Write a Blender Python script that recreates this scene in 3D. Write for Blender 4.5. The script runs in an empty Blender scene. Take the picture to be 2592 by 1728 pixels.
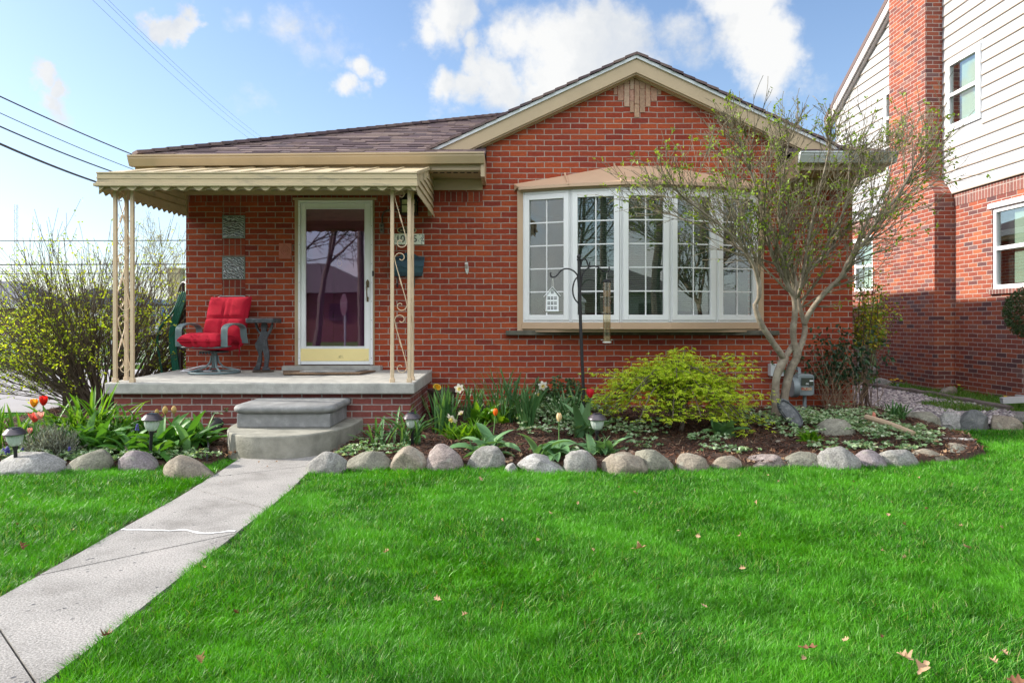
import bpy, bmesh, math, random
import numpy as np
from mathutils import Vector, Matrix, noise
random.seed(7)
rng = np.random.default_rng(7)
scene = bpy.context.scene
COL = scene.collection
R = math.radians
# photograph geometry: level camera 1.12 m above the walk, metres, X right, Y away, Z up
CXP, HZP, FP, CH = 1296.0, 815.0, 1793.0, 1.12
def pt(px, py, Y): return Vector(((px - CXP) / FP * Y, Y, CH - (py - HZP) / FP * Y))
def gy(py, z=0.0): return FP * (CH - z) / (py - HZP)
def PX(px, Y): return (px - CXP) / FP * Y
def PZ(py, Y): return CH - (py - HZP) / FP * Y

# ---------------------------------------------------------------- camera
cam = bpy.data.cameras.new("camera")
cam.sensor_width = 36.0
cam.lens = FP / 2592 * 36.0
cam.shift_y = -49.0 / 2592
cam.clip_end = 800
cam.clip_start = 0.05
cam_o = bpy.data.objects.new("camera", cam)
cam_o.location = (0, 0, CH)
cam_o.rotation_euler = (R(90), 0, 0)
COL.objects.link(cam_o)
scene.camera = cam_o

# ---------------------------------------------------------------- light
SUN_EL, SUN_AZ = 28.0, 10.0          # sun low on the left, a little behind the facade
SKY_STRENGTH, SUN_STRENGTH, EXPOSURE = 0.08, 3.1, 1.47
sun = bpy.data.lights.new("sun", 'SUN')
sun.energy = SUN_STRENGTH
sun.angle = R(1.6)
sun.color = (1.0, 0.93, 0.82)
sun_o = bpy.data.objects.new("sun", sun)
sdir = Vector((-math.cos(R(SUN_EL)) * math.cos(R(SUN_AZ)), math.cos(R(SUN_EL)) * math.sin(R(SUN_AZ)), math.sin(R(SUN_EL))))
sun_o.rotation_euler = (-sdir).to_track_quat('-Z', 'Y').to_euler()
sun_o.location = (-20, 5, 15)
COL.objects.link(sun_o)

scene.view_settings.view_transform = 'Standard'
scene.view_settings.look = 'None'
scene.view_settings.gamma = 1.0
scene.view_settings.exposure = EXPOSURE
scene.cycles.max_bounces = 8
scene.cycles.transparent_max_bounces = 16
scene.cycles.caustics_reflective = False
scene.cycles.caustics_refractive = False
scene.cycles.sample_clamp_indirect = 6.0

# ---------------------------------------------------------------- node helpers
def node(nt, t, ins=None, **attrs):
    n = nt.nodes.new(t)
    for k, v in attrs.items(): setattr(n, k, v)
    for k, v in (ins or {}).items():
        s = n.inputs[k]
        if isinstance(v, bpy.types.NodeSocket): nt.links.new(v, s)
        else:
            if isinstance(v, (tuple, list)) and len(v) == 3 and s.type == 'RGBA': v = (*v, 1.0)
            s.default_value = v
    return n
def math_n(nt, op, a, b=0.0, c=0.0, clamp=False):
    n = nt.nodes.new('ShaderNodeMath'); n.operation = op; n.use_clamp = clamp
    for i, v in enumerate((a, b, c)):
        if isinstance(v, bpy.types.NodeSocket): nt.links.new(v, n.inputs[i])
        else: n.inputs[i].default_value = v
    return n.outputs[0]
def vmath(nt, op, a, b=None, scale=None):
    n = nt.nodes.new('ShaderNodeVectorMath'); n.operation = op
    for i, v in enumerate((a, b)):
        if v is None: continue
        if isinstance(v, bpy.types.NodeSocket): nt.links.new(v, n.inputs[i])
        else: n.inputs[i].default_value = v
    if scale is not None: n.inputs['Scale'].default_value = scale
    return n.outputs['Value'] if op in ('DISTANCE', 'DOT_PRODUCT', 'LENGTH') else n.outputs['Vector']
def mixc(nt, fac, a, b, blend='MIX'):
    n = nt.nodes.new('ShaderNodeMix'); n.data_type = 'RGBA'; n.blend_type = blend; n.clamp_result = False
    for s, v in ((n.inputs[0], fac), (n.inputs[6], a), (n.inputs[7], b)):
        if isinstance(v, bpy.types.NodeSocket): nt.links.new(v, s)
        else:
            if isinstance(v, (tuple, list)) and len(v) == 3: v = (*v, 1.0)
            s.default_value = v
    return n.outputs[2]
def ramp(nt, fac, stops, interp='LINEAR'):
    n = nt.nodes.new('ShaderNodeValToRGB'); cr = n.color_ramp; cr.interpolation = interp
    while len(cr.elements) < len(stops): cr.elements.new(0.5)
    for e, (p, c) in zip(cr.elements, stops):
        e.position = p; e.color = (*c, 1.0) if len(c) == 3 else c
    nt.links.new(fac, n.inputs[0])
    return n.outputs[0]

# ---------------------------------------------------------------- sky: daylight sky with cumulus
world = bpy.data.worlds.new("World")
scene.world = world
world.use_nodes = True
wt = world.node_tree
wt.nodes.clear()
sky = wt.nodes.new('ShaderNodeTexSky')
sky.sky_type = 'NISHITA'
sky.sun_disc = False
sky.sun_elevation = R(SUN_EL)
sky.sun_rotation = R(270 + SUN_AZ)
sky.air_density = 1.0
sky.dust_density = 1.0
sky.ozone_density = 2.0
tc = wt.nodes.new('ShaderNodeTexCoord')
dirv = vmath(wt, 'NORMALIZE', tc.outputs['Generated'])
wn = node(wt, 'ShaderNodeTexNoise', {'Vector': dirv, 'Scale': 7.0, 'Detail': 6.0, 'Roughness': 0.6})
warp = vmath(wt, 'SCALE', vmath(wt, 'SUBTRACT', wn.outputs['Color'], (0.5, 0.5, 0.5)), scale=0.16)
dw = vmath(wt, 'ADD', dirv, warp)
BLOBS = [  # direction as seen in the photograph (px, py), angular radius in px, weight
    (1480, 150, 125, 1.0), (1400, 180, 105, 1.0), (1560, 95, 110, 1.0), (1605, 185, 95, .95), (1490, 70, 85, .95), (1335, 200, 80, .95), (1250, 218, 66, .9), (1170, 222, 56, .85), (1100, 215, 50, .85), (1200, 180, 52, .9), (1560, 10, 70, .7),
    (1870, 60, 100, 1.0), (1920, 130, 84, 1.0), (1845, 0, 90, .95), (1955, 185, 66, .85), (2030, 200, 50, .6), (2100, 190, 46, .5), (1700, 55, 70, .5), (1740, 130, 60, .35),
    (1130, 30, 95, 1.0), (1190, 60, 62, .95), (1065, 55, 58, .8), (1290, 30, 50, .4),
    (895, 185, 50, .95), (950, 200, 46, .95), (865, 275, 46, .9), (915, 275, 44, .8), (1015, 188, 26, .8),
    (410, 40, 46, 1.15), (470, 52, 44, 1.15), (506, 62, 24, .95), (100, 192, 44, 1.15), (165, 240, 34, .95), (140, 285, 44, .8), (600, 45, 50, .45), (740, 60, 90, .5), (800, 110, 80, .4), (640, 260, 70, .3), (880, 110, 100, .3),
]
acc = None
for (bx, by, br, bw) in BLOBS:
    d = Vector((bx - CXP, FP, HZP - by)); L = d.length; d.normalize()
    dist = vmath(wt, 'DISTANCE', dw, tuple(d))
    mr = node(wt, 'ShaderNodeMapRange', {'Value': dist, 'From Min': 0.0, 'From Max': br / L * 1.62, 'To Min': bw, 'To Max': 0.0})
    acc = mr.outputs[0] if acc is None else math_n(wt, 'MAXIMUM', acc, mr.outputs[0])
# cloud cover added behind the camera as facade fill (seen in the window reflections)
far_n = node(wt, 'ShaderNodeTexNoise', {'Vector': dirv, 'Scale': 2.2, 'Detail': 5.0, 'Roughness': 0.55})
sep = node(wt, 'ShaderNodeSeparateXYZ', {'Vector': dirv})
behind = node(wt, 'ShaderNodeMapRange', {'Value': sep.outputs['Y'], 'From Min': 0.15, 'From Max': -0.25, 'To Min': 0.0, 'To Max': 1.0})
far = math_n(wt, 'MULTIPLY', node(wt, 'ShaderNodeMapRange', {'Value': far_n.outputs[0], 'From Min': 0.34, 'From Max': 0.66, 'To Min': 0.36, 'To Max': 0.62}).outputs[0], behind.outputs[0])
acc = math_n(wt, 'MAXIMUM', acc, far)
cn = node(wt, 'ShaderNodeTexNoise', {'Vector': dirv, 'Scale': 16.0, 'Detail': 8.0, 'Roughness': 0.62})
cval = math_n(wt, 'ADD', acc, math_n(wt, 'MULTIPLY', math_n(wt, 'SUBTRACT', cn.outputs[0], 0.5), 0.85))
cfac = node(wt, 'ShaderNodeMapRange', {'Value': cval, 'From Min': 0.18, 'From Max': 0.66, 'To Min': 0.0, 'To Max': 0.97}, interpolation_type='SMOOTHSTEP')
shade_n = node(wt, 'ShaderNodeTexNoise', {'Vector': dw, 'Scale': 6.0, 'Detail': 5.0, 'Roughness': 0.55})
ccol = ramp(wt, shade_n.outputs[0], [(0.32, (0.28, 0.305, 0.345)), (0.45, (0.355, 0.365, 0.375)), (0.58, (0.42, 0.42, 0.415))])
# rear clouds boosted well beyond the rest, added as fill for the shaded facade
CLOUD_FILL = 3.3
fill_gain = node(wt, 'ShaderNodeMapRange', {'Value': sep.outputs['Y'], 'From Min': 0.15, 'From Max': -0.35, 'To Min': 1.0, 'To Max': CLOUD_FILL})
# ... the added fill fades out low down, keeping window reflections muted
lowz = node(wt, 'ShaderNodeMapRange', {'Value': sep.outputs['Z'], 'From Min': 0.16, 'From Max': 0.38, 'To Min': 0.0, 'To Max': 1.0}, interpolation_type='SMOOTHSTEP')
backm = math_n(wt, 'ADD', math_n(wt, 'MULTIPLY', math_n(wt, 'SUBTRACT', fill_gain.outputs[0], 1.0), lowz.outputs[0]), 0.85)
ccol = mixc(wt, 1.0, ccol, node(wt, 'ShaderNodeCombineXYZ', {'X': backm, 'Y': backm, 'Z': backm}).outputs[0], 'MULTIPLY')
skyc = vmath(wt, 'SCALE', sky.outputs[0], scale=SKY_STRENGTH)
hz = node(wt, 'ShaderNodeMapRange', {'Value': sep.outputs['Z'], 'From Min': 0.0, 'From Max': 0.42, 'To Min': 1.0, 'To Max': 0.0})
skyc = mixc(wt, 1.0, skyc, (0.96, 1.0, 1.06), 'MULTIPLY')
skyc = mixc(wt, math_n(wt, 'ADD', math_n(wt, 'MULTIPLY', hz.outputs[0], 0.30), 0.02), skyc, (0.235, 0.29, 0.325))
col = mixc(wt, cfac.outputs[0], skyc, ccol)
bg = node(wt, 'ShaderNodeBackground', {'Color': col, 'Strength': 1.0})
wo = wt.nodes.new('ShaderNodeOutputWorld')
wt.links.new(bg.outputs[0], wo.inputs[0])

# ---------------------------------------------------------------- materials
def new_mat(name):
    m = bpy.data.materials.new(name); m.use_nodes = True
    nt = m.node_tree; nt.nodes.clear()
    out = nt.nodes.new('ShaderNodeOutputMaterial')
    return m, nt, out
def sc(c, k): return tuple(min(1.0, x * k) for x in c)
def pm(name, col, rough=0.6, metal=0.0, var=0.15, vs=8.0, bump=0.0, bs=60.0, spec=0.5, col2=None, c2s=3.0, c2lo=0.5, c2hi=0.65, stretch=None, coat=0.0):
    m, nt, out = new_mat(name)
    geo = nt.nodes.new('ShaderNodeNewGeometry')
    pos = geo.outputs['Position']
    if stretch: pos = vmath(nt, 'MULTIPLY', pos, stretch)
    n1 = node(nt, 'ShaderNodeTexNoise', {'Vector': pos, 'Scale': vs, 'Detail': 5.0, 'Roughness': 0.6})
    c = ramp(nt, n1.outputs[0], [(0.3, sc(col, 1 - var)), (0.7, sc(col, 1 + var))])
    if col2:
        n2 = node(nt, 'ShaderNodeTexNoise', {'Vector': pos, 'Scale': c2s, 'Detail': 6.0, 'Roughness': 0.65})
        f = node(nt, 'ShaderNodeMapRange', {'Value': n2.outputs[0], 'From Min': c2lo, 'From Max': c2hi})
        c = mixc(nt, f.outputs[0], c, col2)
    b = node(nt, 'ShaderNodeBsdfPrincipled', {'Base Color': c, 'Roughness': rough, 'Metallic': metal, 'Specular IOR Level': spec, 'Coat Weight': coat})
    if bump > 0:
        n3 = node(nt, 'ShaderNodeTexNoise', {'Vector': pos, 'Scale': bs, 'Detail': 4.0, 'Roughness': 0.6})
        bp = node(nt, 'ShaderNodeBump', {'Height': n3.outputs[0], 'Strength': bump, 'Distance': 0.01})
        nt.links.new(bp.outputs[0], b.inputs['Normal'])
    nt.links.new(b.outputs[0], out.inputs[0])
    return m
def leaf_mat(name, stops, rough=0.45, trans=0.35, spec=0.4, tint=(1.25, 1.15, 0.55), patch=0.0, ps=1.2, patch_col=None, patch2=0.0, ps2=3.0, patch2_col=None):
    m, nt, out = new_mat(name)
    geo = nt.nodes.new('ShaderNodeNewGeometry')
    c = ramp(nt, geo.outputs['Random Per Island'], stops)
    if patch > 0:
        n2 = node(nt, 'ShaderNodeTexNoise', {'Vector': geo.outputs['Position'], 'Scale': ps, 'Detail': 4.0, 'Roughness': 0.6})
        f = node(nt, 'ShaderNodeMapRange', {'Value': n2.outputs[0], 'From Min': 0.42, 'From Max': 0.62, 'To Max': patch})
        c = mixc(nt, f.outputs[0], c, patch_col)
    if patch2 > 0:
        n3 = node(nt, 'ShaderNodeTexNoise', {'Vector': vmath(nt, 'ADD', geo.outputs['Position'], (7.0, 3.0, 0.0)), 'Scale': ps2, 'Detail': 5.0, 'Roughness': 0.7})
        f3 = node(nt, 'ShaderNodeMapRange', {'Value': n3.outputs[0], 'From Min': 0.48, 'From Max': 0.62, 'To Max': patch2})
        c = mixc(nt, f3.outputs[0], c, patch2_col)
    b = node(nt, 'ShaderNodeBsdfPrincipled', {'Base Color': c, 'Roughness': rough, 'Specular IOR Level': spec})
    tcol = mixc(nt, 1.0, c, tint, 'MULTIPLY')
    t = node(nt, 'ShaderNodeBsdfTranslucent', {'Color': tcol})
    mx = node(nt, 'ShaderNodeMixShader', {0: trans, 1: b.outputs[0], 2: t.outputs[0]})
    nt.links.new(mx.outputs[0], out.inputs[0])
    return m
def brick_mat(name, w, h, ms, stops, mortar, vertical=False, off=(0.0, 0.0), bump=0.6, rough=0.85, grime=None):
    m, nt, out = new_mat(name)
    geo = nt.nodes.new('ShaderNodeNewGeometry')
    s = node(nt, 'ShaderNodeSeparateXYZ', {'Vector': geo.outputs['Position']})
    u = math_n(nt, 'ADD', math_n(nt, 'ADD', s.outputs[0], s.outputs[1]), off[0] + 50.0)
    v = math_n(nt, 'ADD', s.outputs[2], off[1] + 20.0)
    # hand-laid: courses and joints waver by a couple of millimetres
    wob = node(nt, 'ShaderNodeTexNoise', {'Vector': geo.outputs['Position'], 'Scale': 5.0, 'Detail': 2.0})
    wv = math_n(nt, 'MULTIPLY', math_n(nt, 'SUBTRACT', wob.outputs[0], 0.5), 0.012)
    v = math_n(nt, 'ADD', v, wv); u = math_n(nt, 'ADD', u, wv)
    cmb = node(nt, 'ShaderNodeCombineXYZ', {'X': v, 'Y': u} if vertical else {'X': u, 'Y': v})
    bt = node(nt, 'ShaderNodeTexBrick', {'Vector': cmb.outputs[0], 'Color1': (0, 0, 0), 'Color2': (1, 1, 1), 'Mortar': (0.5, 0.5, 0.5), 'Scale': 1.0,
              'Mortar Size': ms, 'Mortar Smooth': 0.15, 'Bias': 0.0, 'Brick Width': w, 'Row Height': h}, offset=0.0 if vertical else 0.5, squash=1.0)
    c = ramp(nt, bt.outputs['Color'], stops)
    pos2 = vmath(nt, 'MULTIPLY', geo.outputs['Position'], (1.0, 1.0, 2.2))
    n1 = node(nt, 'ShaderNodeTexNoise', {'Vector': pos2, 'Scale': 38.0, 'Detail': 5.0, 'Roughness': 0.65})
    k = node(nt, 'ShaderNodeMapRange', {'Value': n1.outputs[0], 'From Min': 0.25, 'From Max': 0.75, 'To Min': 0.72, 'To Max': 1.28})
    kk = node(nt, 'ShaderNodeCombineXYZ', {'X': k.outputs[0], 'Y': k.outputs[0], 'Z': k.outputs[0]})
    c = mixc(nt, 1.0, c, kk.outputs[0], 'MULTIPLY')
    n4 = node(nt, 'ShaderNodeTexNoise', {'Vector': geo.outputs['Position'], 'Scale': 22.0, 'Detail': 4.0})
    mcol = ramp(nt, n4.outputs[0], [(0.3, sc(mortar, 0.72)), (0.7, sc(mortar, 1.15))])
    c = mixc(nt, bt.outputs['Fac'], c, mcol)
    if grime:
        n5 = node(nt, 'ShaderNodeTexNoise', {'Vector': geo.outputs['Position'], 'Scale': 1.6, 'Detail': 6.0, 'Roughness': 0.7})
        f = node(nt, 'ShaderNodeMapRange', {'Value': n5.outputs[0], 'From Min': 0.52, 'From Max': 0.75, 'To Max': 0.4})
        c = mixc(nt, f.outputs[0], c, grime)
    b = node(nt, 'ShaderNodeBsdfPrincipled', {'Base Color': c, 'Roughness': rough, 'Specular IOR Level': 0.25})
    hgt = math_n(nt, 'ADD', math_n(nt, 'MULTIPLY', math_n(nt, 'SUBTRACT', 1.0, bt.outputs['Fac']), 0.8), math_n(nt, 'MULTIPLY', n1.outputs[0], 0.45))
    bp = node(nt, 'ShaderNodeBump', {'Height': hgt, 'Strength': bump, 'Distance': 0.008})
    nt.links.new(bp.outputs[0], b.inputs['Normal'])
    nt.links.new(b.outputs[0], out.inputs[0])
    return m
def glass_mat(name, tint=(0.9, 0.95, 0.93), base=0.05, k=1.0, rough=0.0, ripple=0.0, rs=3.0, rcol=(1, 1, 1)):
    m, nt, out = new_mat(name)
    ge = nt.nodes.new('ShaderNodeNewGeometry')
    cs = math_n(nt, 'ABSOLUTE', vmath(nt, 'DOT_PRODUCT', ge.outputs['Normal'], ge.outputs['Incoming']))
    fr = math_n(nt, 'ADD', math_n(nt, 'MULTIPLY', math_n(nt, 'POWER', math_n(nt, 'SUBTRACT', 1.0, cs, clamp=True), 5.0), 0.96), 0.04)
    f = math_n(nt, 'ADD', math_n(nt, 'MULTIPLY', fr, k), base, clamp=True)
    g = node(nt, 'ShaderNodeBsdfGlossy', {'Color': rcol, 'Roughness': rough})
    if ripple > 0:
        geo = nt.nodes.new('ShaderNodeNewGeometry')
        n3 = node(nt, 'ShaderNodeTexNoise', {'Vector': geo.outputs['Position'], 'Scale': rs, 'Detail': 2.0})
        bp = node(nt, 'ShaderNodeBump', {'Height': n3.outputs[0], 'Strength': ripple, 'Distance': 0.02})
        nt.links.new(bp.outputs[0], g.inputs['Normal'])
    t = node(nt, 'ShaderNodeBsdfTransparent', {'Color': tint})
    mx = node(nt, 'ShaderNodeMixShader', {0: f, 1: t.outputs[0], 2: g.outputs[0]})
    nt.links.new(mx.outputs[0], out.inputs[0])
    return m

# ---------------------------------------------------------------- mesh helpers
ORG = {}
class G:
    def __init__(s): s.v = []; s.f = []
    def add(s, vs, fs):
        o = len(s.v); s.v += [tuple(v) for v in vs]; s.f += [[i + o for i in f] for f in fs]; return s
    def box(s, x0, x1, y0, y1, z0, z1):
        return s.add([(x, y, z) for z in (z0, z1) for y in (y0, y1) for x in (x0, x1)],
                     [(0, 2, 3, 1), (4, 5, 7, 6), (0, 1, 5, 4), (2, 6, 7, 3), (0, 4, 6, 2), (1, 3, 7, 5)])
    def obox(s, c, ax, ay, az):
        c, ax, ay, az = Vector(c), Vector(ax), Vector(ay), Vector(az)
        return s.add([c + ax * i + ay * j + az * k for k in (-1, 1) for j in (-1, 1) for i in (-1, 1)],
                     [(0, 2, 3, 1), (4, 5, 7, 6), (0, 1, 5, 4), (2, 6, 7, 3), (0, 4, 6, 2), (1, 3, 7, 5)])
    def bar(s, a, b, w, h, up=(0, 0, 1)):
        a, b = Vector(a), Vector(b); d = (b - a); t = d.normalized(); up = Vector(up)
        sd = t.cross(up)
        if sd.length < 1e-4: sd = t.cross(Vector((0, 1, 0)))
        sd.normalize(); u = sd.cross(t).normalized()
        return s.obox((a + b) / 2, d / 2, sd * w / 2, u * h / 2)
    def ext(s, poly, d):
        d = Vector(d); n = len(poly); p = [Vector(q) for q in poly]
        return s.add(p + [q + d for q in p], [list(range(n))[::-1], list(range(n, 2 * n))] + [[i, (i + 1) % n, n + (i + 1) % n, n + i] for i in range(n)])
    def tube(s, pts, r, n=6, cap=True, closed=False):
        pts = [Vector(p) for p in pts]; m = len(pts)
        rr = list(r) if hasattr(r, '__len__') else [r] * m
        vs = []; prev = None
        for i in range(m):
            if closed: t = pts[(i + 1) % m] - pts[i - 1]
            else: t = pts[min(i + 1, m - 1)] - pts[max(i - 1, 0)]
            if t.length < 1e-9: t = Vector((0, 0, 1))
            t.normalize()
            if prev is None:
                a = Vector((0, 0, 1)) if abs(t.z) < 0.9 else Vector((1, 0, 0))
                u = (a - t * a.dot(t)).normalized()
            else:
                u = prev - t * prev.dot(t)
                u = u.normalized() if u.length > 1e-6 else t.orthogonal().normalized()
            prev = u; w = t.cross(u)
            for k in range(n):
                an = 2 * math.pi * k / n
                vs.append(pts[i] + (u * math.cos(an) + w * math.sin(an)) * rr[i])
        fs = []
        for i in range(m if closed else m - 1):
            j = (i + 1) % m
            for k in range(n):
                fs.append((i * n + k, i * n + (k + 1) % n, j * n + (k + 1) % n, j * n + k))
        if cap and not closed:
            fs.append(list(range(n))[::-1]); fs.append(list(range((m - 1) * n, m * n)))
        return s.add(vs, fs)
    def lathe(s, prof, c=(0, 0, 0), n=24, rib=0.0, nr=0):
        c = Vector(c); vs = []; fs = []
        for (r, z) in prof:
            for k in range(n):
                an = 2 * math.pi * k / n
                q = r * (1 + rib * math.cos(nr * an)) if nr else r
                vs.append(c + Vector((q * math.cos(an), q * math.sin(an), z)))
        for i in range(len(prof) - 1):
            for k in range(n):
                fs.append((i * n + k, i * n + (k + 1) % n, (i + 1) * n + (k + 1) % n, (i + 1) * n + k))
        fs.append(list(range(n))[::-1]); fs.append(list(range((len(prof) - 1) * n, len(prof) * n)))
        return s.add(vs, fs)
    def ico(s, c, rad, sub=3, fn=None):
        bm = bmesh.new(); bmesh.ops.create_icosphere(bm, subdivisions=sub, radius=1.0)
        vs = []
        for v in bm.verts:
            d = v.co.copy()
            q = fn(d) if fn else d
            vs.append(Vector(c) + Vector((q.x * rad[0], q.y * rad[1], q.z * rad[2])))
        fs = [[v.index for v in f.verts] for f in bm.faces]
        bm.free(); return s.add(vs, fs)
def props(o, label=None, cat=None, group=None, kind=None):
    if label: o['label'] = label
    if cat: o['category'] = cat
    if group: o['group'] = group
    if kind: o['kind'] = kind
    return o
def build(g, name, mat, parent=None, loc=None, label=None, cat=None, group=None, kind=None, smooth=None, bevel=0.0, fix=True, seg=2):
    org = ORG.get(parent.name, Vector()) if parent else Vector(loc if loc is not None else (0, 0, 0))
    me = bpy.data.meshes.new(name)
    me.from_pydata([(x - org.x, y - org.y, z - org.z) for (x, y, z) in g.v], [], g.f)
    if fix and len(g.f) < 30000:
        bm = bmesh.new(); bm.from_mesh(me); bmesh.ops.recalc_face_normals(bm, faces=bm.faces); bm.to_mesh(me); bm.free()
    me.materials.append(mat)
    if smooth is not None:
        me.polygons.foreach_set('use_smooth', [True] * len(me.polygons))
        if smooth < 180: me.set_sharp_from_angle(angle=R(smooth))
    me.update()
    o = bpy.data.objects.new(name, me); COL.objects.link(o)
    if parent: o.parent = parent
    else: o.location = org
    ORG[o.name] = org
    if bevel > 0:
        b = o.modifiers.new('bevel', 'BEVEL'); b.width = bevel; b.segments = seg; b.limit_method = 'ANGLE'; b.angle_limit = R(35)
    return props(o, label, cat, group, kind)
def build_each(g, name, mat, parent, **kw):
    """every separate piece of g becomes a part of its own"""
    par = list(range(len(g.v)))
    def find(a):
        while par[a] != a: par[a] = par[par[a]]; a = par[a]
        return a
    for f in g.f:
        r = find(f[0])
        for i in f[1:]: par[find(i)] = r
    comp = {}
    for f in g.f: comp.setdefault(find(f[0]), []).append(f)
    out_ = []
    for fs in comp.values():
        ids = sorted({i for f in fs for i in f}); mp_ = {i: k for k, i in enumerate(ids)}
        q = G(); q.v = [g.v[i] for i in ids]; q.f = [[mp_[i] for i in f] for f in fs]
        out_.append(build(q, name, mat, parent, **kw))
    return out_
def thing(name, label, cat, loc=(0, 0, 0), group=None):
    o = bpy.data.objects.new(name, None); COL.objects.link(o)
    o.empty_display_size = 0.1
    o.location = loc; ORG[o.name] = Vector(loc)
    return props(o, label, cat, group)
def dup(o, loc=None, rotz=None, label=None, scale=None, parent=None):
    c = o.copy(); COL.objects.link(c); ORG[c.name] = Vector(loc) if loc is not None else Vector()
    if parent: c.parent = parent
    if loc is not None: c.location = loc
    if rotz is not None: c.rotation_euler = (c.rotation_euler[0], c.rotation_euler[1], rotz)
    if scale is not None: c.scale = (scale,) * 3
    if label: c['label'] = label
    for ch in list(o.children): dup(ch, parent=c)
    return c
def np_mesh(name, V, quads=None, tris=None, mat=None, smooth=False):
    me = bpy.data.meshes.new(name)
    nq = 0 if quads is None else len(quads); ntr = 0 if tris is None else len(tris)
    me.vertices.add(len(V)); me.vertices.foreach_set('co', np.ascontiguousarray(V, dtype=np.float32).ravel())
    parts = []
    if nq: parts.append(np.ascontiguousarray(quads).ravel())
    if ntr: parts.append(np.ascontiguousarray(tris).ravel())
    loops = np.concatenate(parts).astype(np.int32)
    tot = np.concatenate([np.full(nq, 4, np.int32), np.full(ntr, 3, np.int32)])
    st = np.concatenate([[0], np.cumsum(tot)[:-1]]).astype(np.int32)
    me.loops.add(len(loops)); me.loops.foreach_set('vertex_index', loops)
    me.polygons.add(nq + ntr); me.polygons.foreach_set('loop_start', st)
    try: me.polygons.foreach_set('loop_total', tot)
    except Exception: pass
    if smooth: me.polygons.foreach_set('use_smooth', np.ones(nq + ntr, bool))
    me.update(calc_edges=True); me.validate()
    if mat: me.materials.append(mat)
    return me
def np_obj(name, me, parent=None, label=None, cat=None, group=None, kind=None):
    o = bpy.data.objects.new(name, me); COL.objects.link(o)
    if parent:
        o.parent = parent; o.location = -ORG.get(parent.name, Vector())
    return props(o, label, cat, group, kind)
def unit(a): return a / np.maximum(np.linalg.norm(a, axis=1, keepdims=True), 1e-9)
def leaf_cloud(P, D, L, W, fold=0.25, droop=0.2):
    """one folded leaf (two halves) at each point P along direction D; returns V, tris"""
    n = len(P); D = unit(D)
    rnd = rng.normal(size=(n, 3)); S = unit(np.cross(D, rnd)); N = np.cross(S, D)
    L = np.broadcast_to(np.asarray(L, float), (n,))[:, None]; W = np.broadcast_to(np.asarray(W, float), (n,))[:, None]
    mid = P + D * L * 0.5
    down = np.array([0, 0, -1.0])
    tip = P + D * L + down * L * droop
    a = mid + S * W * 0.5 + N * W * fold; b = mid - S * W * 0.5 + N * W * fold
    V = np.stack([P, a, tip, b], 1).reshape(-1, 3)
    i = np.arange(n)[:, None] * 4
    T = np.concatenate([i + np.array([[0, 1, 2]]), i + np.array([[0, 2, 3]])], 0)
    return V, T
def in_poly(x, y, poly):
    r = np.zeros(len(x), bool); j = len(poly) - 1
    for i in range(len(poly)):
        xi, yi = poly[i]; xj, yj = poly[j]
        c = ((yi > y) != (yj > y)) & (x < (xj - xi) * (y - yi) / (yj - yi + 1e-12) + xi)
        r ^= c; j = i
    return r
def text_obj(s, size, cen, mat, name, parent=None, depth=0.002, width=None):
    cu = bpy.data.curves.new(name, 'FONT'); cu.body = s; cu.size = size; cu.extrude = depth
    cu.align_x = 'CENTER'; cu.align_y = 'CENTER'
    o = bpy.data.objects.new(name, cu); COL.objects.link(o)
    dg = bpy.context.evaluated_depsgraph_get(); dg.update()
    me = bpy.data.meshes.new_from_object(o.evaluated_get(dg))
    bpy.data.objects.remove(o)
    me.materials.clear(); me.materials.append(mat)
    org = ORG.get(parent.name, Vector()) if parent else Vector()
    for v in me.vertices:
        x, y, z = v.co
        v.co = Vector((cen[0] + x, cen[1] - z, cen[2] + y)) - org
    me.update()
    o = bpy.data.objects.new(name, me); COL.objects.link(o)
    if parent: o.parent = parent
    return o
# ================================================================ materials of the place
M_BRICK = brick_mat("house_brick", 0.2035, 0.0648, 0.0052, [(0.0, (0.20, 0.031, 0.019)), (0.2, (0.25, 0.039, 0.019)), (0.55, (0.30, 0.051, 0.020)), (0.88, (0.345, 0.067, 0.023)), (1.0, (0.23, 0.038, 0.021))], (0.36, 0.30, 0.26), off=(0.03, 0.012), grime=(0.15, 0.05, 0.038))
M_SOLDIER = brick_mat("soldier_brick", 0.125, 0.0665, 0.0045, [(0.0, (0.17, 0.03, 0.02)), (0.5, (0.25, 0.044, 0.022)), (1.0, (0.32, 0.066, 0.028))], (0.26, 0.21, 0.17), vertical=True, off=(0.01, 0.103))
M_PORCHBRICK = brick_mat("porch_brick", 0.194, 0.0632, 0.006, [(0.0, (0.15, 0.045, 0.04)), (0.5, (0.19, 0.055, 0.048)), (1.0, (0.24, 0.07, 0.055))], (0.34, 0.30, 0.28), off=(0.07, 0.03), grime=(0.22, 0.17, 0.15))
M_NBRICK = brick_mat("neighbour_brick", 0.21, 0.0672, 0.0055, [(0.0, (0.10, 0.05, 0.052)), (0.14, (0.17, 0.055, 0.045)), (0.4, (0.25, 0.062, 0.036)), (0.6, (0.30, 0.08, 0.042)), (0.75, (0.21, 0.055, 0.04)), (0.9, (0.35, 0.11, 0.052)), (1.0, (0.15, 0.085, 0.085))], (0.40, 0.34, 0.30), off=(0.05, 0.02))
M_NSOLDIER = brick_mat("neighbour_soldier_brick", 0.30, 0.0672, 0.0055, [(0.0, (0.13, 0.06, 0.055)), (1.0, (0.25, 0.10, 0.08))], (0.42, 0.37, 0.33), vertical=True)
M_TAN = pm("tan_aluminium", (0.44, 0.34, 0.215), rough=0.42, var=0.06, vs=3.0, bump=0.03, bs=14)
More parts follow.
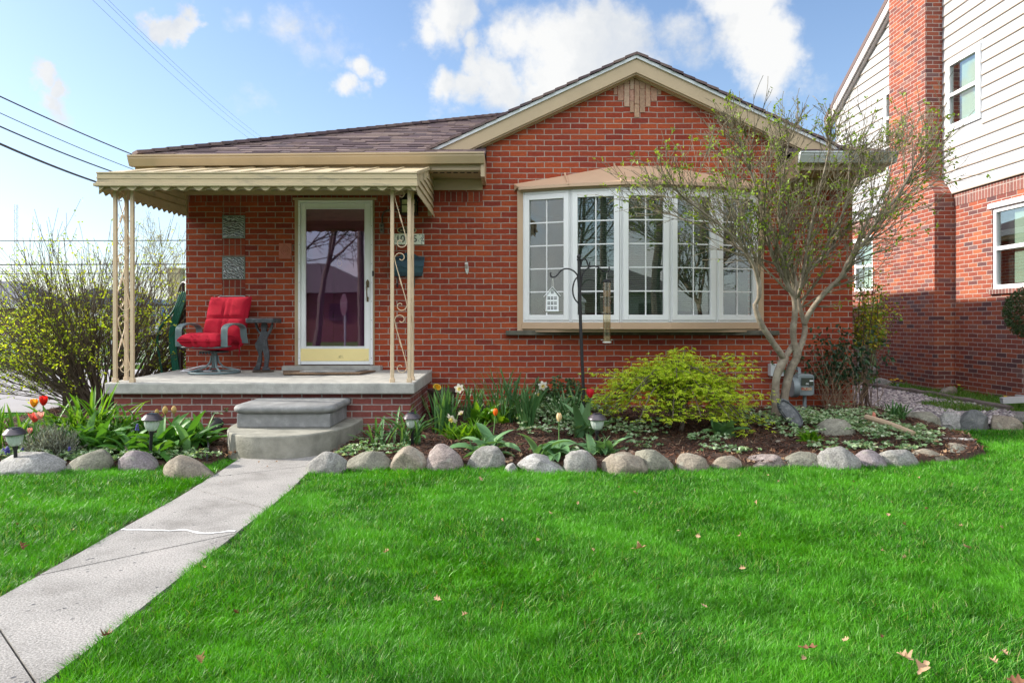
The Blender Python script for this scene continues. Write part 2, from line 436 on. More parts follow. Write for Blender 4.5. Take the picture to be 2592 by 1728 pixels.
M_TAN_AWN = pm("weathered_awning_aluminium", (0.52, 0.425, 0.265), rough=0.5, var=0.07, vs=4.0, col2=(0.27, 0.24, 0.17), c2s=9.0, c2lo=0.54, c2hi=0.74, stretch=(0.6, 1, 3))
M_TAN_BAY = pm("tan_bay_cladding", (0.52, 0.36, 0.24), rough=0.38, var=0.05, vs=2.5, bump=0.04, bs=7)
M_POST = pm("cream_painted_iron", (0.60, 0.46, 0.31), rough=0.45, var=0.08, vs=12, col2=(0.30, 0.22, 0.14), c2s=30, c2lo=0.66, c2hi=0.74)
M_WHITE = pm("white_vinyl", (0.80, 0.81, 0.83), rough=0.35, var=0.03, vs=4)
M_DOORWHITE = pm("white_door_aluminium", (0.82, 0.84, 0.86), rough=0.35, var=0.04, vs=5)
M_DRIP = pm("pale_metal_drip_edge", (0.62, 0.66, 0.70), rough=0.4, var=0.08, vs=6)
M_CONC = pm("porch_concrete", (0.37, 0.365, 0.34), rough=0.85, var=0.20, vs=11, bump=0.35, bs=70, col2=(0.25, 0.25, 0.235), c2s=2.6, c2lo=0.52, c2hi=0.8)
M_STEP = pm("grey_painted_step", (0.205, 0.208, 0.21), rough=0.7, var=0.22, vs=9, bump=0.4, bs=55, col2=(0.30, 0.305, 0.30), c2s=9, c2lo=0.55, c2hi=0.75)
M_LSTEP = pm("old_step_concrete", (0.25, 0.243, 0.205), rough=0.9, var=0.26, vs=8, bump=0.5, bs=60, col2=(0.12, 0.12, 0.085), c2s=3.0, c2lo=0.52, c2hi=0.78)
M_BRASS = pm("tarnished_brass", (0.92, 0.77, 0.36), rough=0.35, metal=0.15, var=0.06, vs=3, col2=(0.42, 0.36, 0.16), c2s=6, c2lo=0.58, c2hi=0.7)
M_BRONZE = pm("dark_bronze", (0.16, 0.12, 0.07), rough=0.4, metal=0.7, var=0.2)
M_BLACK = pm("black_painted_metal", (0.012, 0.012, 0.015), rough=0.55, var=0.2, vs=20)
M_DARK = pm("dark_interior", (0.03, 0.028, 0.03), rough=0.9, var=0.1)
M_MAROON = pm("maroon_door_paint", (0.19, 0.055, 0.125), rough=0.5, var=0.05)
M_STONE = pm("dark_stone_sill", (0.10, 0.095, 0.075), rough=0.9, var=0.3, vs=12, bump=0.4, bs=30, col2=(0.17, 0.16, 0.12), c2s=5)
M_BLIND = pm("grey_blind", (0.34, 0.37, 0.33), rough=0.6, var=0.05)
M_RUBBER = pm("dark_rubber", (0.03, 0.03, 0.032), rough=0.8, var=0.2)
m, nt, out = new_mat("purple_brown_shingle")
geo = nt.nodes.new('ShaderNodeNewGeometry')
rc = ramp(nt, geo.outputs['Random Per Island'], [(0.0, (0.085, 0.062, 0.072)), (0.3, (0.13, 0.095, 0.105)), (0.6, (0.17, 0.125, 0.12)), (0.85, (0.21, 0.16, 0.145)), (1.0, (0.10, 0.08, 0.09))])
n1 = node(nt, 'ShaderNodeTexNoise', {'Vector': geo.outputs['Position'], 'Scale': 160.0, 'Detail': 2.0})
rc = mixc(nt, 0.5, rc, ramp(nt, n1.outputs[0], [(0.35, (0.5, 0.5, 0.5)), (0.65, (1.4, 1.35, 1.3))]), 'MULTIPLY')
b = node(nt, 'ShaderNodeBsdfPrincipled', {'Base Color': rc, 'Roughness': 0.9, 'Specular IOR Level': 0.2})
nt.links.new(b.outputs[0], out.inputs[0]); M_SHINGLE = m
m, nt, out = new_mat("stone_tile_inlay")
geo = nt.nodes.new('ShaderNodeNewGeometry')
rc = ramp(nt, geo.outputs['Random Per Island'], [(0.0, (0.30, 0.19, 0.13)), (0.35, (0.40, 0.26, 0.17)), (0.7, (0.36, 0.19, 0.14)), (1.0, (0.44, 0.32, 0.23))])
n1 = node(nt, 'ShaderNodeTexNoise', {'Vector': geo.outputs['Position'], 'Scale': 40.0, 'Detail': 5.0})
rc = mixc(nt, 0.6, rc, ramp(nt, n1.outputs[0], [(0.3, (0.6, 0.6, 0.6)), (0.7, (1.2, 1.2, 1.2))]), 'MULTIPLY')
b = node(nt, 'ShaderNodeBsdfPrincipled', {'Base Color': rc, 'Roughness': 0.9})
nt.links.new(b.outputs[0], out.inputs[0]); M_INLAY = m

# ================================================================ the brick house
YF = 8.3
XL, XR = -3.82, 3.99
GX, GZ, GS = 1.436, 4.221, 0.462      # gable apex and slope
house = thing("brick_house", "single storey red brick house with white bow window, hip roof and front gable", "house", (0, YF, 0))
DOOR = (-2.515, -1.645, 0.615, 2.545)
BAYH = (0.20, 2.80, 1.16, 2.60)
BLK = [(PX(562, YF), PX(621, YF), PZ(604, YF), PZ(544, YF)), (PX(562, YF), PX(621, YF), PZ(708, YF), PZ(649, YF)), (PX(562, YF), PX(621, YF), PZ(812, YF), PZ(753, YF))]
def wall_cells(g, x0, x1, z0, z1, holes, y, depth):
    xs = sorted({x0, x1, *[h[0] for h in holes], *[h[1] for h in holes]}); zs = sorted({z0, z1, *[h[2] for h in holes], *[h[3] for h in holes]})
    for a, b in zip(xs, xs[1:]):
        for c, d in zip(zs, zs[1:]):
            cx, cz = (a + b) / 2, (c + d) / 2
            if any(h[0] < cx < h[1] and h[2] < cz < h[3] for h in holes): continue
            g.add([(a, y, c), (b, y, c), (b, y, d), (a, y, d)], [(0, 1, 2, 3)])
    for (a, b, c, d) in holes:
        g.add([(a, y, c), (a, y, d), (a, y + depth, d), (a, y + depth, c)], [(0, 1, 2, 3)])
        g.add([(b, y, c), (b, y, d), (b, y + depth, d), (b, y + depth, c)], [(0, 1, 2, 3)])
        g.add([(a, y, d), (b, y, d), (b, y + depth, d), (a, y + depth, d)], [(0, 1, 2, 3)])
        g.add([(a, y, c), (b, y, c), (b, y + depth, c), (a, y + depth, c)], [(0, 1, 2, 3)])
YB = 16.2
def zg(x): return GZ - GS * abs(x - GX)
w = G()
wall_cells(w, XL, XR, -0.2, 2.93, [DOOR, BAYH] + BLK, YF, 0.11)
w.add([(-0.30, YF, 2.93), (3.12, YF, 2.93), (3.12, YF, zg(3.12) - 0.06), (GX, YF, GZ - 0.06), (-0.30, YF, zg(-0.30) - 0.06)], [(0, 1, 2, 3, 4)])
for x in (XL, XR): w.add([(x, YF, -0.2), (x, YB, -0.2), (x, YB, 2.93), (x, YF, 2.93)], [(0, 1, 2, 3)])
w.add([(XL, YB, -0.2), (XR, YB, -0.2), (XR, YB, 2.93), (XL, YB, 2.93)], [(0, 1, 2, 3)])
build(w, "wall", M_BRICK, house, fix=False)
# upright bricks: the course under the eaves and the column round the glass blocks
g = G()
for (a, b, c, d) in ((XL + 0.004, -2.50, 2.524, 2.645), (-1.66, -0.345, 2.524, 2.645), (-2.50, -1.66, 2.566, 2.645)):
    g.box(a, b, YF - 0.004, YF + 0.02, c, d)
bx0, bx1 = BLK[0][0], BLK[0][1]
for (c, d) in ((BLK[0][3] + .004, 2.46), (BLK[1][3] + .004, BLK[0][2] - .004), (BLK[2][3] + .004, BLK[1][2] - .004)):
    g.box(bx0, bx1, YF - 0.004, YF + 0.02, c, d)
build_each(g, "soldier_course", M_SOLDIER, house)
# stone strips set into the gable
g = G()
ex = [1535, 1560, 1597, 1632, 1658, 1690, 1724, 1757, 1796, 1820]
bt = [330, 365, 400, 435, 465, 436, 402, 368, 330]
for i in range(9):
    x0, x1 = PX(900 + ex[i] / 2.352, YF) + .004, PX(900 + ex[i + 1] / 2.352, YF) - .004
    zb = PZ(100 + bt[i] / 2.352, YF)
    lo = zb
    while lo < GZ - 0.3:
        hi = min(lo + random.uniform(0.12, 0.4), GZ - 0.22)
        zt0, zt1 = min(hi, zg(x0) - 0.24), min(hi, zg(x1) - 0.24)
        if min(zt0, zt1) - lo < 0.01: break
        y0 = YF - random.uniform(0.006, 0.014)
        g.ext([(x0, y0, lo), (x1, y0, lo), (x1, y0, zt1 - .004), (x0, y0, zt0 - .004)], (0, 0.03, 0))
        lo = hi
build(g, "stone_inlay", M_INLAY, house)
# floor inside so the rooms are closed boxes
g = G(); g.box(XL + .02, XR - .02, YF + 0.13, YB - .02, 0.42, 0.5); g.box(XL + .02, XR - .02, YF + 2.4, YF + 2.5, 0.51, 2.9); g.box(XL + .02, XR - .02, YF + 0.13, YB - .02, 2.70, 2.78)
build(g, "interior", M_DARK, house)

# ---- roof: hip roof with courses of shingles, plus the front gable roof
EX0, EX1, EY0, EZ, PITCH = -4.17, 4.20, 7.83, 2.965, 0.40
HW = (EX1 - EX0) / 2; RZ = EZ + PITCH * HW; RXm = (EX0 + EX1) / 2; EYB = YB + 0.4
roof_g = G()
def course_strip(g, p00, p01, n, along, up, lim0, lim1, step=0.145):
    """rows of separate shingle tabs on a slope: start point p00, unit vectors along/up, left/right limits at slope distance s"""
    nr = along.cross(up).normalized()
    if nr.z < 0: nr = -nr
    for i in range(n):
        s0, s1 = i * step, (i + 1) * step + 0.02
        a, b = lim0(s0), lim1(s0); at, btp = lim0(s1), lim1(s1)
        if b - a < 0.05: break
        x = a + (random.uniform(-0.3, 0.0) if i % 1 == 0 else 0)
        while x < b:
            wd = random.choice((0.13, 0.17, 0.22, 0.3)) ; x2 = min(x + wd, b); xs = max(x, a)
            if x2 > xs + 0.005:
                lift = 0.011 + random.choice((0.0, 0.0, 0.006))
                e = s1 - s0
                q = [p00 + along * xs + up * s0 + nr * lift, p00 + along * (x2 - 0.003) + up * s0 + nr * lift,
                     p00 + along * (min(x2, max(btp, xs)) - 0.003) + up * s1 + nr * 0.002, p00 + along * max(xs, at) + up * s1 + nr * 0.002]
                q2 = [q[0] - nr * (lift + 0.012), q[1] - nr * (lift + 0.012)]
                g.add(q + q2, [(0, 1, 2, 3), (0, 4, 5, 1)])
            x = x2
sl = math.sqrt(1 + PITCH ** 2)
upF = Vector((0, 1, PITCH)) / sl
# front plane, left of the gable and right of it
course_strip(roof_g, Vector((EX0, EY0, EZ)), None, 31, Vector((1, 0, 0)), upF, lambda s: s / sl, lambda s: (-0.30 - EX0) if s < 0.55 else min(1.9 - EX0, 2 * HW - s / sl))
build(roof_g, "roof", M_SHINGLE, house, fix=False); roof_g = G()
course_strip(roof_g, Vector((3.12, EY0, EZ)), None, 9, Vector((1, 0, 0)), upF, lambda s: 0.0, lambda s: (EX1 - 3.12) - s / sl)
build(roof_g, "roof", M_SHINGLE, house, fix=False)
g = G()
ridgeF, ridgeB = Vector((RXm, EY0 + HW, RZ)), Vector((RXm, EYB - HW, RZ))
zo = Vector((0, 0, -0.012))
c = [Vector((EX0, EY0 + .01, EZ)) + zo, Vector((EX1, EY0 + .01, EZ)) + zo, Vector((EX1, EYB, EZ)) + zo, Vector((EX0, EYB, EZ)) + zo]
g.add([c[0], ridgeF + zo, ridgeB + zo, c[3]], [(0, 1, 2, 3)]); g.add([c[1], ridgeF + zo, ridgeB + zo, c[2]], [(0, 1, 2, 3)])
g.add([c[2], c[3], ridgeB + zo], [(0, 1, 2)])
# under-deck of the front plane left and right of the gable
def fp(x, y): return Vector((x, y, EZ + PITCH * (y - EY0) - 0.014))
g.add([fp(EX0, EY0), fp(-0.30, EY0), fp(-0.30, YF + .02), fp(1.4, 10.9), fp(RXm, EY0 + HW)], [(0, 1, 2, 3, 4)])
g.add([fp(3.12, EY0), fp(EX1, EY0), fp(RXm, EY0 + HW), fp(1.4, 10.9), fp(3.12, YF + .02)], [(0, 1, 2, 3, 4)])
# gable roof slopes
for s in (-1, 1):
    tip = 2.42
    yr = EY0 + (GZ - EZ) / PITCH
    for k in range(18):
        d0, d1 = tip - k * tip / 18, tip - (k + 1) * tip / 18
        f0, f1 = 8.15 - random.uniform(0, .012), 8.15
        zk0, zk1 = GZ - GS * d0 + 0.022, GZ - GS * d1 + 0.010
        g.add([(GX + s * d0, f0, zk0), (GX + s * d1, f0, zk1), (GX + s * d1, yr + .3, zk1), (GX + s * d0, max(8.6, yr - (d0) * GS / PITCH + .2), zk0),
               (GX + s * d0, f0, zk0 - .03), (GX + s * d1, f0, zk1 - .03)], [(0, 1, 2, 3), (0, 1, 5, 4), (0, 4, 3)])
build(g, "roof_deck", M_SHINGLE, house, fix=False)
g = G()   # hip and ridge caps
for (a, b) in ((Vector((EX0, EY0, EZ + .02)), ridgeF + Vector((0, 0, .02))), (Vector((EX1, EY0, EZ + .02)), ridgeF + Vector((0, 0, .02))), (ridgeF + Vector((0, 0, .02)), ridgeB + Vector((0, 0, .02)))):
    n = int((b - a).length / 0.16)
    for i in range(n):
        p, q = a.lerp(b, i / n), a.lerp(b, (i + 1.15) / n)
        g.bar(p + Vector((0, 0, .004)), q - Vector((0, 0, .006)), 0.17, 0.036)
build(g, "ridge_cap", M_SHINGLE, house)
# rake boards of the gable
def rake(v0, v1, y0, y1, zcut, tip=2.5):
    g = G()
    for s in (-1, 1):
        d0 = (GZ - v0 - zcut) / GS; d1 = (GZ - v1 - zcut) / GS
        g.ext([(GX, y0, GZ - v0), (GX + s * d0, y0, zcut), (GX + s * d1, y0, zcut), (GX, y0, GZ - v1)], (0, y1 - y0, 0))
    return g
build(rake(0.018, 0.056, 8.165, 8.23, 3.10), "drip_edge", M_DRIP, house)
build(rake(0.056, 0.216, 8.185, 8.27, 3.095), "rake_board", M_TAN, house)
g = rake(0.216, 0.234, 8.205, 8.27, 3.095)
for s in (-1, 1):
    g.ext([(GX, 8.27, GZ - .09), (GX + s * 2.2, 8.27, GZ - .09 - GS * 2.2), (GX + s * 2.2, 8.27, GZ - .246 - GS * 2.2), (GX, 8.27, GZ - .246)], (0, .028, 0))
build(g, "rake_frieze", M_TAN, house)

# ---- eaves: gutter, fascia, soffit, frieze
def gutter_prof(y, z, h=.115, d=.11):
    return [(y, z), (y, z - .018), (y + .012, z - .022), (y + .012, z - .04), (y + .03, z - .075), (y + .05, z - h), (y + d, z - h), (y + d, z)]
g = G()
P = gutter_prof(7.72, 2.962)
x0a, x1a, zl, zr = -4.20, -0.305, -0.018, 0.016
for (p, q) in zip(P, P[1:] + P[:1]): pass
vs = [(x0a + (.0 if i < 6 else .0), p[0], p[1] + zl) for i, p in enumerate(P)] + [(x1a, p[0], p[1] + zr) for p in P]
n = len(P)
g.add(vs, [[i, (i + 1) % n, n + (i + 1) % n, n + i] for i in range(n)] + [list(range(n)), list(range(n, 2 * n))])
# run down the left side
P2 = [(EX0 - .03 - (.11 - (p[0] - 7.72)) + .0, p[1] + zl) for p in P]
g.add([(p[0] + .08, 7.835, p[1]) for p in P2] + [(p[0] + .08, EYB, p[1]) for p in P2], [[i, (i + 1) % n, n + (i + 1) % n, n + i] for i in range(n)] + [list(range(n)), list(range(n, 2 * n))])
build(g, "gutter", M_TAN, house)
g = G()
P = gutter_prof(7.72, 2.985)
g.add([(3.15, p[0], p[1]) for p in P] + [(4.22, p[0], p[1]) for p in P], [[i, (i + 1) % n, n + (i + 1) % n, n + i] for i in range(n)] + [list(range(n)), list(range(n, 2 * n))])
g.box(4.13, 4.235, 7.835, EYB, 2.87, 2.985)
o = build(g, "gutter", M_DRIP, house); o['label'] = "pale grey gutter on the right eave"
g = G()
g.box(EX0, -0.345, 7.835, 7.862, 2.80, 2.955); g.box(3.165, 4.12, 7.835, 7.862, 2.80, 2.955)
g.box(-0.345, -0.302, 7.80, YF, 2.72, 2.955); g.box(3.12, 3.165, 7.80, YF, 2.72, 2.955)
g.box(4.12, 4.145, 7.862, EYB, 2.80, 2.87); g.box(EX0 - .005, EX0 + .02, 7.862, EYB, 2.80, 2.87)
build_each(g, "fascia", M_TAN, house)
g = G()
g.box(EX0 + .02, -0.345, 7.862, YF, 2.79, 2.80); g.box(3.165, 4.12, 7.862, YF, 2.79, 2.80); g.box(XR, 4.12, YF, EYB, 2.79, 2.80); g.box(EX0 + .02, XL, YF, EYB, 2.79, 2.80)
build_each(g, "soffit", M_TAN, house)
g = G()
for xx in np.arange(-0.88, -0.42, 0.075): g.box(xx, xx + .05, 7.90, 7.93, 2.784, 2.789)
build_each(g, "soffit_vent", M_RUBBER, house)
g = G()
g.box(XL - .005, -0.345, YF - .028, YF - .002, 2.66, 2.787); g.box(3.165, XR + .005, YF - .028, YF - .002, 2.66, 2.787)
build_each(g, "frieze_board", M_TAN, house, bevel=.003)

# ---- glass blocks
m, nt, out = new_mat("wavy_glass_block")
geo = nt.nodes.new('ShaderNodeNewGeometry')
ps = vmath(nt, 'ADD', geo.outputs['Position'], (3.45, 0, -1.35))
wv = node(nt, 'ShaderNodeTexWave', {'Vector': ps, 'Scale': 11.0, 'Distortion': 11.0, 'Detail': 3.0, 'Detail Scale': 1.6}, wave_type='RINGS', rings_direction='Y')
bp = node(nt, 'ShaderNodeBump', {'Height': wv.outputs['Fac'], 'Strength': 0.35, 'Distance': 0.02})
gbc = ramp(nt, wv.outputs['Fac'], [(0.1, (0.035, 0.04, 0.045)), (0.55, (0.13, 0.15, 0.165)), (0.95, (0.42, 0.46, 0.50))])  # sky refracted by the wavy glass, painted as pale and dark rings
b = node(nt, 'ShaderNodeBsdfPrincipled', {'Base Color': gbc, 'Roughness': 0.08, 'Specular IOR Level': 0.9, 'Normal': bp.outputs[0], 'Coat Weight': 0.4})
nt.links.new(b.outputs[0], out.inputs[0]); M_GBLOCK = m
M_GEDGE = pm("glass_block_edge", (0.20, 0.25, 0.23), rough=0.25, var=0.1)
for (a, b_, c, d) in BLK:
    g = G(); g.box(a + .004, b_ - .004, YF - .003, YF + .09, c + .004, d - .004)
    fr = build(g, "glass_block", M_GEDGE, house, bevel=.004)
    g = G(); g.box(a + .016, b_ - .016, YF - .007, YF - .0035, c + .016, d - .016)
    build(g, "block_face", M_GBLOCK, fr, bevel=.003)

# ---- front door
dx0, dx1 = PX(757, YF), PX(945, YF)
g = G()
tx0, tx1 = PX(747, YF), PX(947, YF)
g.box(tx0, dx0, YF - .02, YF + .06, .615, 2.545); g.box(dx1, tx1 + .006, YF - .012, YF + .06, .615, 2.545); g.box(tx0 - .02, tx1 + .03, YF - .03, YF + .06, 2.545, 2.572)
build(g, "door_trim", M_TAN, house, bevel=.003)
storm = G()
zb, zt = .622, 2.54
gx0, gx1, gz0, gz1 = PX(776, YF), PX(924, YF), PZ(876, YF), PZ(530, YF)
yo = YF - .03
storm.box(dx0, dx0 + .028, yo - .012, yo + .03, zb, zt); storm.box(dx1 - .028, dx1, yo - .012, yo + .03, zb, zt); storm.box(dx0 + .028, dx1 - .028, yo - .012, yo + .03, zt - .03, zt)
a0, a1, zz0, zz1 = dx0 + .032, dx1 - .032, zb + .004, zt - .034
storm.box(a0, gx0, yo, yo + .03, zz0, zz1); storm.box(gx1, a1, yo, yo + .03, zz0, zz1); storm.box(gx0, gx1, yo, yo + .03, gz1, zz1); storm.box(gx0, gx1, yo, yo + .03, zz0, gz0)
for (a, b_, c, d) in ((gx0 - .012, gx0, gz0 - .012, gz1 + .012), (gx1, gx1 + .012, gz0 - .012, gz1 + .012), (gx0, gx1, gz1, gz1 + .012), (gx0, gx1, gz0 - .012, gz0)):
    storm.box(a, b_, yo - .008, yo - .0005, c, d)
door = build(storm, "storm_door", M_DOORWHITE, house, bevel=.003)
g = G(); g.box(gx0 - .002, gx1 + .002, yo + .010, yo + .014, gz0 - .002, gz1 + .002)
build(g, "door_glass", glass_mat("storm_glass", tint=(0.80, 0.66, 0.80), base=0.16, k=1.0, rough=.015, ripple=0.02, rs=2.2, rcol=(0.96, 0.90, 1.0)), door)
kx0, kx1, kz0, kz1 = PX(762, YF), PX(935, YF), PZ(913, YF), PZ(882, YF)
g = G(); g.box(kx0, kx1, yo - .004, yo - .0005, kz0, kz1)
for i in range(6):
    for zz in (kz0 + .008, kz1 - .008): g.lathe([(0.004, 0), (0.004, .003)], (0, 0, 0), 8)
g2 = G(); g2.box(kx0, kx1, yo - .004, yo - .0005, kz0, kz1)
build(g2, "kick_plate", M_BRASS, door, bevel=.001)
g = G()
hx = PX(932, YF)
g.ext([(hx - .016, yo - .006, PZ(728, YF)), (hx + .016, yo - .006, PZ(728, YF)), (hx + .018, yo - .006, PZ(713, YF)), (hx, yo - .006, PZ(707, YF)), (hx - .018, yo - .006, PZ(713, YF))], (0, .006, 0))
g.ext([(hx - .012, yo - .006, PZ(764, YF)), (hx + .012, yo - .006, PZ(764, YF)), (hx + .012, yo - .006, PZ(752, YF)), (hx - .012, yo - .006, PZ(752, YF))], (0, .006, 0))
g.tube([(hx, yo - .01, PZ(724, YF)), (hx, yo - .05, PZ(727, YF)), (hx, yo - .055, PZ(738, YF)), (hx, yo - .045, PZ(750, YF)), (hx, yo - .01, PZ(757, YF))], [.010, .009, .007, .008, .010], 8)
g.tube([(hx, yo - .01, PZ(714, YF)), (hx, yo - .045, PZ(714, YF))], .011, 8)
build(g, "door_handle", M_BRONZE, door, smooth=50)
g = G()
for zz in (PZ(693, YF),): g.box(dx1 - .004, dx1 + .016, yo - .02, yo - .013, zz - .03, zz + .03)
build(g, "hinge", M_BLACK, door)
g = G()
for zz in np.linspace(zb + .08, zt - .08, 9):
    for xx in (dx0 + .014, dx1 - .014): g.box(xx - .003, xx + .003, yo - .0145, yo - .0118, zz - .003, zz + .003)
build_each(g, "screw", M_RUBBER, door)
# entrance door behind the storm door
g = G(); g.box(DOOR[0] - .02, DOOR[1] + .02, YF + .112, YF + .16, .58, 2.58)
for (zc, zd) in ((.75, 1.25), (1.35, 1.9)):
    for (xa, xb) in ((-2.42, -2.12), (-2.04, -1.74)): g.box(xa, xb, YF + .098, YF + .111, zc, zd)
inner = build(g, "entrance_door", M_MAROON, house, bevel=.004)
g = G(); g.box(PX(817, YF), PX(893, YF), YF + .104, YF + .1115, PZ(593, YF), PZ(576, YF))
build(g, "door_lite", M_DARK, inner)
g = G(); kx, kz = PX(855, YF), PZ(662, YF)
g.tube([(kx + .028 * math.sin(t), YF + .085, kz - .012 + .036 * math.cos(t)) for t in np.linspace(.7, 2 * math.pi - .7, 14)], .006, 6)
g.lathe([(.001, -.02), (.024, -.012), (.026, .01), (.012, .028), (.008, .05), (.001, .055)], (kx, YF + .09, kz + .018), 12)
build(g, "door_knocker", pm("polished_brass", (0.95, 0.78, 0.30), rough=.25, metal=.2, var=.05), inner, smooth=50)
g = G(); g.box(-2.655, -1.515, 8.155, YF + .05, .555, .614)
build(g, "door_threshold", M_CONC, house, bevel=.01)

# ---- bow window
CB = 1.50
NP = [(-1.37, 8.272), (-.83, 8.075), (-.275, 7.945), (.275, 7.945), (.83, 8.075), (1.37, 8.272)]
BZ0, BZ1 = 1.115, 2.628
bay = G()
def ring_pts(off): # footprint pushed outward by off
    return [(CB + x * (1 + off * .55), y - off) for x, y in NP]
# tan head and seat boards following the bow
for (z0, z1, off) in ((BZ1 + .002, BZ1 + .05, .035), (BZ0 - .075, BZ0 - .002, .02)):
    r0 = ring_pts(off)
    poly = [(x, y, z0) for x, y in r0] + [(r0[-1][0] + .03, YF + .02, z0), (r0[0][0] - .03, YF + .02, z0)]
    bay.ext(poly, (0, 0, z1 - z0))
bay.ext([(x, y, BZ0 - .076) for x, y in [(CB - 1.40, YF - .01), (CB - 1.0, 8.14), (CB - .4, 8.05), (CB + .4, 8.05), (CB + 1.0, 8.14), (CB + 1.40, YF - .01)]], (0, 0, -.035))
for s in (-1, 1): bay.box(CB + s * 1.405 - .034, CB + s * 1.405 + .034, 8.262, YF + .01, BZ0 - .105, BZ1 + .06)
bayo = build(bay, "bow_window", M_TAN_BAY, house, bevel=.004)
g = G()   # metal roof of the bow
wallp = [(-1.475, 2.735), (-.88, 2.835), (-.30, 2.945), (.30, 2.945), (.88, 2.835), (1.475, 2.735)]
fr_pts = ring_pts(.075)
TZ = BZ1 + .055
for i in range(5):
    a, b_ = fr_pts[i], fr_pts[i + 1]
    g.add([(a[0], a[1], TZ), (b_[0], b_[1], TZ), (CB + wallp[i + 1][0], YF - .004, wallp[i + 1][1]), (CB + wallp[i][0], YF - .004, wallp[i][1]),
           (a[0], a[1], TZ - .035), (b_[0], b_[1], TZ - .035)], [(0, 1, 2, 3), (0, 4, 5, 1)])
g.add([(fr_pts[0][0], fr_pts[0][1], TZ), (CB + wallp[0][0], YF - .004, wallp[0][1]), (CB + wallp[0][0], YF - .004, TZ - .03)], [(0, 1, 2)])
g.add([(fr_pts[5][0], fr_pts[5][1], TZ), (CB + wallp[5][0], YF - .004, wallp[5][1]), (CB + wallp[5][0], YF - .004, TZ - .03)], [(0, 1, 2)])
for i in range(1, 5):
    g.tube([(fr_pts[i][0], fr_pts[i][1] - .004, TZ - .01), (fr_pts[i][0], fr_pts[i][1] + .01, TZ + .012), (CB + wallp[i][0], YF - .01, wallp[i][1] + .012), (CB + wallp[i][0], YF - .004, wallp[i][1] + .03)], .011, 6)
build(g, "window_roof", M_TAN_BAY, bayo, fix=False)
M_PANE = glass_mat("window_glass", tint=(0.86, 0.92, 0.88), base=0.10, k=1.0, ripple=0.015, rs=1.5)
for i in range(5):
    (xa, ya), (xb, yb) = NP[i], NP[i + 1]
    A, B = Vector((CB + xa, ya, 0)), Vector((CB + xb, yb, 0)); ux = (B - A); Lp = ux.length; ux.normalize(); un = Vector((ux.y, -ux.x, 0)) * 1.0
    if un.y > 0: un = -un
    zv = Vector((0, 0, 1))
    def bx(gg, u0, u1, z0, z1, n0, n1):
        c = A + ux * ((u0 + u1) / 2) + zv * ((z0 + z1) / 2) + un * ((n0 + n1) / 2)
        gg.obox(c, ux * (u1 - u0) / 2, un * (n1 - n0) / 2, zv * (z1 - z0) / 2)
    e = .018; fw = .062; s0, s1 = e, Lp - e
    g = G()
    # mullion trim against the neighbour, then the sash frame
    bx(g, .0015, e - .003, BZ0, BZ1, -.03, .012); bx(g, Lp - e + .003, Lp - .0015, BZ0, BZ1, -.03, .012)
    bx(g, e, Lp - e, BZ1 - .03, BZ1, -.03, .012); bx(g, e, Lp - e, BZ0, BZ0 + .022, -.03, .012)
    z0, z1 = BZ0 + .025, BZ1 - .033
    for (u0, u1, c, d) in ((s0, s0 + fw, z0, z1), (s1 - fw, s1, z0, z1), (s0 + fw, s1 - fw, z0, z0 + fw), (s0 + fw, s1 - fw, z1 - fw, z1)):
        bx(g, u0, u1, c, d, -.025, .022)
    sash = build(g, "sash", M_WHITE, bayo, bevel=.004)
    u0, u1, c, d = s0 + fw, s1 - fw, z0 + fw, z1 - fw
    g = G()
    mid = (u0 + u1) / 2
    bx(g, mid - .007, mid + .007, c, d, -.0085, -.003)
    for k in range(1, 5):
        zz = c + (d - c) * k / 5
        bx(g, u0, mid - .0072, zz - .007, zz + .007, -.0085, -.003); bx(g, mid + .0072, u1, zz - .007, zz + .007, -.0085, -.003)
    build(g, "muntin_grid", M_WHITE, bayo)
    g = G(); bx(g, u0 - .004, u1 + .004, c - .004, d + .004, -.014, -.010)
    build(g, "pane", M_PANE, bayo)
    if 1 <= i <= 3:
        g = G(); nsl = 62; zlo = c + (.03, .02, .05)[i - 1]
        for k in range(nsl):
            zz = zlo + (d - .01 - zlo) * k / (nsl - 1)
            cc = A + ux * ((u0 + u1) / 2) + zv * zz - un * .07
            g.obox(cc, ux * (u1 - u0 + .06) / 2, (un * .8 + zv * .55).normalized() * .0115, (zv * .8 - un * .55).normalized() * .0007)
        build(g, "blind", M_BLIND, bayo)
g = G(); 
for (a, b_) in ((PX(1280, 8.27), 1.06), (1.064, PX(1970, 8.27))): g.box(a, b_, 8.225, YF + .02, PZ(848, 8.25), PZ(836.5, 8.25))
build_each(g, "stone_sill", M_STONE, house, bevel=.006)
# ================================================================ porch, steps, awning
porch = thing("porch", "concrete porch slab on a dark red brick base in front of the entrance", "porch", (-2.43, 7.5, 0))
PX0, PX1, PY0 = -3.914, -0.937, 6.80
g = G()
nx = 24
g.add([(PX0, PY0, .428), (PX1, PY0, .428), (PX1, YF - .005, .428), (PX0, YF - .005, .428), (PX0, PY0, .537), (PX1, PY0, .537), (PX1, YF - .005, .562), (PX0, YF - .005, .562)],
      [(0, 1, 2, 3), (4, 5, 6, 7), (0, 1, 5, 4), (1, 2, 6, 5), (2, 3, 7, 6), (3, 0, 4, 7)])
build(g, "slab", M_CONC, porch, bevel=.014, seg=3)
g = G(); g.box(-3.86, -.985, 6.87, YF - .01, -.2, .427)
build(g, "brick_base", M_PORCHBRICK, porch)

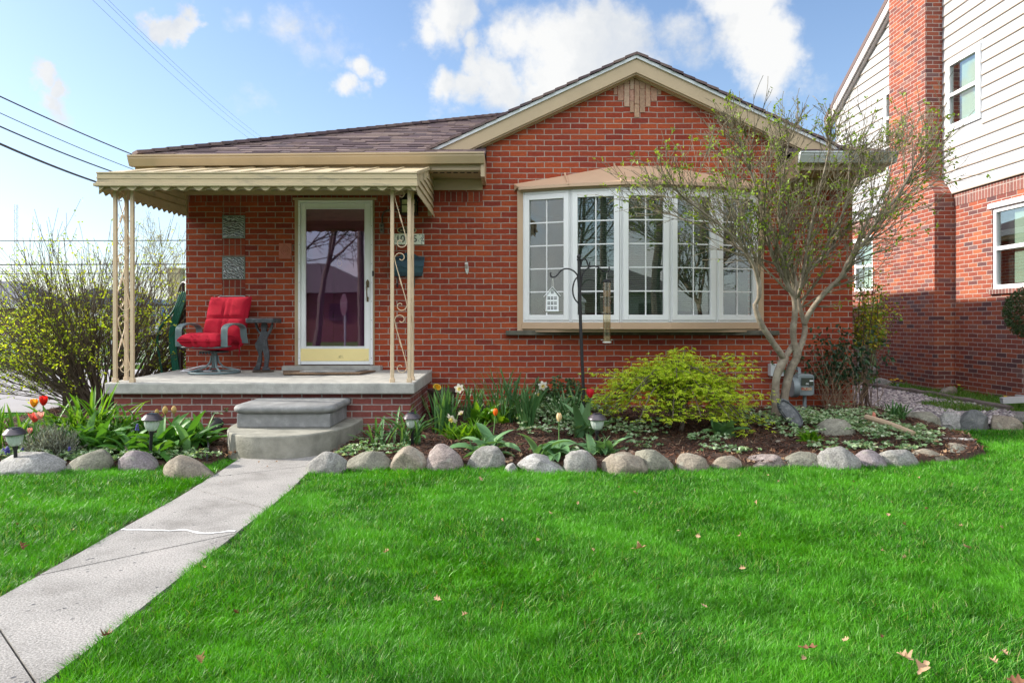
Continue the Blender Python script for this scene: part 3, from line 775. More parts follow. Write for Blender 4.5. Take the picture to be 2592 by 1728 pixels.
steps = thing("front_steps", "grey bullnose step on a curved concrete step leading up to the porch", "steps", (-2.05, 6.3, 0))
SCX, SHW = -2.0, 0.56
g = G()
poly = []
for t in np.linspace(0, math.pi, 121):
    cx, sy = math.cos(t), math.sin(t)
    poly.append((SCX + SHW * math.copysign(abs(cx) ** .85, cx), 6.865 - 1.07 * abs(sy) ** .72, 0))
lo = [Vector((p[0], p[1], -.08)) for p in poly]
g.ext(lo, (0, 0, .268))
build(g, "lower_step", M_LSTEP, steps, smooth=40, bevel=.014, seg=3)
g = G(); ux0, ux1 = -2.425, -1.60
g.box(ux0, ux1, 6.235, 6.865, .19, .318)
build(g, "upper_step", M_STEP, steps, bevel=.01)
# bullnose tread: rounded slab with rounded corners
g = G(); r = .036
def rrect(x0, x1, y0, y1, rad):
    pts = []
    for (cx, cy, a0) in ((x0 + rad, y0 + rad, math.pi), (x1 - rad, y0 + rad, 1.5 * math.pi)):
        for t in np.linspace(0, math.pi / 2, 7): pts.append((cx + rad * math.cos(a0 + t), cy + rad * math.sin(a0 + t)))
    pts += [(x1, y1), (x0, y1)]
    return pts
rings = []
for t in np.linspace(-math.pi / 2, math.pi / 2, 9):
    off = r * (1 - math.cos(t)); z = .318 + r + r * math.sin(t)
    rings.append([(x, y, z) for x, y in rrect(ux0 - .04 + off, ux1 + .04 - off, 6.195 + off, 6.866, .10)])
n = len(rings[0]); vs = [p for rr in rings for p in rr]
fs = [[i * n + k, i * n + (k + 1) % n, (i + 1) * n + (k + 1) % n, (i + 1) * n + k] for i in range(len(rings) - 1) for k in range(n)] + [list(range(n)), list(range((len(rings) - 1) * n, len(rings) * n))]
g.add(vs, fs)
build(g, "tread", M_STEP, steps, smooth=40)

# ---------------------------------------------------------------- awning
awn = thing("porch_awning", "beige aluminium awning with scalloped valance held on scrolled iron posts", "awning", (-2.41, 7.5, 2.4))
AX0, AX1, AY0, AY1 = -3.93, -.905, 6.72, 8.26
AZF, AZB = 2.537, 2.935
def az(y): return AZF + (AZB - AZF) * (y - AY0) / (AY1 - AY0)
g = G()
npan = 11     # roof pans run front to back with raised seams
for i in range(npan):
    x0 = AX0 + (AX1 - AX0) * i / npan; x1 = AX0 + (AX1 - AX0) * (i + 1) / npan
    g.add([(x0, AY0, AZF), (x1 - .02, AY0, AZF), (x1 - .02, AY1, AZB), (x0, AY1, AZB), (x0, AY0, AZF - .02), (x1 - .02, AY0, AZF - .02), (x1 - .02, AY1, AZB - .02), (x0, AY1, AZB - .02)],
          [(0, 1, 2, 3), (4, 5, 6, 7), (0, 1, 5, 4), (2, 3, 7, 6)])
    g.add([(x1 - .02, AY0, AZF + .012), (x1, AY0, AZF + .012), (x1, AY1, AZB + .012), (x1 - .02, AY1, AZB + .012), (x1 - .02, AY0, AZF - .02), (x1, AY0, AZF - .02), (x1, AY1, AZB - .02), (x1 - .02, AY1, AZB - .02)],
          [(0, 1, 2, 3), (4, 5, 6, 7), (0, 1, 5, 4), (2, 3, 7, 6), (0, 3, 7, 4), (1, 2, 6, 5)])
build(g, "roof_panel", M_TAN_AWN, awn)
g = G()
zz = 2.541
for (h, d) in ((.016, .018), (.026, .010), (.022, .014), (.024, .009), (.014, .017)):
    g.box(AX0 - d * .5, AX1 + d * .5, AY0 - d, AY0 + .02, zz - h, zz); zz -= h + .0012
g.box(AX0 - .03, AX1 + .012, AY0 - .03, AY0 + .03, 2.405, 2.434)
build(g, "front_fascia", M_TAN_AWN, awn, bevel=.003)
def valance(p0, p1, n, ztop, zbot, amp, nrm, th=.004, step=10, curl=.006):
    g = G(); p0, p1 = Vector(p0), Vector(p1); N = n * step; nrm = Vector(nrm); fr = []
    for i in range(N + 1):
        t = i / N; p = p0.lerp(p1, t); w = math.cos(2 * math.pi * n * t)
        c = nrm * curl * w
        fr.append((p + Vector((0, 0, ztop)) + c * .3, p + Vector((0, 0, zbot - amp * w)) + c))
    for i in range(N):
        a, b = fr[i], fr[i + 1]
        g.add([a[0], b[0], b[1], a[1], a[0] + nrm * th, b[0] + nrm * th, b[1] + nrm * th, a[1] + nrm * th], [(0, 1, 2, 3), (4, 5, 6, 7), (3, 2, 6, 7), (0, 1, 5, 4)])
    return g
build(valance((AX0 + .01, AY0 - .006, 0), (AX1 - .01, AY0 - .006, 0), 19, 2.405, 2.388, .021, (0, 1, 0)), "valance", M_TAN_AWN, awn, smooth=60)
build(valance((AX0 + .02, AY0 + .03, 0), (AX1 - .02, AY0 + .03, 0), 19, 2.42, 2.375, .006, (0, 1, 0)), "valance_backing", M_TAN, awn, smooth=60)
def shear(g, s):
    # the left panel closes in to meet the corner of the brick wall
    if s < 0: g.v = [(x + .105 * max(0, (y - AY0) / (AY1 - AY0)), y, z) for x, y, z in g.v]
    return g
for s, X in ((-1, AX0 + .02), (1, AX1 - .02)):
    # stepped slats of the triangular side panel, lower edge scalloped
    g = G(); zlow = 2.372
    n = 7
    for k in range(n):
        za = zlow + k * .078
        # slat k runs from where the roof line drops below it back to the wall
        ys = AY0 + .02 if za + .05 < AZF - .03 else AY0 + (za + .075 - AZF + .03) / (AZB - AZF) * (AY1 - AY0)
        if ys > AY1 - .1: break
        zt = min(za + .082, AZB - .04)
        y_end = AY1 - .01
        g.add([(X + s * .016, ys, za), (X + s * .016, y_end, za), (X, y_end, zt), (X, ys, zt), (X + s * .004, ys, za), (X + s * .004, y_end, za), (X - s * .012, y_end, zt), (X - s * .012, ys, zt)],
              [(0, 1, 2, 3), (4, 5, 6, 7), (0, 1, 5, 4), (0, 3, 7, 4), (1, 2, 6, 5), (2, 3, 7, 6)])
    # filler below the sloping roof edge
    g.add([(X, AY0 + .02, zlow + .06), (X, AY1 - .01, zlow + .06), (X, AY1 - .01, AZB - .02), (X, AY0 + .02, AZF - .02)], [(0, 1, 2, 3)])
    build(shear(g, s), "side_panel", M_TAN_AWN, awn, fix=False)
    build(shear(valance((X + s * .016, AY0 + .02, 0), (X + s * .016, AY1 - .01, 0), 15, 2.375, 2.35, .015, (s, 0, 0), step=6, curl=.004), s), "side_valance", M_TAN_AWN, awn, smooth=60)
g = G(); g.box(AX0 + .06, AX1 - .06, AY1 - .03, AY1 + .03, 2.60, 2.648); g.box(-3.835, -3.785, AY1 - .02, AY1 + .03, 2.36, 2.90); g.box(AX1 - .075, AX1 - .03, AY1 - .02, AY1 + .02, 2.36, 2.90)
build(g, "wall_bracket", M_TAN, awn)
def s_scroll(O, U, z0, z1, wd, r=.0045, flip=False, part=1.0):
    """flat-bar S scroll between two bars: O base point, U unit vector across, wd width"""
    O, U = Vector(O), Vector(U); H = z1 - z0; pts = []
    ry = wd * .46 / H
    for t in np.linspace(-150, 180, 26):
        k = .20 + .80 * ((t + 150) / 330) ** 1.1
        pts.append((.5 + .46 * k * math.cos(R(t)), (1 - ry) + ry * k * math.sin(R(t))))
    low = [(1 - a, 1 - b) for a, b in pts][::-1]
    full = pts + [(.12, 1 - ry * 1.9), (.5, .5), (.88, ry * 1.9)] + low
    if flip: full = [(1 - a, b) for a, b in full]
    g = G(); g.tube([O + U * (a * wd) + Vector((0, 0, z0 + b * H)) for a, b in full], r, 5)
    mid = O + U * (.5 * wd) + Vector((0, 0, z0 + H / 2)); dd = (O + U * ((.12 if not flip else .88) * wd) + Vector((0, 0, z0 + H * (1 - ry * 1.9)))) - mid
    dd.normalize(); g.bar(mid - dd * .04, mid + dd * .04, .016, .012)
    return g
def post(cx, cy, sx):
    """corner post: corner bar, one bar along the front and one behind it"""
    xb = cx + sx * .165; yb = cy + .20
    zf, zt = .54, 2.42
    bars = G()
    for (x, y) in ((cx, cy), (xb, cy), (cx, yb)):
        bars.box(x - .0165, x + .0165, y - .0165, y + .0165, zf + .004, zt); bars.box(x - .024, x + .024, y - .022, y + .022, zf - .004, zf + .035)
    p = build(bars, "post", M_POST, awn, bevel=.004)
    for (z0, z1, f) in ((.62, 1.20, False), (1.22, 1.80, False), (1.83, 2.41, False)):
        build(s_scroll((cx + (.0165 if sx > 0 else -.0165 * 1 - .132 + .0), cy, 0), (1, 0, 0), z0, z1, .132, flip=f), "scroll", M_POST, p, smooth=60)
        build(s_scroll((cx, cy + .0165, 0), (0, 1, 0), z0 + .03, z1 + .0, .167, flip=True), "scroll", M_POST, p, smooth=60)
post(PX(292, 6.86), 6.86, 1)
post(PX(1036, 6.86), 6.86, -1)

# ---------------------------------------------------------------- things on the porch
M_CUSH = pm("red_cushion_fabric", (0.41, 0.014, 0.034), rough=0.9, var=0.10, vs=14, bump=0.6, bs=160, spec=0.1, col2=(.33, .018, .03), c2s=5, c2lo=.5, c2hi=.72)
M_CFRAME = pm("blue_grey_chair_paint", (0.13, 0.185, 0.20), rough=0.4, var=0.10, vs=9)
M_CFRAME_D = pm("dark_green_chair_metal", (0.07, 0.10, 0.11), rough=0.4, var=0.15)
chair = thing("swivel_chair", "swivel patio chair with red cushions and strapped grey arms on the porch", "chair")
def cushion(wx, ly, hz, nx, ny, seams, M, tufts=()):
    """soft pad of size wx*ly*hz lying in XY, seams = list of y positions where it pinches"""
    vs, fs = [], []
    def prof(u, v, side):
        ex = (1 - abs(2 * u - 1) ** 5) ** .5; ey = (1 - abs(2 * v - 1) ** 5) ** .5
        h = hz / 2 * ex * ey
        for sv in seams: h *= 1 - .55 * math.exp(-((v - sv) / .024) ** 2)
        for (tu, w, dp) in tufts: h *= 1 - dp * math.exp(-((u - tu) / w) ** 2) * math.sin(math.pi * v) ** .5
        return side * h
    for side in (1, -1):
        for j in range(ny + 1):
            for i in range(nx + 1):
                u, v = i / nx, j / ny
                wob = .004 * noise.noise(Vector((u * 6, v * 6, side * 3)))
                vs.append(((u - .5) * wx, (v - .5) * ly, prof(u, v, side) + wob))
        o = 0 if side == 1 else (nx + 1) * (ny + 1)
        for j in range(ny):
            for i in range(nx):
                a = o + j * (nx + 1) + i; fs.append((a, a + 1, a + nx + 2, a + nx + 1))
    off = (nx + 1) * (ny + 1)
    rim = [i for i in range(nx + 1)] + [j * (nx + 1) + nx for j in range(1, ny + 1)] + [ny * (nx + 1) + i for i in range(nx - 1, -1, -1)] + [j * (nx + 1) for j in range(ny - 1, 0, -1)]
    for a, b in zip(rim, rim[1:] + rim[:1]): fs.append((a, b, b + off, a + off))
    g = G(); g.add([M @ Vector(v) for v in vs], fs); return g
sw, sd = .56, .54
Ms = Matrix.Translation((0, -.06, .375)) @ Matrix.Rotation(R(-6), 4, 'X')
g = cushion(sw, sd, .20, 28, 24, (), Ms, tufts=((.33, .025, .22), (.52, .025, .26), (.72, .025, .2)))
seat = build(g, "seat", M_CUSH, chair, smooth=180)
g = G(); loop = [(-.27, -.325, .335), (.27, -.325, .335)]
g.tube([Ms @ Vector(((u - .5) * sw * .985, -sd / 2 * .985, -.012)) for u in np.linspace(0, 1, 12)], .006, 6)
build(g, "piping", M_CUSH, seat, smooth=60)
M_SEAM = pm("dark_red_seam", (0.15, 0.006, 0.014), rough=.9)
g = G()
for u in (.33, .52, .72): g.tube([Ms @ Vector(((u - .5) * sw, (v - .5) * sd, .100 * (1 - abs(2 * v - 1) ** 5) ** .5 * (1 - .24 * math.sin(math.pi * v) ** .5))) for v in np.linspace(.02, .55, 12)], .0028, 5)
build(g, "seam", M_SEAM, seat)
Mb = Matrix.Translation((0, .235, .635)) @ Matrix.Rotation(R(104 - 28), 4, 'X')
Mb = Matrix.Translation((0, .25, .645)) @ Matrix.Rotation(R(72), 4, 'X')
g = cushion(.60, .58, .15, 28, 28, (.50,), Mb, tufts=((.46, .02, .16), (.60, .02, .12)))
bk_ = build(g, "backrest", M_CUSH, chair, smooth=180)
g = G(); hb2 = lambda u, v, t: .075 * ((1 - abs(2 * u - 1) ** 5) * (1 - abs(2 * v - 1) ** 5)) ** .5 * t
g.tube([Mb @ Vector(((u - .5) * .60, 0, hb2(u, .5, .46) + .002)) for u in np.linspace(.03, .97, 16)], .0045, 5)
for u, tt in ((.46, .86), (.60, .89)):
    for (v0, v1) in ((.05, .46), (.54, .95)): g.tube([Mb @ Vector(((u - .5) * .60, (v - .5) * .58, hb2(u, v, tt))) for v in np.linspace(v0, v1, 9)], .0025, 5)
build(g, "seam", M_SEAM, bk_)
def arm(sx):
    g = G(); path = []
    # inverted U: front leg up, over, down behind
    for t in np.linspace(0, 1, 22):
        a = math.pi * (1 - t)
        y = -.23 - .0 + .0; 
        path.append((-.06 + .19 * -math.cos(math.pi * t) * 1.0, .50 + .09 * math.sin(math.pi * t) ** .7))
    path = [(-.25, .33)] + [(-.252, .42)] + path + [(.14, .44), (.17, .36)]
    nr = 5; wd = .088
    for k in range(nr):
        x = sx * (.315) + (k - (nr - 1) / 2) * wd / nr
        g.tube([(x, p[0], p[1]) for p in path], .0098, 6)
    g2pts = [(sx * .315, p[0] + .0, p[1] - .006) for p in path]
    for a, b in zip(g2pts, g2pts[1:]): g.bar(a, b, wd, .006, up=(0, (Vector(b) - Vector(a)).z * -1, (Vector(b) - Vector(a)).y))
    return g
for sx in (-1, 1): build(arm(sx), "armrest", M_CFRAME, chair, smooth=45)
g = G()
g.tube([(-.235, .12, .36), (-.245, .24, .60), (-.22, .345, .905), (-.17, .36, .93), (.17, .36, .93), (.22, .345, .905), (.245, .24, .60), (.235, .12, .36)], .011, 8)
g.tube([(-.25, .2, .345), (-.26, -.27, .315), (.26, -.27, .315), (.25, .2, .345)], .011, 8)
build(g, "seat_frame", M_CFRAME_D, chair, smooth=50)
g = G()
g.box(-.13, .13, -.12, .10, .245, .262)
for x in np.linspace(-.11, .11, 6): g.tube([(x, -.125, .25), (x, -.14, .235)], .011, 6)
g.tube([(0, 0, .06), (0, 0, .245)], .034, 12)
ped = build(g, "pedestal", M_CFRAME_D, chair, smooth=50)
g = G()
g.tube([(.292 * math.cos(t), .292 * math.sin(t), .013) for t in np.linspace(0, 2 * math.pi, 40, endpoint=False)], .0135, 8, closed=True)
for a in (40, 140, 220, 320):
    ca, sa = math.cos(R(a)), math.sin(R(a))
    g.tube([(.035 * ca, .035 * sa, .21), (.05 * ca, .05 * sa, .13), (.10 * ca, .10 * sa, .075), (.2 * ca, .2 * sa, .045), (.285 * ca, .285 * sa, .02)], .012, 7)
build(g, "base_ring", M_CFRAME, chair, smooth=50)
g = G(); g.tube([(.27, .1, .33), (.285, .09, .26), (.28, .085, .19)], .004, 5); g.tube([(.28, .1, .33), (.30, .08, .24)], .004, 5)
build(g, "cushion_tie", M_CUSH, chair)
chair.location = (PX(543, 7.84), 7.84, .556); chair.rotation_euler = (0, 0, R(-13)); chair.scale = (.89, .90, .925)

# sculpted side table: cut plate figure holding up a tray
M_PATINA = pm("blackened_patina_metal", (0.055, 0.06, 0.07), rough=0.55, metal=.4, var=.35, vs=22, bump=.25, bs=50, col2=(0.13, 0.14, 0.15), c2s=16, c2lo=.5, c2hi=.7)
TY = 8.02
table = thing("side_table", "black metal side table shaped as a figure holding up a tray", "table", (PX(667, TY), TY, .558))
def z2(x, y): return (PX(400 + x / 4.752, TY), PZ(650 + y / 4.752, TY))
def zoomfix(z): return z
fig = [(1150, 1352), (1148, 1335), (1180, 1300), (1200, 1240), (1215, 1180), (1200, 1120), (1172, 1075), (1172, 1030), (1200, 985), (1222, 940), (1232, 920), (1210, 900), (1180, 850), (1165, 800), (1178, 780), (1192, 800), (1206, 850), (1228, 890), (1240, 896), (1248, 870), (1238, 820), (1250, 786), (1306, 786), (1318, 820), (1306, 872), (1312, 892), (1330, 885), (1350, 840), (1362, 800), (1374, 782), (1388, 800), (1378, 850), (1352, 905), (1325, 940), (1312, 985), (1318, 1030), (1322, 1075), (1338, 1130), (1340, 1200), (1328, 1270), (1322, 1318), (1350, 1335), (1350, 1354), (1256, 1354), (1258, 1335), (1280, 1300), (1284, 1220), (1272, 1150), (1258, 1110), (1250, 1150), (1252, 1220), (1240, 1290), (1228, 1330), (1232, 1352)]
zbase = z2(0, 1356)[1]
P2 = [z2(x, y) for x, y in fig]
g = G(); zsh = .572 - zbase
g.ext([(x, TY - .018, z + zsh) for x, z in P2], (0, .036, 0))
build(g, "figure", M_PATINA, table, bevel=.005)
g = G(); bx0_, bx1_ = z2(1140, 0)[0], z2(1392, 0)[0]
g.lathe([((bx1_ - bx0_) / 2, 0), ((bx1_ - bx0_) / 2, .010)], ((bx0_ + bx1_) / 2, TY, .560), 28)
build(g, "base_plate", pm("brown_steel", (.10, .08, .06), rough=.5, metal=.4), table)
g = G(); zt0 = z2(0, 786)[1] + zsh
g.box(z2(1105, 0)[0], z2(1440, 0)[0], TY - .14, TY + .14, zt0, zt0 + .055)
build(g, "table_top", M_PATINA, table, bevel=.012)

# mats
M_COIR = pm("brown_coir_mat", (0.16, 0.105, 0.065), rough=1.0, var=.35, vs=60, bump=.6, bs=160)
M_GMAT = pm("grey_ribbed_mat", (0.30, 0.31, 0.31), rough=.95, var=.2, vs=90, bump=.5, bs=200)
def slab_poly(pts, z, th): 
    g = G(); g.ext([(x, y, z) for x, y in pts], (0, 0, th)); return g
def szz(y): return .537 + .025 * (y - 6.8) / 1.5 + .003
o = build(slab_poly([(-2.44, 7.55), (-1.63, 7.60), (-1.54, 8.02), (-2.58, 7.98)], szz(7.9), .018), "door_mat", M_COIR, loc=(-2.05, 7.8, szz(7.9)), bevel=.006, label="brown coir door mat lying flat on the porch under a smaller grey mat", cat="door mat")
o = build(slab_poly([(-2.30, 7.66), (-1.70, 7.69), (-1.63, 8.08), (-2.24, 8.06)], szz(7.9) + .0195, .010), "door_mat", M_GMAT, loc=(-2.0, 7.85, szz(7.9)), bevel=.003, label="small grey rubber mat on top of the brown coir mat at the door", cat="door mat")
# loose white cable on the slab behind the chair
g = G(); zc = .567
g.tube([(-3.78, 8.12, zc), (-3.66, 8.05, zc + .02), (-3.52, 8.06, zc + .055), (-3.38, 8.10, zc + .05), (-3.25, 8.14, zc + .03), (-3.15, 8.2, zc)], .008, 6)
g.tube([(-3.78, 8.12, zc), (-3.74, 8.0, zc), (-3.6, 7.98, zc), (-3.4, 8.02, zc)], .007, 6)
build(g, "cable", pm("white_cable", (.6, .6, .64), rough=.4), loc=(-3.5, 8.1, .56), smooth=60, label="white cable lying loosely on the porch behind the swivel chair", cat="cable")

# ---------------------------------------------------------------- things on the wall
YW = YF - .002
# wall lantern with conduit and outlet box
lan = thing("wall_lantern", "black wall lantern with cream glass panes under the awning", "lamp", (PX(1036, 8.2), 8.2, 2.45))
M_CREAMGLASS = pm("cream_lamp_glass", (.62, .60, .38), rough=.25, var=.1)
lx, ly = PX(1036, 8.18), 8.18; lz0, lz1 = PZ(541, 8.18), PZ(508, 8.18)
g = G(); hw = .082
for sx in (-1, 1):
    for sy in (-1, 1): g.box(lx + sx * hw - .007, lx + sx * hw + .007, ly + sy * hw - .007, ly + sy * hw + .007, lz0, lz1)
g.box(lx - .006, lx + .006, ly - hw - .004, ly - hw + .004, lz0, lz1)
g.box(lx - hw - .01, lx + hw + .01, ly - hw - .01, ly + hw + .01, lz0 - .012, lz0); g.box(lx - hw, lx + hw, ly - hw - .005, ly - hw + .005, lz0 + .085, lz0 + .095)
g.add([(lx - hw - .02, ly - hw - .02, lz1), (lx + hw + .02, ly - hw - .02, lz1), (lx + hw + .02, ly + hw + .02, lz1), (lx - hw - .02, ly + hw + .02, lz1), (lx, ly, lz1 + .11)], [(0, 1, 4), (1, 2, 4), (2, 3, 4), (3, 0, 4), (0, 1, 2, 3)])
build(g, "lantern_frame", M_BLACK, lan)
g = G(); g.box(lx - hw + .008, lx + hw - .008, ly - hw + .006, ly + hw - .008, lz0 + .002, lz1 - .002)
build(g, "lamp_glass", M_CREAMGLASS, lan)
box = thing("outlet_box", "small grey outlet box with conduit bent up towards the lantern", "outlet", (PX(968, YW), YW, PZ(578, YW)))
g = G(); cx0 = PX(968, YW); g.box(cx0 - .022, cx0 + .022, YW - .05, YW, PZ(590, YW), PZ(567, YW))
bo = build(g, "box", pm("grey_brown_box", (.16, .14, .12), rough=.6), box, bevel=.004)
g = G()
for zz in (PZ(572, YW), PZ(583, YW)): g.lathe([(.001, 0), (.013, 0), (.013, .004)], (cx0, YW - .052, zz), 10)
g = G()
for zz in (PZ(573, YW), PZ(583, YW)): g.box(cx0 - .012, cx0 + .012, YW - .0535, YW - .0505, zz - .013, zz + .013)
build(g, "socket", M_RUBBER, box)
g = G(); g.tube([(cx0, YW - .02, PZ(567, YW)), (cx0, YW - .02, PZ(548, YW)), (cx0 + .02, YW - .02, PZ(538, YW)), (cx0 + .06, YW - .02, PZ(533, YW)), (lx - hw - .02, YW - .02, PZ(530, YW))], .010, 8)
build(g, "conduit", pm("dark_conduit", (.07, .05, .045), rough=.5), box, smooth=60)
# oval notice and number tile
M_GOLD = pm("gold_paint", (.55, .44, .22), rough=.45, var=.08)
ov = thing("notice_plaque", "black oval no soliciting plaque with gold rim above the number tile", "sign", (PX(1030, YW), YW, PZ(583, YW)))
def oval(rx, rz, c, y, th, n=36):
    g = G(); g.ext([(c[0] + rx * math.cos(t), y, c[1] + rz * math.sin(t)) for t in np.linspace(0, 2 * math.pi, n, endpoint=False)], (0, th, 0)); return g
c0 = (PX(1030, YW), PZ(583, YW))
build(oval(.113, .047, c0, YW - .012, .011), "rim", M_GOLD, ov)
build(oval(.104, .040, c0, YW - .0145, .002), "face", M_BLACK, ov)
text_obj("NO", .030, (c0[0], YW - .016, c0[1] + .022), M_GOLD, "lettering", ov, depth=.001)
text_obj("SOLICITING", .029, (c0[0], YW - .016, c0[1] - .005), M_GOLD, "lettering", ov, depth=.001)
nt_ = thing("number_tile", "cream ceramic house number tile with blue floral corners above the mailbox", "sign", (PX(1033, YW), YW, PZ(605, YW)))
M_TILE = pm("cream_tile", (.80, .81, .70), rough=.3, var=.06, vs=14)
M_INK = pm("dark_ink", (.02, .022, .03), rough=.5)
M_BLUE = pm("blue_green_flower_paint", (.10, .16, .20), rough=.4, var=.5, vs=60)
tx0_, tx1_, tz0_, tz1_ = PX(992.5, YW), PX(1074, YW), PZ(619, YW), PZ(592, YW)
g = G(); g.box(tx0_, tx1_, YW - .014, YW, tz0_, tz1_); build(g, "tile", M_TILE, nt_, bevel=.003)
g = G()
for sx, X in ((1, tx0_), (-1, tx1_)):
    for k in range(26):
        px_ = X + sx * (abs(rng.normal(0, .028)) + .004); pz_ = rng.uniform(tz0_ + .006, tz1_ - .006); rr = rng.uniform(.003, .008)
        if abs(px_ - X) > .075: continue
        g.ext([(px_ + rr * math.cos(t), YW - .0165, pz_ + rr * .7 * math.sin(t)) for t in np.linspace(0, 2 * math.pi, 6, endpoint=False) + rng.uniform(0, 1)], (0, .002, 0))
build(g, "floral_pattern", M_BLUE, nt_)
for ch, px_ in (("1", 1008), ("0", 1020), ("5", 1051)): text_obj(ch, .112, (PX(px_, YW), YW - .0165, PZ(605.5, YW)), M_INK, "digit", nt_, depth=.0012)
# mailbox
mb = thing("mailbox", "weathered blue metal mailbox with arched top and two hooks below", "mailbox", (PX(1033, 8.2), 8.2, PZ(670, 8.2)))
M_MB = pm("weathered_blue_paint", (.030, .075, .105), rough=.45, metal=.2, var=.25, vs=10, bump=.2, bs=40, col2=(.07, .13, .14), c2s=14, c2lo=.55, c2hi=.7)
mx0, mx1 = PX(993, YW), PX(1075, YW); mzt, mzb = PZ(650, YW), PZ(701, YW); mc = (mx0 + mx1) / 2
g = G()
arch = [(mx0, mzt), (mx0 + .07, mzt + .002), (mx0 + .11, mzt + .03), (mc, mzt + .055), (mx1 - .11, mzt + .03), (mx1 - .07, mzt + .002), (mx1, mzt), (mx1, mzt - .05), (mx0, mzt - .05)]
g.ext([(x, YW - .012, z) for x, z in arch], (0, .011, 0))
build(g, "back_plate", M_MB, mb, bevel=.003)
g = G()
prof = [(YW - .014, mzb), (YW - .05, mzb + .006), (YW - .085, mzb + .05), (YW - .095, mzb + .12), (YW - .09, mzt - .06), (YW - .014, mzt - .012)]
n = len(prof)
inset = [.035, .02, .006, .0, .0, .0]
g.add([(mx0 + inset[i], p[0], p[1]) for i, p in enumerate(prof)] + [(mx1 - inset[i], p[0], p[1]) for i, p in enumerate(prof)], [[i, (i + 1) % n, n + (i + 1) % n, n + i] for i in range(n)] + [list(range(n)), list(range(n, 2 * n))])
build(g, "box", M_MB, mb, bevel=.012)
g = G()
lid = [(YW - .014, mzt - .004), (YW - .096, mzt - .052), (YW - .104, mzt - .118), (YW - .1, mzt - .12), (YW - .09, mzt - .056), (YW - .014, mzt - .010)]
n = len(lid)
g.add([(mx0 - .004, p[0], p[1]) for p in lid] + [(mx1 + .004, p[0], p[1]) for p in lid], [[i, (i + 1) % n, n + (i + 1) % n, n + i] for i in range(n)] + [list(range(n)), list(range(n, 2 * n))])
g.ext([(mc - .06, YW - .107, mzt - .115), (mc + .06, YW - .107, mzt - .115), (mc + .03, YW - .107, mzt - .14), (mc - .03, YW - .107, mzt - .14)], (0, .006, 0))
build(g, "lid", M_MB, mb, bevel=.004)
for px_ in (1008, 1050):
    X = PX(px_, YW); g = G()
    g.tube([(X, YW - .03, mzb), (X, YW - .03, PZ(722, YW)), (X - .003, YW - .045, PZ(727, YW)), (X - .006, YW - .062, PZ(724, YW)), (X - .006, YW - .064, PZ(718, YW))], .006, 6)
    build(g, "hook", M_BLACK, mb, smooth=60)
# terracotta relief tile
tt = thing("relief_tile", "square terracotta relief tile hung on the brick left of the door", "plaque", (PX(723, YW), YW, PZ(635, YW)))
M_TERRA = pm("terracotta", (.46, .165, .115), rough=.85, var=.12, vs=20, bump=.2)
g = G(); tx, tz = PX(723, YW), PZ(635.5, YW)
g.box(PX(707, YW), PX(739, YW), YW - .018, YW, PZ(655, YW), PZ(616, YW))
build(g, "tile", M_TERRA, tt, bevel=.004)
g = G(); g.tube([(tx + .05 * math.cos(t) * (1 + .12 * math.cos(4 * t)), YW - .019, tz + .055 * math.sin(t) * (1 + .12 * math.cos(4 * t))) for t in np.linspace(0, 2 * math.pi, 32, endpoint=False)], .005, 6, closed=True)
g.tube([(tx + .026 * math.cos(t), YW - .019, tz + .026 * math.sin(t)) for t in np.linspace(0, 2 * math.pi, 20, endpoint=False)], .005, 6, closed=True)
g.ico((tx, YW - .019, tz), (.012, .007, .016), 2)
build(g, "relief", M_TERRA, tt, smooth=60)
# pale pointed bracket between mailbox and window
br = thing("flag_bracket", "small pale metal flagpole bracket with pointed foot on the brick wall", "bracket", (PX(1182, YW), YW, PZ(680, YW)))
M_PALE = pm("pale_worn_metal", (.62, .62, .58), rough=.4, metal=.2, var=.1)
def q6(x, y): return (PX(1150 + x / 22.4, YW), PZ(640 + y / 22.4, YW))
g = G(); g.ext([(a, YW - .007, b) for a, b in [q6(x, y) for x, y in ((600, 545), (775, 545), (790, 720), (825, 1040), (745, 1215), (705, 1215), (625, 1040), (600, 850))]], (0, .0065, 0))
build(g, "plate", M_PALE, br, bevel=.002)
g = G(); cx_, cz_ = q6(700, 800); g.tube([(cx_, YW - .008, cz_ - .01), (cx_ - .004, YW - .05, cz_ + .035)], .016, 12)
build(g, "socket", M_PALE, br, smooth=50)
g = G()
for x, y in ((650, 1035), (785, 1040), (715, 1160)):
    a, b_ = q6(x, y); g.box(a - .004, a + .004, YW - .0095, YW - .0072, b_ - .004, b_ + .004)
build(g, "screw", M_BLACK, br)
# ================================================================ ground, walk, driveway, beds
def lawn_mat(name, a, b, s=3.0):
    m, nt, out = new_mat(name)
    geo = nt.nodes.new('ShaderNodeNewGeometry')
    n1 = node(nt, 'ShaderNodeTexNoise', {'Vector': geo.outputs['Position'], 'Scale': s, 'Detail': 8.0, 'Roughness': 0.7})
    c = ramp(nt, n1.outputs[0], [(0.35, a), (0.65, b)])
    bs_ = node(nt, 'ShaderNodeBsdfPrincipled', {'Base Color': c, 'Roughness': 0.9, 'Specular IOR Level': 0.1})
    n2 = node(nt, 'ShaderNodeTexNoise', {'Vector': geo.outputs['Position'], 'Scale': 60.0, 'Detail': 3.0})
    bp = node(nt, 'ShaderNodeBump', {'Height': n2.outputs[0], 'Strength': 0.8, 'Distance': 0.02}); nt.links.new(bp.outputs[0], bs_.inputs['Normal'])
    nt.links.new(bs_.outputs[0], out.inputs[0]); return m
M_LAWN = lawn_mat("turf_soil", (0.035, 0.085, 0.012), (0.06, 0.13, 0.02))
g = G(); 
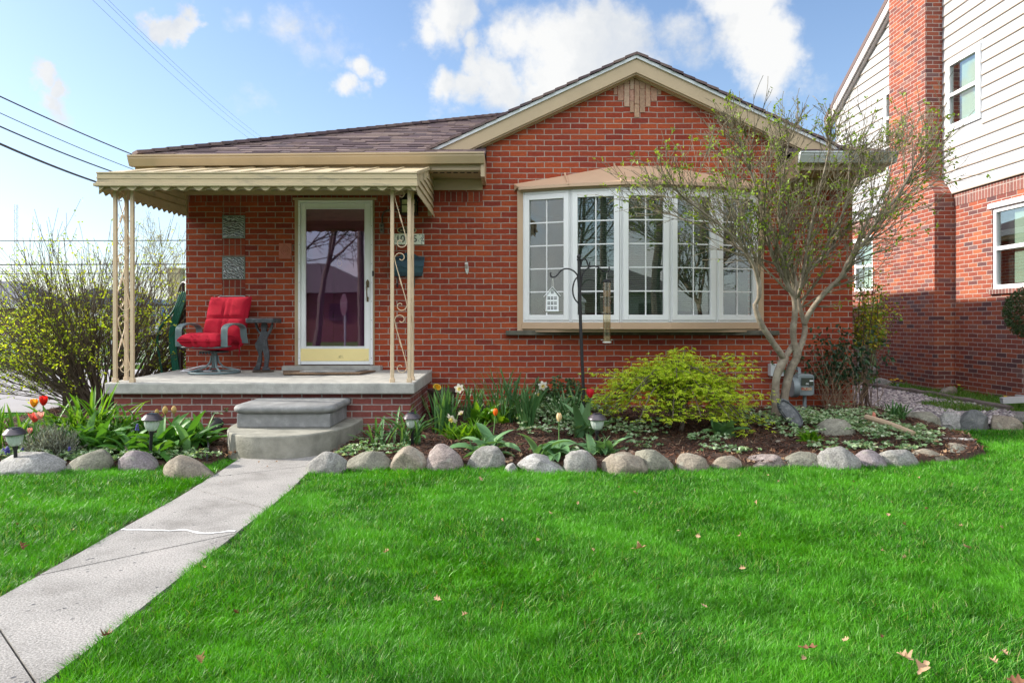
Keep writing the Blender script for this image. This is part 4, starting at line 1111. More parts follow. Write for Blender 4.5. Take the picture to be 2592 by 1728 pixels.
# one sheet out to the horizon
g.add([(-500, -300, -.03), (500, -300, -.03), (500, 600, -.03), (-500, 600, -.03)], [(0, 1, 2, 3)])
build(g, "ground", M_LAWN, kind="structure")

# front walk: slabs with open joints
m, nt, out = new_mat("walk_concrete")
geo = nt.nodes.new('ShaderNodeNewGeometry')
n1 = node(nt, 'ShaderNodeTexNoise', {'Vector': geo.outputs['Position'], 'Scale': 120.0, 'Detail': 3.0, 'Roughness': 0.7})
n2 = node(nt, 'ShaderNodeTexNoise', {'Vector': geo.outputs['Position'], 'Scale': 2.5, 'Detail': 6.0, 'Roughness': 0.65})
vo = node(nt, 'ShaderNodeTexVoronoi', {'Vector': geo.outputs['Position'], 'Scale': 26.0, 'Randomness': 1.0})
c = ramp(nt, n1.outputs[0], [(0.3, (0.15, 0.143, 0.136)), (0.5, (0.32, 0.305, 0.29)), (0.7, (0.46, 0.445, 0.425))])
c = mixc(nt, 0.8, c, ramp(nt, n2.outputs[0], [(0.3, (0.55, 0.54, 0.53)), (0.5, (.95, .95, .95)), (0.7, (1.15, 1.13, 1.13))]), 'MULTIPLY')
pit = node(nt, 'ShaderNodeMapRange', {'Value': vo.outputs['Distance'], 'From Min': 0.13, 'From Max': 0.24})
n3 = node(nt, 'ShaderNodeTexNoise', {'Vector': geo.outputs['Position'], 'Scale': 7.0, 'Detail': 2.0})
pm_ = math_n(nt, 'MAXIMUM', pit.outputs[0], node(nt, 'ShaderNodeMapRange', {'Value': n3.outputs[0], 'From Min': 0.62, 'From Max': 0.54}).outputs[0])
c = mixc(nt, pm_, (0.10, 0.10, 0.105), c)
b = node(nt, 'ShaderNodeBsdfPrincipled', {'Base Color': c, 'Roughness': 0.9, 'Specular IOR Level': 0.25})
hh = math_n(nt, 'ADD', n1.outputs[0], math_n(nt, 'MULTIPLY', pm_, 0.8))
bp = node(nt, 'ShaderNodeBump', {'Height': hh, 'Strength': 0.5, 'Distance': 0.01}); nt.links.new(bp.outputs[0], b.inputs['Normal'])
nt.links.new(b.outputs[0], out.inputs[0]); M_WALK = m
def wl(y): return -2.09 - .03 * max(0, y - 3) - (.05 * max(0, y - 4.6))
def wr(y): return -1.455 - .012 * max(0, y - 3) - (.06 * max(0, y - 4.6))
cuts = [(-3.0, -3.0), (-1.0, -1.0), (.9, .9), (2.80, 2.18), (3.14, 3.76), (4.77, 4.25), (5.12, 5.55), (6.3, 6.3)]   # (left y, right y) of the joints
walk = G()
for (a, b_), (c_, d_) in zip(cuts, cuts[1:]):
    j = .006; n = 6; L, Rr = [], []
    for i in range(n + 1):
        yl = (a + j) + (c_ - a - 2 * j) * i / n; yr = (b_ + j) + (d_ - b_ - 2 * j) * i / n
        L.append((wl(yl) + random.uniform(-.004, .004), yl, 0)); Rr.append((wr(yr) + random.uniform(-.004, .004), yr, 0))
    walk.ext([Vector(p) - Vector((0, 0, .1)) for p in L + Rr[::-1]], (0, 0, .1))
build(walk, "front_walk", M_WALK, kind="structure")
g = G()   # bare soil edge where the turf was cut back from the walk
for i in range(40):
    y0, y1 = -1 + i * .165, -1 + (i + 1) * .165
    for f_, s_ in ((wl, -1), (wr, 1)):
        g.add([(f_(y0) - .004 * s_, y0, -.014), (f_(y1) - .004 * s_, y1, -.014), (f_(y1) + s_ * .07, y1, -.014), (f_(y0) + s_ * .07, y0, -.014)], [(0, 1, 2, 3)])
build(g, "soil_edge", pm("dark_edge_soil", (.06, .045, .028), rough=1.0, var=.4, vs=40, bump=.6, bs=70), kind="structure")
g = G()   # white filler smeared along one crack
pts = [(-2.11 + .016 * i * 2.45, 3.825 + .03 * math.sin(i * .9) * (i > 6) - .004 * i) for i in range(17)]
up = [(x, y + random.uniform(.002, .020)) for x, y in pts]; dn = [(x, y - random.uniform(.001, .016)) for x, y in pts]
for i in range(16): g.add([(dn[i][0], dn[i][1], .003), (dn[i + 1][0], dn[i + 1][1], .003), (up[i + 1][0], up[i + 1][1], .003), (up[i][0], up[i][1], .003)], [(0, 1, 2, 3)])
build(g, "crack_filler", pm("white_filler", (.72, .72, .72), rough=.8, var=.08), kind="structure")

M_DRIVE = pm("pale_driveway_concrete", (0.29, 0.28, 0.285), rough=.9, var=.08, vs=1.2, bump=.05, stretch=(.3, 1, 1))
g = G(); g.add([(-60, 8.9, -.012), (-4.05, 8.9, -.012), (-4.05, 17.0, -.012), (-60, 17.0, -.012)], [(0, 1, 2, 3)])
build(g, "driveway", M_DRIVE, kind="structure")
g = G(); g.add([(-60, 18.6, -.012), (-3, 18.6, -.012), (-3, 19.7, -.012), (-60, 19.7, -.012)], [(0, 1, 2, 3)])
build(g, "far_pavement", M_DRIVE, kind="structure")

BED_R = [(-1.52, 5.75), (-1.2, 5.58), (-.6, 5.5), (0.3, 5.47), (1.2, 5.47), (2.2, 5.5), (3.0, 5.6), (3.6, 5.72), (4.05, 6.05), (4.25, 6.6), (4.3, 7.5), (4.25, 8.5), (-.95, 8.5), (-.98, 6.88), (-1.42, 6.75)]
BED_L = [(-2.36, 5.6), (-2.9, 5.5), (-3.6, 5.46), (-4.4, 5.5), (-5.4, 5.55), (-6.3, 5.6), (-6.3, 6.9), (-5.4, 7.2), (-5.3, 8.7), (-3.8, 8.8), (-3.84, 6.9), (-2.40, 6.86), (-2.42, 6.2), (-2.38, 5.8)]
GRAVEL = [(4.25, 7.6), (4.9, 7.45), (5.6, 7.95), (6.05, 8.5), (6.15, 10.0), (6.05, 11.4), (5.75, 12.6), (5.5, 15), (4.0, 15), (4.0, 8.3)]
def bedz(x, y):
    n = noise.noise(Vector((x * 2.1, y * 2.1, 3.3)))
    return .02 + .105 * max(0, min(1, (y - 5.4) / 2.9)) + .025 * n + .012 * noise.noise(Vector((x * 9, y * 9, 1)))
def patch(name, poly, zf, mat, step=.07, kind="structure", edge=-.09):
    xs = [p[0] for p in poly]; ys = [p[1] for p in poly]
    X = np.arange(min(xs) - step, max(xs) + 2 * step, step); Y = np.arange(min(ys) - step, max(ys) + 2 * step, step)
    gx, gy_ = np.meshgrid(X, Y); ins = in_poly(gx.ravel(), gy_.ravel(), poly)
    vs = [(x, y, zf(x, y) if i else edge) for x, y, i in zip(gx.ravel(), gy_.ravel(), ins)]
    nx = len(X); fs = []
    for j in range(len(Y) - 1):
        for i in range(nx - 1):
            a = j * nx + i
            if ins[a] or ins[a + 1] or ins[a + nx] or ins[a + nx + 1]: fs.append((a, a + 1, a + nx + 1, a + nx))
    g = G(); g.add(vs, fs); return build(g, name, mat, kind=kind, smooth=180, fix=False)
M_MULCH = pm("brown_mulch_soil", (0.050, 0.027, 0.018), rough=1.0, var=.4, vs=40, bump=.8, bs=70)
patch("mulch_bed", BED_R, bedz, M_MULCH); patch("mulch_bed", BED_L, bedz, M_MULCH)
def gravz(x, y): return .035 + .02 * noise.noise(Vector((x * 1.5, y * 1.5, 9)))
patch("gravel_strip", GRAVEL, gravz, pm("grey_gravel_base", (.22, .20, .21), rough=1.0, var=.3, vs=30, bump=.6, bs=60), step=.1)

def scatter(poly, n, pred=None):
    xs = [p[0] for p in poly]; ys = [p[1] for p in poly]; out = []
    k = 0
    X = rng.uniform(min(xs), max(xs), n * 6); Y = rng.uniform(min(ys), max(ys), n * 6)
    ok = in_poly(X, Y, poly)
    if pred is not None: ok &= pred(X, Y)
    return X[ok][:n], Y[ok][:n]
def near_bias(X, Y): return rng.uniform(size=len(X)) < 1.0
# shredded bark: thousands of short slivers
def slivers(polys, n, zf, name, mat, lmin, lmax, wmin, wmax, lift=.014, tilt=.35):
    VV, QQ = [], []; o = 0
    for poly, cnt in zip(polys, n):
        X, Y = scatter(poly, cnt)
        Z = np.array([zf(x, y) for x, y in zip(X, Y)]) + rng.uniform(.002, lift, len(X))
        th = rng.uniform(0, 2 * math.pi, len(X)); ti = rng.normal(0, tilt, len(X)); L = rng.uniform(lmin, lmax, len(X)); W = rng.uniform(wmin, wmax, len(X))
        D = np.stack([np.cos(th) * np.cos(ti), np.sin(th) * np.cos(ti), np.sin(ti)], 1); S = np.stack([-np.sin(th), np.cos(th), rng.normal(0, .4, len(X))], 1)
        P = np.stack([X, Y, Z], 1)
        a = P - D * L[:, None] / 2 - S * W[:, None] / 2; b = P + D * L[:, None] / 2 - S * W[:, None] / 2; c_ = P + D * L[:, None] / 2 + S * W[:, None] / 2; d = P - D * L[:, None] / 2 + S * W[:, None] / 2
        V = np.stack([a, b, c_, d], 1).reshape(-1, 3); VV.append(V); QQ.append(np.arange(len(X))[:, None] * 4 + np.array([[0, 1, 2, 3]]) + o); o += len(V)
    return np_obj(name, np_mesh(name, np.concatenate(VV), quads=np.concatenate(QQ), mat=mat), kind="stuff")
M_BARK = leaf_mat("bark_mulch", [(0.0, (.030, .016, .012)), (.45, (.075, .034, .022)), (.8, (.12, .055, .035)), (.94, (.19, .11, .07)), (1.0, (.30, .22, .15))], rough=.9, trans=0.0, spec=.15)
o = slivers([BED_R, BED_L], [30000, 9000], bedz, "bark_mulch", M_BARK, .02, .07, .003, .009)
props(o, "shredded dark brown bark mulch covering the flower beds", "mulch")
# pebbles of the gravel strip
M_PEB = leaf_mat("gravel_pebbles", [(0.0, (.12, .11, .12)), (.4, (.30, .27, .28)), (.75, (.44, .40, .39)), (1.0, (.60, .57, .55))], rough=.8, trans=0.0)
X, Y = scatter(GRAVEL, 9000, lambda x, y: rng.uniform(size=len(x)) < np.clip(1.6 - (y - 7.5) * .12, .3, 1))
oct_v = np.array([[1, 0, 0], [0, 1, 0], [-1, 0, 0], [0, -1, 0], [0, 0, 1], [.7, .7, .45], [-.7, .7, .45], [-.7, -.7, .45], [.7, -.7, .45]])
tri = np.array([[0, 5, 8], [5, 4, 8], [0, 1, 5], [1, 6, 5], [5, 6, 4], [1, 2, 6], [2, 7, 6], [6, 7, 4], [2, 3, 7], [3, 8, 7], [7, 8, 4], [3, 0, 8]])
n = len(X); th = rng.uniform(0, 6.28, n); sx = rng.uniform(.014, .035, n); sy = sx * rng.uniform(.55, 1, n); sz = sx * rng.uniform(.4, .9, n)
lx_ = oct_v[None, :, 0] * sx[:, None]; ly_ = oct_v[None, :, 1] * sy[:, None]
V = np.stack([X[:, None] + lx_ * np.cos(th)[:, None] - ly_ * np.sin(th)[:, None], Y[:, None] + lx_ * np.sin(th)[:, None] + ly_ * np.cos(th)[:, None],
              np.array([gravz(x, y) for x, y in zip(X, Y)])[:, None] + oct_v[None, :, 2] * sz[:, None]], 2)
V += rng.normal(0, .002, V.shape)
T = (np.arange(n)[:, None, None] * 9 + tri[None]).reshape(-1, 3)
o = np_obj("gravel", np_mesh("gravel", V.reshape(-1, 3), tris=T, mat=M_PEB), kind="stuff")
props(o, "grey white gravel between the two houses", "gravel")

# ================================================================ lawn grass: one mesh of blades
HOUSE_FOOT = [(-4.0, 6.8), (-.9, 6.8), (-.9, 8.2), (4.05, 8.2), (4.05, 17), (-4.0, 17)]
def hb(x, y): return 0.5 + 0.5 * np.sin(x * 1.9 + 1.3 * np.sin(y * 1.1)) * np.sin(y * 2.6 + 1.1 * np.sin(x * .8 + 1))
def grass(name, X, Y, Z, hmin, hmax, wmin, wmax, mat, flow=.45, edge=None, spread=.32):
    n = len(X)
    f1 = np.sin(X * 2.3 + 1.7 * np.sin(Y * 1.9)) + np.sin(Y * 3.1 - 1.2 * np.sin(X * 1.3 + 2)); f2 = np.sin(X * 1.1 - Y * 2.7 + 1.0) + np.sin(X * 3.9 + Y * 1.5)
    pk = np.clip(1.6 * (.5 + .5 * np.sin(X * 2.9 + 2 * np.sin(Y * 2.3 + .5)) * np.sin(Y * 4.7 + 1.5 * np.sin(X * 1.7))) - .35, .05, 1.2)[:, None]
    la = flow * .75 * pk * np.stack([f1 + .3, f2 - .2], 1) + rng.normal(0, spread, (n, 2))
    if edge is not None: la += edge
    tuft = .5 + .5 * np.sin(X * 17 + 2.1 * np.sin(Y * 13)) * np.sin(Y * 19 + 1.7 * np.sin(X * 11 + .6))
    h = rng.uniform(hmin, hmax, n) * (0.72 + .25 * hb(X * 1.7 + 3, Y * 1.7) + .42 * tuft); w = rng.uniform(wmin, wmax, n)
    D = np.stack([la[:, 0], la[:, 1], np.ones(n)], 1)
    th = rng.uniform(0, math.pi, n); S = np.stack([np.cos(th), np.sin(th), np.zeros(n)], 1)
    P = np.stack([X, Y, Z], 1); Dn = unit(D)
    D2 = unit(np.stack([la[:, 0] * 2.3, la[:, 1] * 2.3, np.ones(n) * .8], 1))
    mid = P + Dn * (h * .55)[:, None]; tip = mid + D2 * (h * .5)[:, None]
    V = np.stack([P - S * w[:, None] / 2, P + S * w[:, None] / 2, mid + S * w[:, None] * .42, mid - S * w[:, None] * .42, tip], 1).reshape(-1, 3)
    i = np.arange(n)[:, None] * 5
    return np_obj(name, np_mesh(name, V, quads=i + np.array([[0, 1, 2, 3]]), tris=i + np.array([[3, 2, 4]]), mat=mat), kind="stuff")
M_GRASS = leaf_mat("lawn_grass", [(0.0, (.008, .045, .001)), (.30, (.022, .14, .002)), (.6, (.048, .27, .004)), (.84, (.095, .38, .014)), (.93, (.21, .46, .06)), (.98, (.36, .46, .16)), (1.0, (.42, .30, .15))], rough=.42, trans=.32, spec=.36, tint=(1.3, 1.25, .2), patch=.75, ps=1.5, patch_col=(.105, .39, .016), patch2=.58, ps2=3.2, patch2_col=(.020, .125, .002))
def fru(X, Y, m=1.3): return np.abs(X) < .74 * np.maximum(Y, .3) + m
parts = []
def zone(x0, x1, y0, y1, dens):
    n = int((x1 - x0) * (y1 - y0) * dens)
    X = rng.uniform(x0, x1, n); Y = rng.uniform(y0, y1, n); k = fru(X, Y); return X[k], Y[k]
ZX, ZY = [], []
for (y0, y1, dens) in ((1.7, 2.6, 52000), (2.6, 3.6, 40000), (3.6, 4.8, 27000), (4.8, 6.0, 18000), (6.0, 9.0, 8000)):
    a, b_ = zone(-8.0, 8.0, y0, y1, dens); ZX.append(a); ZY.append(b_)
X = np.concatenate(ZX); Y = np.concatenate(ZY)
wlv = -2.09 - .03 * np.maximum(0, Y - 3) - .05 * np.maximum(0, Y - 4.6) - .028 * rng.uniform(.2, 1.3, len(Y)); wrv = -1.455 - .012 * np.maximum(0, Y - 3) - .06 * np.maximum(0, Y - 4.6)
wav = .012 * np.sin(Y * 9) + .01 * np.sin(Y * 23 + 1)
onwalk = (X > wlv + wav - .005) & (X < wrv + wav + .005) & (Y < 6)
bad = onwalk | in_poly(X, Y, BED_R) | in_poly(X, Y, BED_L) | in_poly(X, Y, HOUSE_FOOT) | in_poly(X, Y, GRAVEL) | (Y > 8.75) | ((X > 4.2) & (Y > 7.4)) | ((X > -2.7) & (X < -1.4) & (Y > 5.75))
X, Y = X[~bad], Y[~bad]
wlv = -2.09 - .03 * np.maximum(0, Y - 3) - .05 * np.maximum(0, Y - 4.6); wrv = -1.455 - .012 * np.maximum(0, Y - 3) - .06 * np.maximum(0, Y - 4.6)
e1 = np.exp(-np.maximum(0, wlv - X) / .05) * (X < wlv + .03); e2 = np.exp(-np.maximum(0, X - wrv) / .05) * (X > wrv - .03)
edge = np.stack([e1 * .55 - e2 * .35, np.zeros(len(X))], 1)
wide = 1 + .35 * np.clip((Y - 3) / 3, 0, 1.4)
o = grass("lawn_grass", X, Y, np.full(len(X), -.028), .034, .062, .0019 * wide, .0034 * wide, M_GRASS, edge=edge, flow=.30, spread=.40)
props(o, "lush mown green grass of the front lawn", "grass")
# weedy grass between the gravel and the neighbour, and beyond the drive
STRIP = [(6.05, 7.9), (7.04, 7.6), (7.04, 11.2), (6.74, 11.3), (6.74, 13.0), (7.04, 13.0), (7.04, 15), (5.7, 15), (6.1, 11.4), (6.2, 9.8)]
gA, gB = scatter(STRIP, 16000)
pa, pb = scatter([(4.9, 8.6), (6.1, 8.2), (6.2, 10.5), (5.6, 10.3)], 5000, lambda x, y: np.sin(x * 5.1 + 1) * np.sin(y * 3.3) > .1)
gX = np.concatenate([gA, pa]); gY = np.concatenate([gB, pb])
M_WEED = leaf_mat("side_yard_grass", [(0.0, (.05, .16, .012)), (.5, (.09, .24, .022)), (.9, (.17, .30, .04)), (1.0, (.32, .30, .12))], rough=.5, trans=.35, tint=(1.4, 1.2, .4))
o = grass("weedy_grass", gX, gY, np.full(len(gX), .0), .05, .12, .005, .010, M_WEED, flow=.3, spread=.45)
props(o, "weedy grass along the foot of the neighbouring brick house", "grass")
n = 5200; X = rng.uniform(-19, -8, n); Y = rng.uniform(17.1, 18.5, n)
o = grass("verge_grass", X, Y, np.full(n, -.03), .06, .12, .012, .022, M_WEED, flow=.3)
props(o, "strip of grass beyond the pale driveway", "grass")
# ================================================================ neighbouring house on the right
NX = 7.05
nb = thing("neighbour_house", "tall two storey neighbouring house, multicoloured brick below and white lap siding above", "house", (NX, 11, 0))
NY0, NY1, NR, NEZ, NS = 6.0, 15.35, 10.675, 5.64, .563
NRZ = NEZ + NS * (NY1 - NR)
g = G()
wins_low = [(9.35, 10.4, 1.60, 2.78), (13.85, 14.62, 1.74, 2.74), (13.72, 14.50, .22, .62), (9.05, 9.78, .12, .62)]
ys = sorted({NY0, NY1, *[w_[0] for w_ in wins_low], *[w_[1] for w_ in wins_low]}); zs = sorted({-.2, 3.16, *[w_[2] for w_ in wins_low], *[w_[3] for w_ in wins_low]})
for a, b_ in zip(ys, ys[1:]):
    for c_, d in zip(zs, zs[1:]):
        if any(h[0] < (a + b_) / 2 < h[1] and h[2] < (c_ + d) / 2 < h[3] for h in wins_low): continue
        g.add([(NX, a, c_), (NX, b_, c_), (NX, b_, d), (NX, a, d)], [(0, 1, 2, 3)])
for (a, b_, c_, d) in wins_low:
    for q in ([(NX, a, c_), (NX, a, d), (NX + .1, a, d), (NX + .1, a, c_)], [(NX, b_, c_), (NX, b_, d), (NX + .1, b_, d), (NX + .1, b_, c_)], [(NX, a, d), (NX, b_, d), (NX + .1, b_, d), (NX + .1, a, d)], [(NX, a, c_), (NX, b_, c_), (NX + .1, b_, c_), (NX + .1, a, c_)]):
        g.add(q, [(0, 1, 2, 3)])
g.add([(NX, NY0, -.2), (15, NY0, -.2), (15, NY0, 5.6), (NX, NY0, 5.6)], [(0, 1, 2, 3)]); g.add([(NX, NY1, -.2), (15, NY1, -.2), (15, NY1, 5.6), (NX, NY1, 5.6)], [(0, 1, 2, 3)])
build(g, "brick_wall", M_NBRICK, nb, fix=False)
g = G(); g.box(NX - .006, NX + .02, NY0, 11.29, 2.96, 3.155); g.box(NX - .006, NX + .02, 13.02, NY1, 2.96, 3.155)
build_each(g, "soldier_course", M_NSOLDIER, nb)
M_SIDING = pm("white_siding", (.425, .43, .45), rough=.5, var=.03, vs=2)
M_SEDGE = pm("siding_shadow_edge", (.30, .23, .17), rough=.7, var=.1)  # brown strip below each board, painting in its shadow line
upw = [(10.58, 11.42, 4.16, 5.30), (12.55, 13.33, 4.35, 5.45)]
g = G(); ge = G(); z = 3.175; h = .182
def ylim(z):
    if z <= NEZ: return NY0, NY1
    d = (z - NEZ) / NS; return NY0 + d, NY1 - d
while z < NRZ - .1:
    z1 = min(z + h, NRZ - .02); a0, b0 = ylim(z); a1, b1 = ylim(z1)
    segs = [(a0, b0, a1, b1)]
    for (wy0, wy1, wz0, wz1) in upw:
        if z1 > wz0 + .02 and z < wz1 - .02:
            new = []
            for s_ in segs:
                if s_[0] < wy0 and s_[1] > wy1: new += [(s_[0], wy0, s_[2], wy0), (wy1, s_[1], wy1, s_[3])]
                else: new.append(s_)
            segs = new
    for (p, q, r_, s_) in segs:
        g.add([(NX - .040, p, z), (NX - .040, q, z), (NX - .022, s_, z1), (NX - .022, r_, z1)], [(0, 1, 2, 3)])
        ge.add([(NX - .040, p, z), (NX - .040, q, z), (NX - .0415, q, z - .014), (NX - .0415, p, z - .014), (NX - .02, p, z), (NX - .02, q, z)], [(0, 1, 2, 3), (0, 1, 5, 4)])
    z = z1
g.add([(NX - .041, NY0, 3.175), (NX - .041, NY1, 3.175), (NX, NY1, 3.175), (NX, NY0, 3.175)], [(0, 1, 2, 3)])
sd = build(g, "siding", M_SIDING, nb, fix=False)
build(ge, "shadow_edge", M_SEDGE, sd, fix=False)
g = G(); ov = .16
for s_, yE in ((-1, NY0 - .3), (1, NY1 + .3)):
    d = abs(yE - NR); zE = NRZ - NS * d
    g.ext([(NX - ov, NR, NRZ + .05), (NX - ov, yE, zE + .05), (NX - ov, yE, zE + .16), (NX - ov, NR, NRZ + .16)], (9, 0, 0))
build(g, "roof", M_SHINGLE, nb)
g = G()
for s_, yE in ((-1, NY0 - .3), (1, NY1 + .28)):
    d = abs(yE - NR); zE = NRZ - NS * d
    g.ext([(NX - ov + .01, NR, NRZ - .12), (NX - ov + .01, yE, zE - .12), (NX - ov + .01, yE, zE + .045), (NX - ov + .01, NR, NRZ + .045)], (.03, 0, 0))
    g.ext([(NX - ov + .05, NR, NRZ - .14), (NX - ov + .05, yE, zE - .14), (NX - ov + .05, yE, zE - .02), (NX - ov + .05, NR, NRZ - .02)], (.09, 0, 0))
build(g, "bargeboard", pm("pale_mauve_trim", (.50, .46, .45), rough=.5), nb)
# chimney with sloped shoulders
g = G(); cx0_, cx1_ = 6.74, NX + .01
g.ext([(cx0_, 11.3, -.2), (cx0_, 13.0, -.2), (cx0_, 13.0, 3.16), (cx0_, 12.66, 3.46), (cx0_, 12.66, 10.2), (cx0_, 11.55, 10.2), (cx0_, 11.55, 3.46), (cx0_, 11.3, 3.18)], (cx1_ - cx0_, 0, 0))
build(g, "chimney", M_NBRICK, nb)
M_NPANE = glass_mat("neighbour_glass", tint=(.85, .92, .88), base=.20, k=1.0)
M_SHADE = pm("pale_window_shade", (.62, .66, .58), rough=.8, var=.05, vs=3)
def side_window(y0, y1, z0, z1, x, lintel=False, sill_b=False):
    g = G(); f = .06
    for (a, b_, c_, d) in ((y0, y0 + f, z0, z1), (y1 - f, y1, z0, z1), (y0 + f, y1 - f, z1 - f, z1), (y0 + f, y1 - f, z0, z0 + f), (y0 + f, y1 - f, (z0 + z1) / 2 - .028, (z0 + z1) / 2 + .028)):
        g.box(x - .03, x + .03, a, b_, c_, d)
    w_ = build(g, "window", M_WHITE, nb, bevel=.004)
    g = G(); g.box(x + .005, x + .009, y0 + f - .002, y1 - f + .002, z0 + f - .002, z1 - f + .002); build(g, "pane", M_NPANE, w_)
    g = G(); ym = y0 + f + (y1 - y0 - 2 * f) * .72
    g.box(x + .06, x + .064, y0 + f, ym, z0 + f + .02, z1 - f); build(g, "shade", M_SHADE, w_)
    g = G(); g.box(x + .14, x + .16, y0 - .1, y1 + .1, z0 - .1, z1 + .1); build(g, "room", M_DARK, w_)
    return w_
def trim(g, y0, y1, z0, z1, x, t=.045):
    for (a, b_, c_, d) in ((y0 - t, y0, z0 - t, z1 + t), (y1, y1 + t, z0 - t, z1 + t), (y0, y1, z1, z1 + t), (y0, y1, z0 - t, z0)): g.box(x - .05, x - .002, a, b_, c_, d)
for (a, b_, c_, d) in upw: side_window(a + .04, b_ - .04, c_ + .04, d - .04, NX - .035)
g = G()
for (a, b_, c_, d) in upw:
    g.box(NX - .030, NX - .012, a - .03, b_ + .03, c_ - .22, c_ + .039); g.box(NX - .030, NX - .012, a - .03, b_ + .03, d - .039, d + .22)
build_each(g, "infill_board", M_SIDING, nb)
for i, (a, b_, c_, d) in enumerate(wins_low[:2]): side_window(a, b_, c_, d, NX + .045)
for (a, b_, c_, d) in wins_low[2:]:
    g = G()
    for (p, q, r_, s_) in ((a, a + .03, c_, d), (b_ - .03, b_, c_, d), (a + .03, b_ - .03, d - .03, d), (a + .03, b_ - .03, c_, c_ + .03), ((a + b_) / 2 - .015, (a + b_) / 2 + .015, c_ + .03, d - .03)): g.box(NX + .02, NX + .05, p, q, r_, s_)
    w_ = build(g, "basement_window", pm("grey_steel_frame", (.42, .43, .42), rough=.5), nb)
    g = G(); g.box(NX + .034, NX + .037, a + .03, b_ - .03, c_ + .03, d - .03); build(g, "pane", M_NPANE, w_)
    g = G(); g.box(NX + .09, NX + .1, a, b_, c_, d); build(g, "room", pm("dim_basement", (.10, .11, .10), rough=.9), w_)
g = G()
for (a, b_, c_, d) in upw: trim(g, a + .04, b_ - .04, c_ + .04, d - .04, NX - .012, .035)
build_each(g, "window_trim", M_WHITE, nb)
g = G()
for (a, b_, c_, d) in wins_low[:2]: g.box(NX - .03, NX + .03, a - .06, b_ + .06, d + .001, d + .075)
build_each(g, "lintel", M_WHITE, nb, bevel=.004)
g = G()
for (a, b_, c_, d) in wins_low[2:]: g.box(NX - .07, NX + .08, a - .06, b_ + .06, c_ - .1, c_ - .002)
build_each(g, "window_sill", M_CONC, nb, bevel=.008)
g = G()
for (a, b_, c_, d) in wins_low[:2]: g.box(NX - .045, NX + .05, a - .03, b_ + .03, c_ - .075, c_ - .002)
build_each(g, "window_sill", M_NSOLDIER, nb, bevel=.006)

# ================================================================ far side on the left
M_FBRICK = brick_mat("far_brick", .21, .075, .008, [(0, (.16, .055, .045)), (1, (.24, .085, .06))], (.35, .3, .27))
fh = thing("far_brick_house", "low red brick house with grey hip roof across the side street", "house", (-42, 55, 0))
g = G(); g.box(-50, -38.1, 55, 62, -.2, 2.2); build(g, "wall", M_FBRICK, fh)
g = G(); g.box(-51, -37.4, 54.4, 62.5, 2.2, 2.48); build(g, "fascia", M_WHITE, fh)
g = G(); g.add([(-51, 54.4, 2.49), (-37.4, 54.4, 2.49), (-37.4, 62.5, 2.49), (-51, 62.5, 2.49), (-47, 58.4, 4.5), (-40.6, 58.4, 4.5)], [(0, 1, 5, 4), (1, 2, 5), (2, 3, 4, 5), (3, 0, 4)])
build(g, "roof", pm("grey_far_roof", (.13, .14, .17), rough=.9, var=.15, vs=2), fh)
gr = thing("far_garage", "pale sided garage seen through the bare shrub beyond the street", "garage", (-33, 58, 0))
g = G(); g.box(-37.0, -31, 58, 64, -.2, 2.4); build(g, "wall", pm("pale_siding", (.55, .56, .58), rough=.6), gr)
g = G(); g.add([(-37.4, 57.6, 2.41), (-30.6, 57.6, 2.41), (-30.6, 64.4, 2.41), (-37.4, 64.4, 2.41), (-34, 57.6, 3.9), (-34, 64.4, 3.9)], [(0, 1, 4), (1, 2, 5, 4), (2, 3, 5), (3, 0, 4, 5)]); build(g, "roof", pm("dark_far_roof", (.10, .11, .13), rough=.9), gr)
g = G(); g.box(-36.2, -33.0, 57.93, 57.99, 0, 2.0); build(g, "garage_door", M_WHITE, gr)
bb = thing("blue_building", "pale building with bright blue panels and white framed windows in the distance", "building", (-29, 60, 0))
g = G(); g.box(-31.6, -24, 60, 70, -.2, 2.6); build(g, "wall", pm("pale_blue_grey_wall", (.55, .60, .66), rough=.6), bb)
g = G(); g.box(-31.9, -23.5, 59.6, 70.4, 2.6, 3.0); build(g, "roof", pm("slate_blue_roof", (.18, .27, .36), rough=.6), bb)
for k in range(4):
    x0 = -31.2 + k * 1.35
    g = G()
    for (a, b_, c_, d) in ((x0, x0 + .1, .55, 2.45), (x0 + 1.05, x0 + 1.15, .55, 2.45), (x0 + .1, x0 + 1.05, 2.35, 2.45), (x0 + .1, x0 + 1.05, .55, .65), (x0 + .1, x0 + 1.05, 1.55, 1.63), (x0 + .53, x0 + .6, .65, 1.55), (x0 + .53, x0 + .6, 1.63, 2.35)): g.box(a, b_, 59.9, 59.98, c_, d)
    w_ = build(g, "window", M_WHITE, bb)
    g = G(); g.box(x0 + .1, x0 + 1.05, 59.95, 59.97, 1.63, 2.35); build(g, "blue_panel", pm("bright_blue_panel", (.07, .22, .55), rough=.4), w_)
    g = G(); g.box(x0 + .1, x0 + 1.05, 59.95, 59.97, .65, 1.55); build(g, "pane", pm("dark_far_glass", (.06, .07, .10), rough=.15), w_)
ct = build(G().box(-38.8, -37.5, 80, 81.3, -.2, 7.1).box(-38.86, -37.44, 79.94, 81.36, 7.1, 7.25), "chimney_stack", pm("beige_stack_brick", (.40, .36, .22), rough=.9, var=.12, vs=3), loc=(-38, 80, 0), label="tall beige brick chimney stack standing far behind the porch", cat="chimney")
g = G()
for k in range(3): g.tube([(-105 + .5 * math.cos(2.1 * k), 150 + .5 * math.sin(2.1 * k), 0), (-105 + .3 * math.cos(2.1 * k), 150 + .3 * math.sin(2.1 * k), 26)], .06, 4)
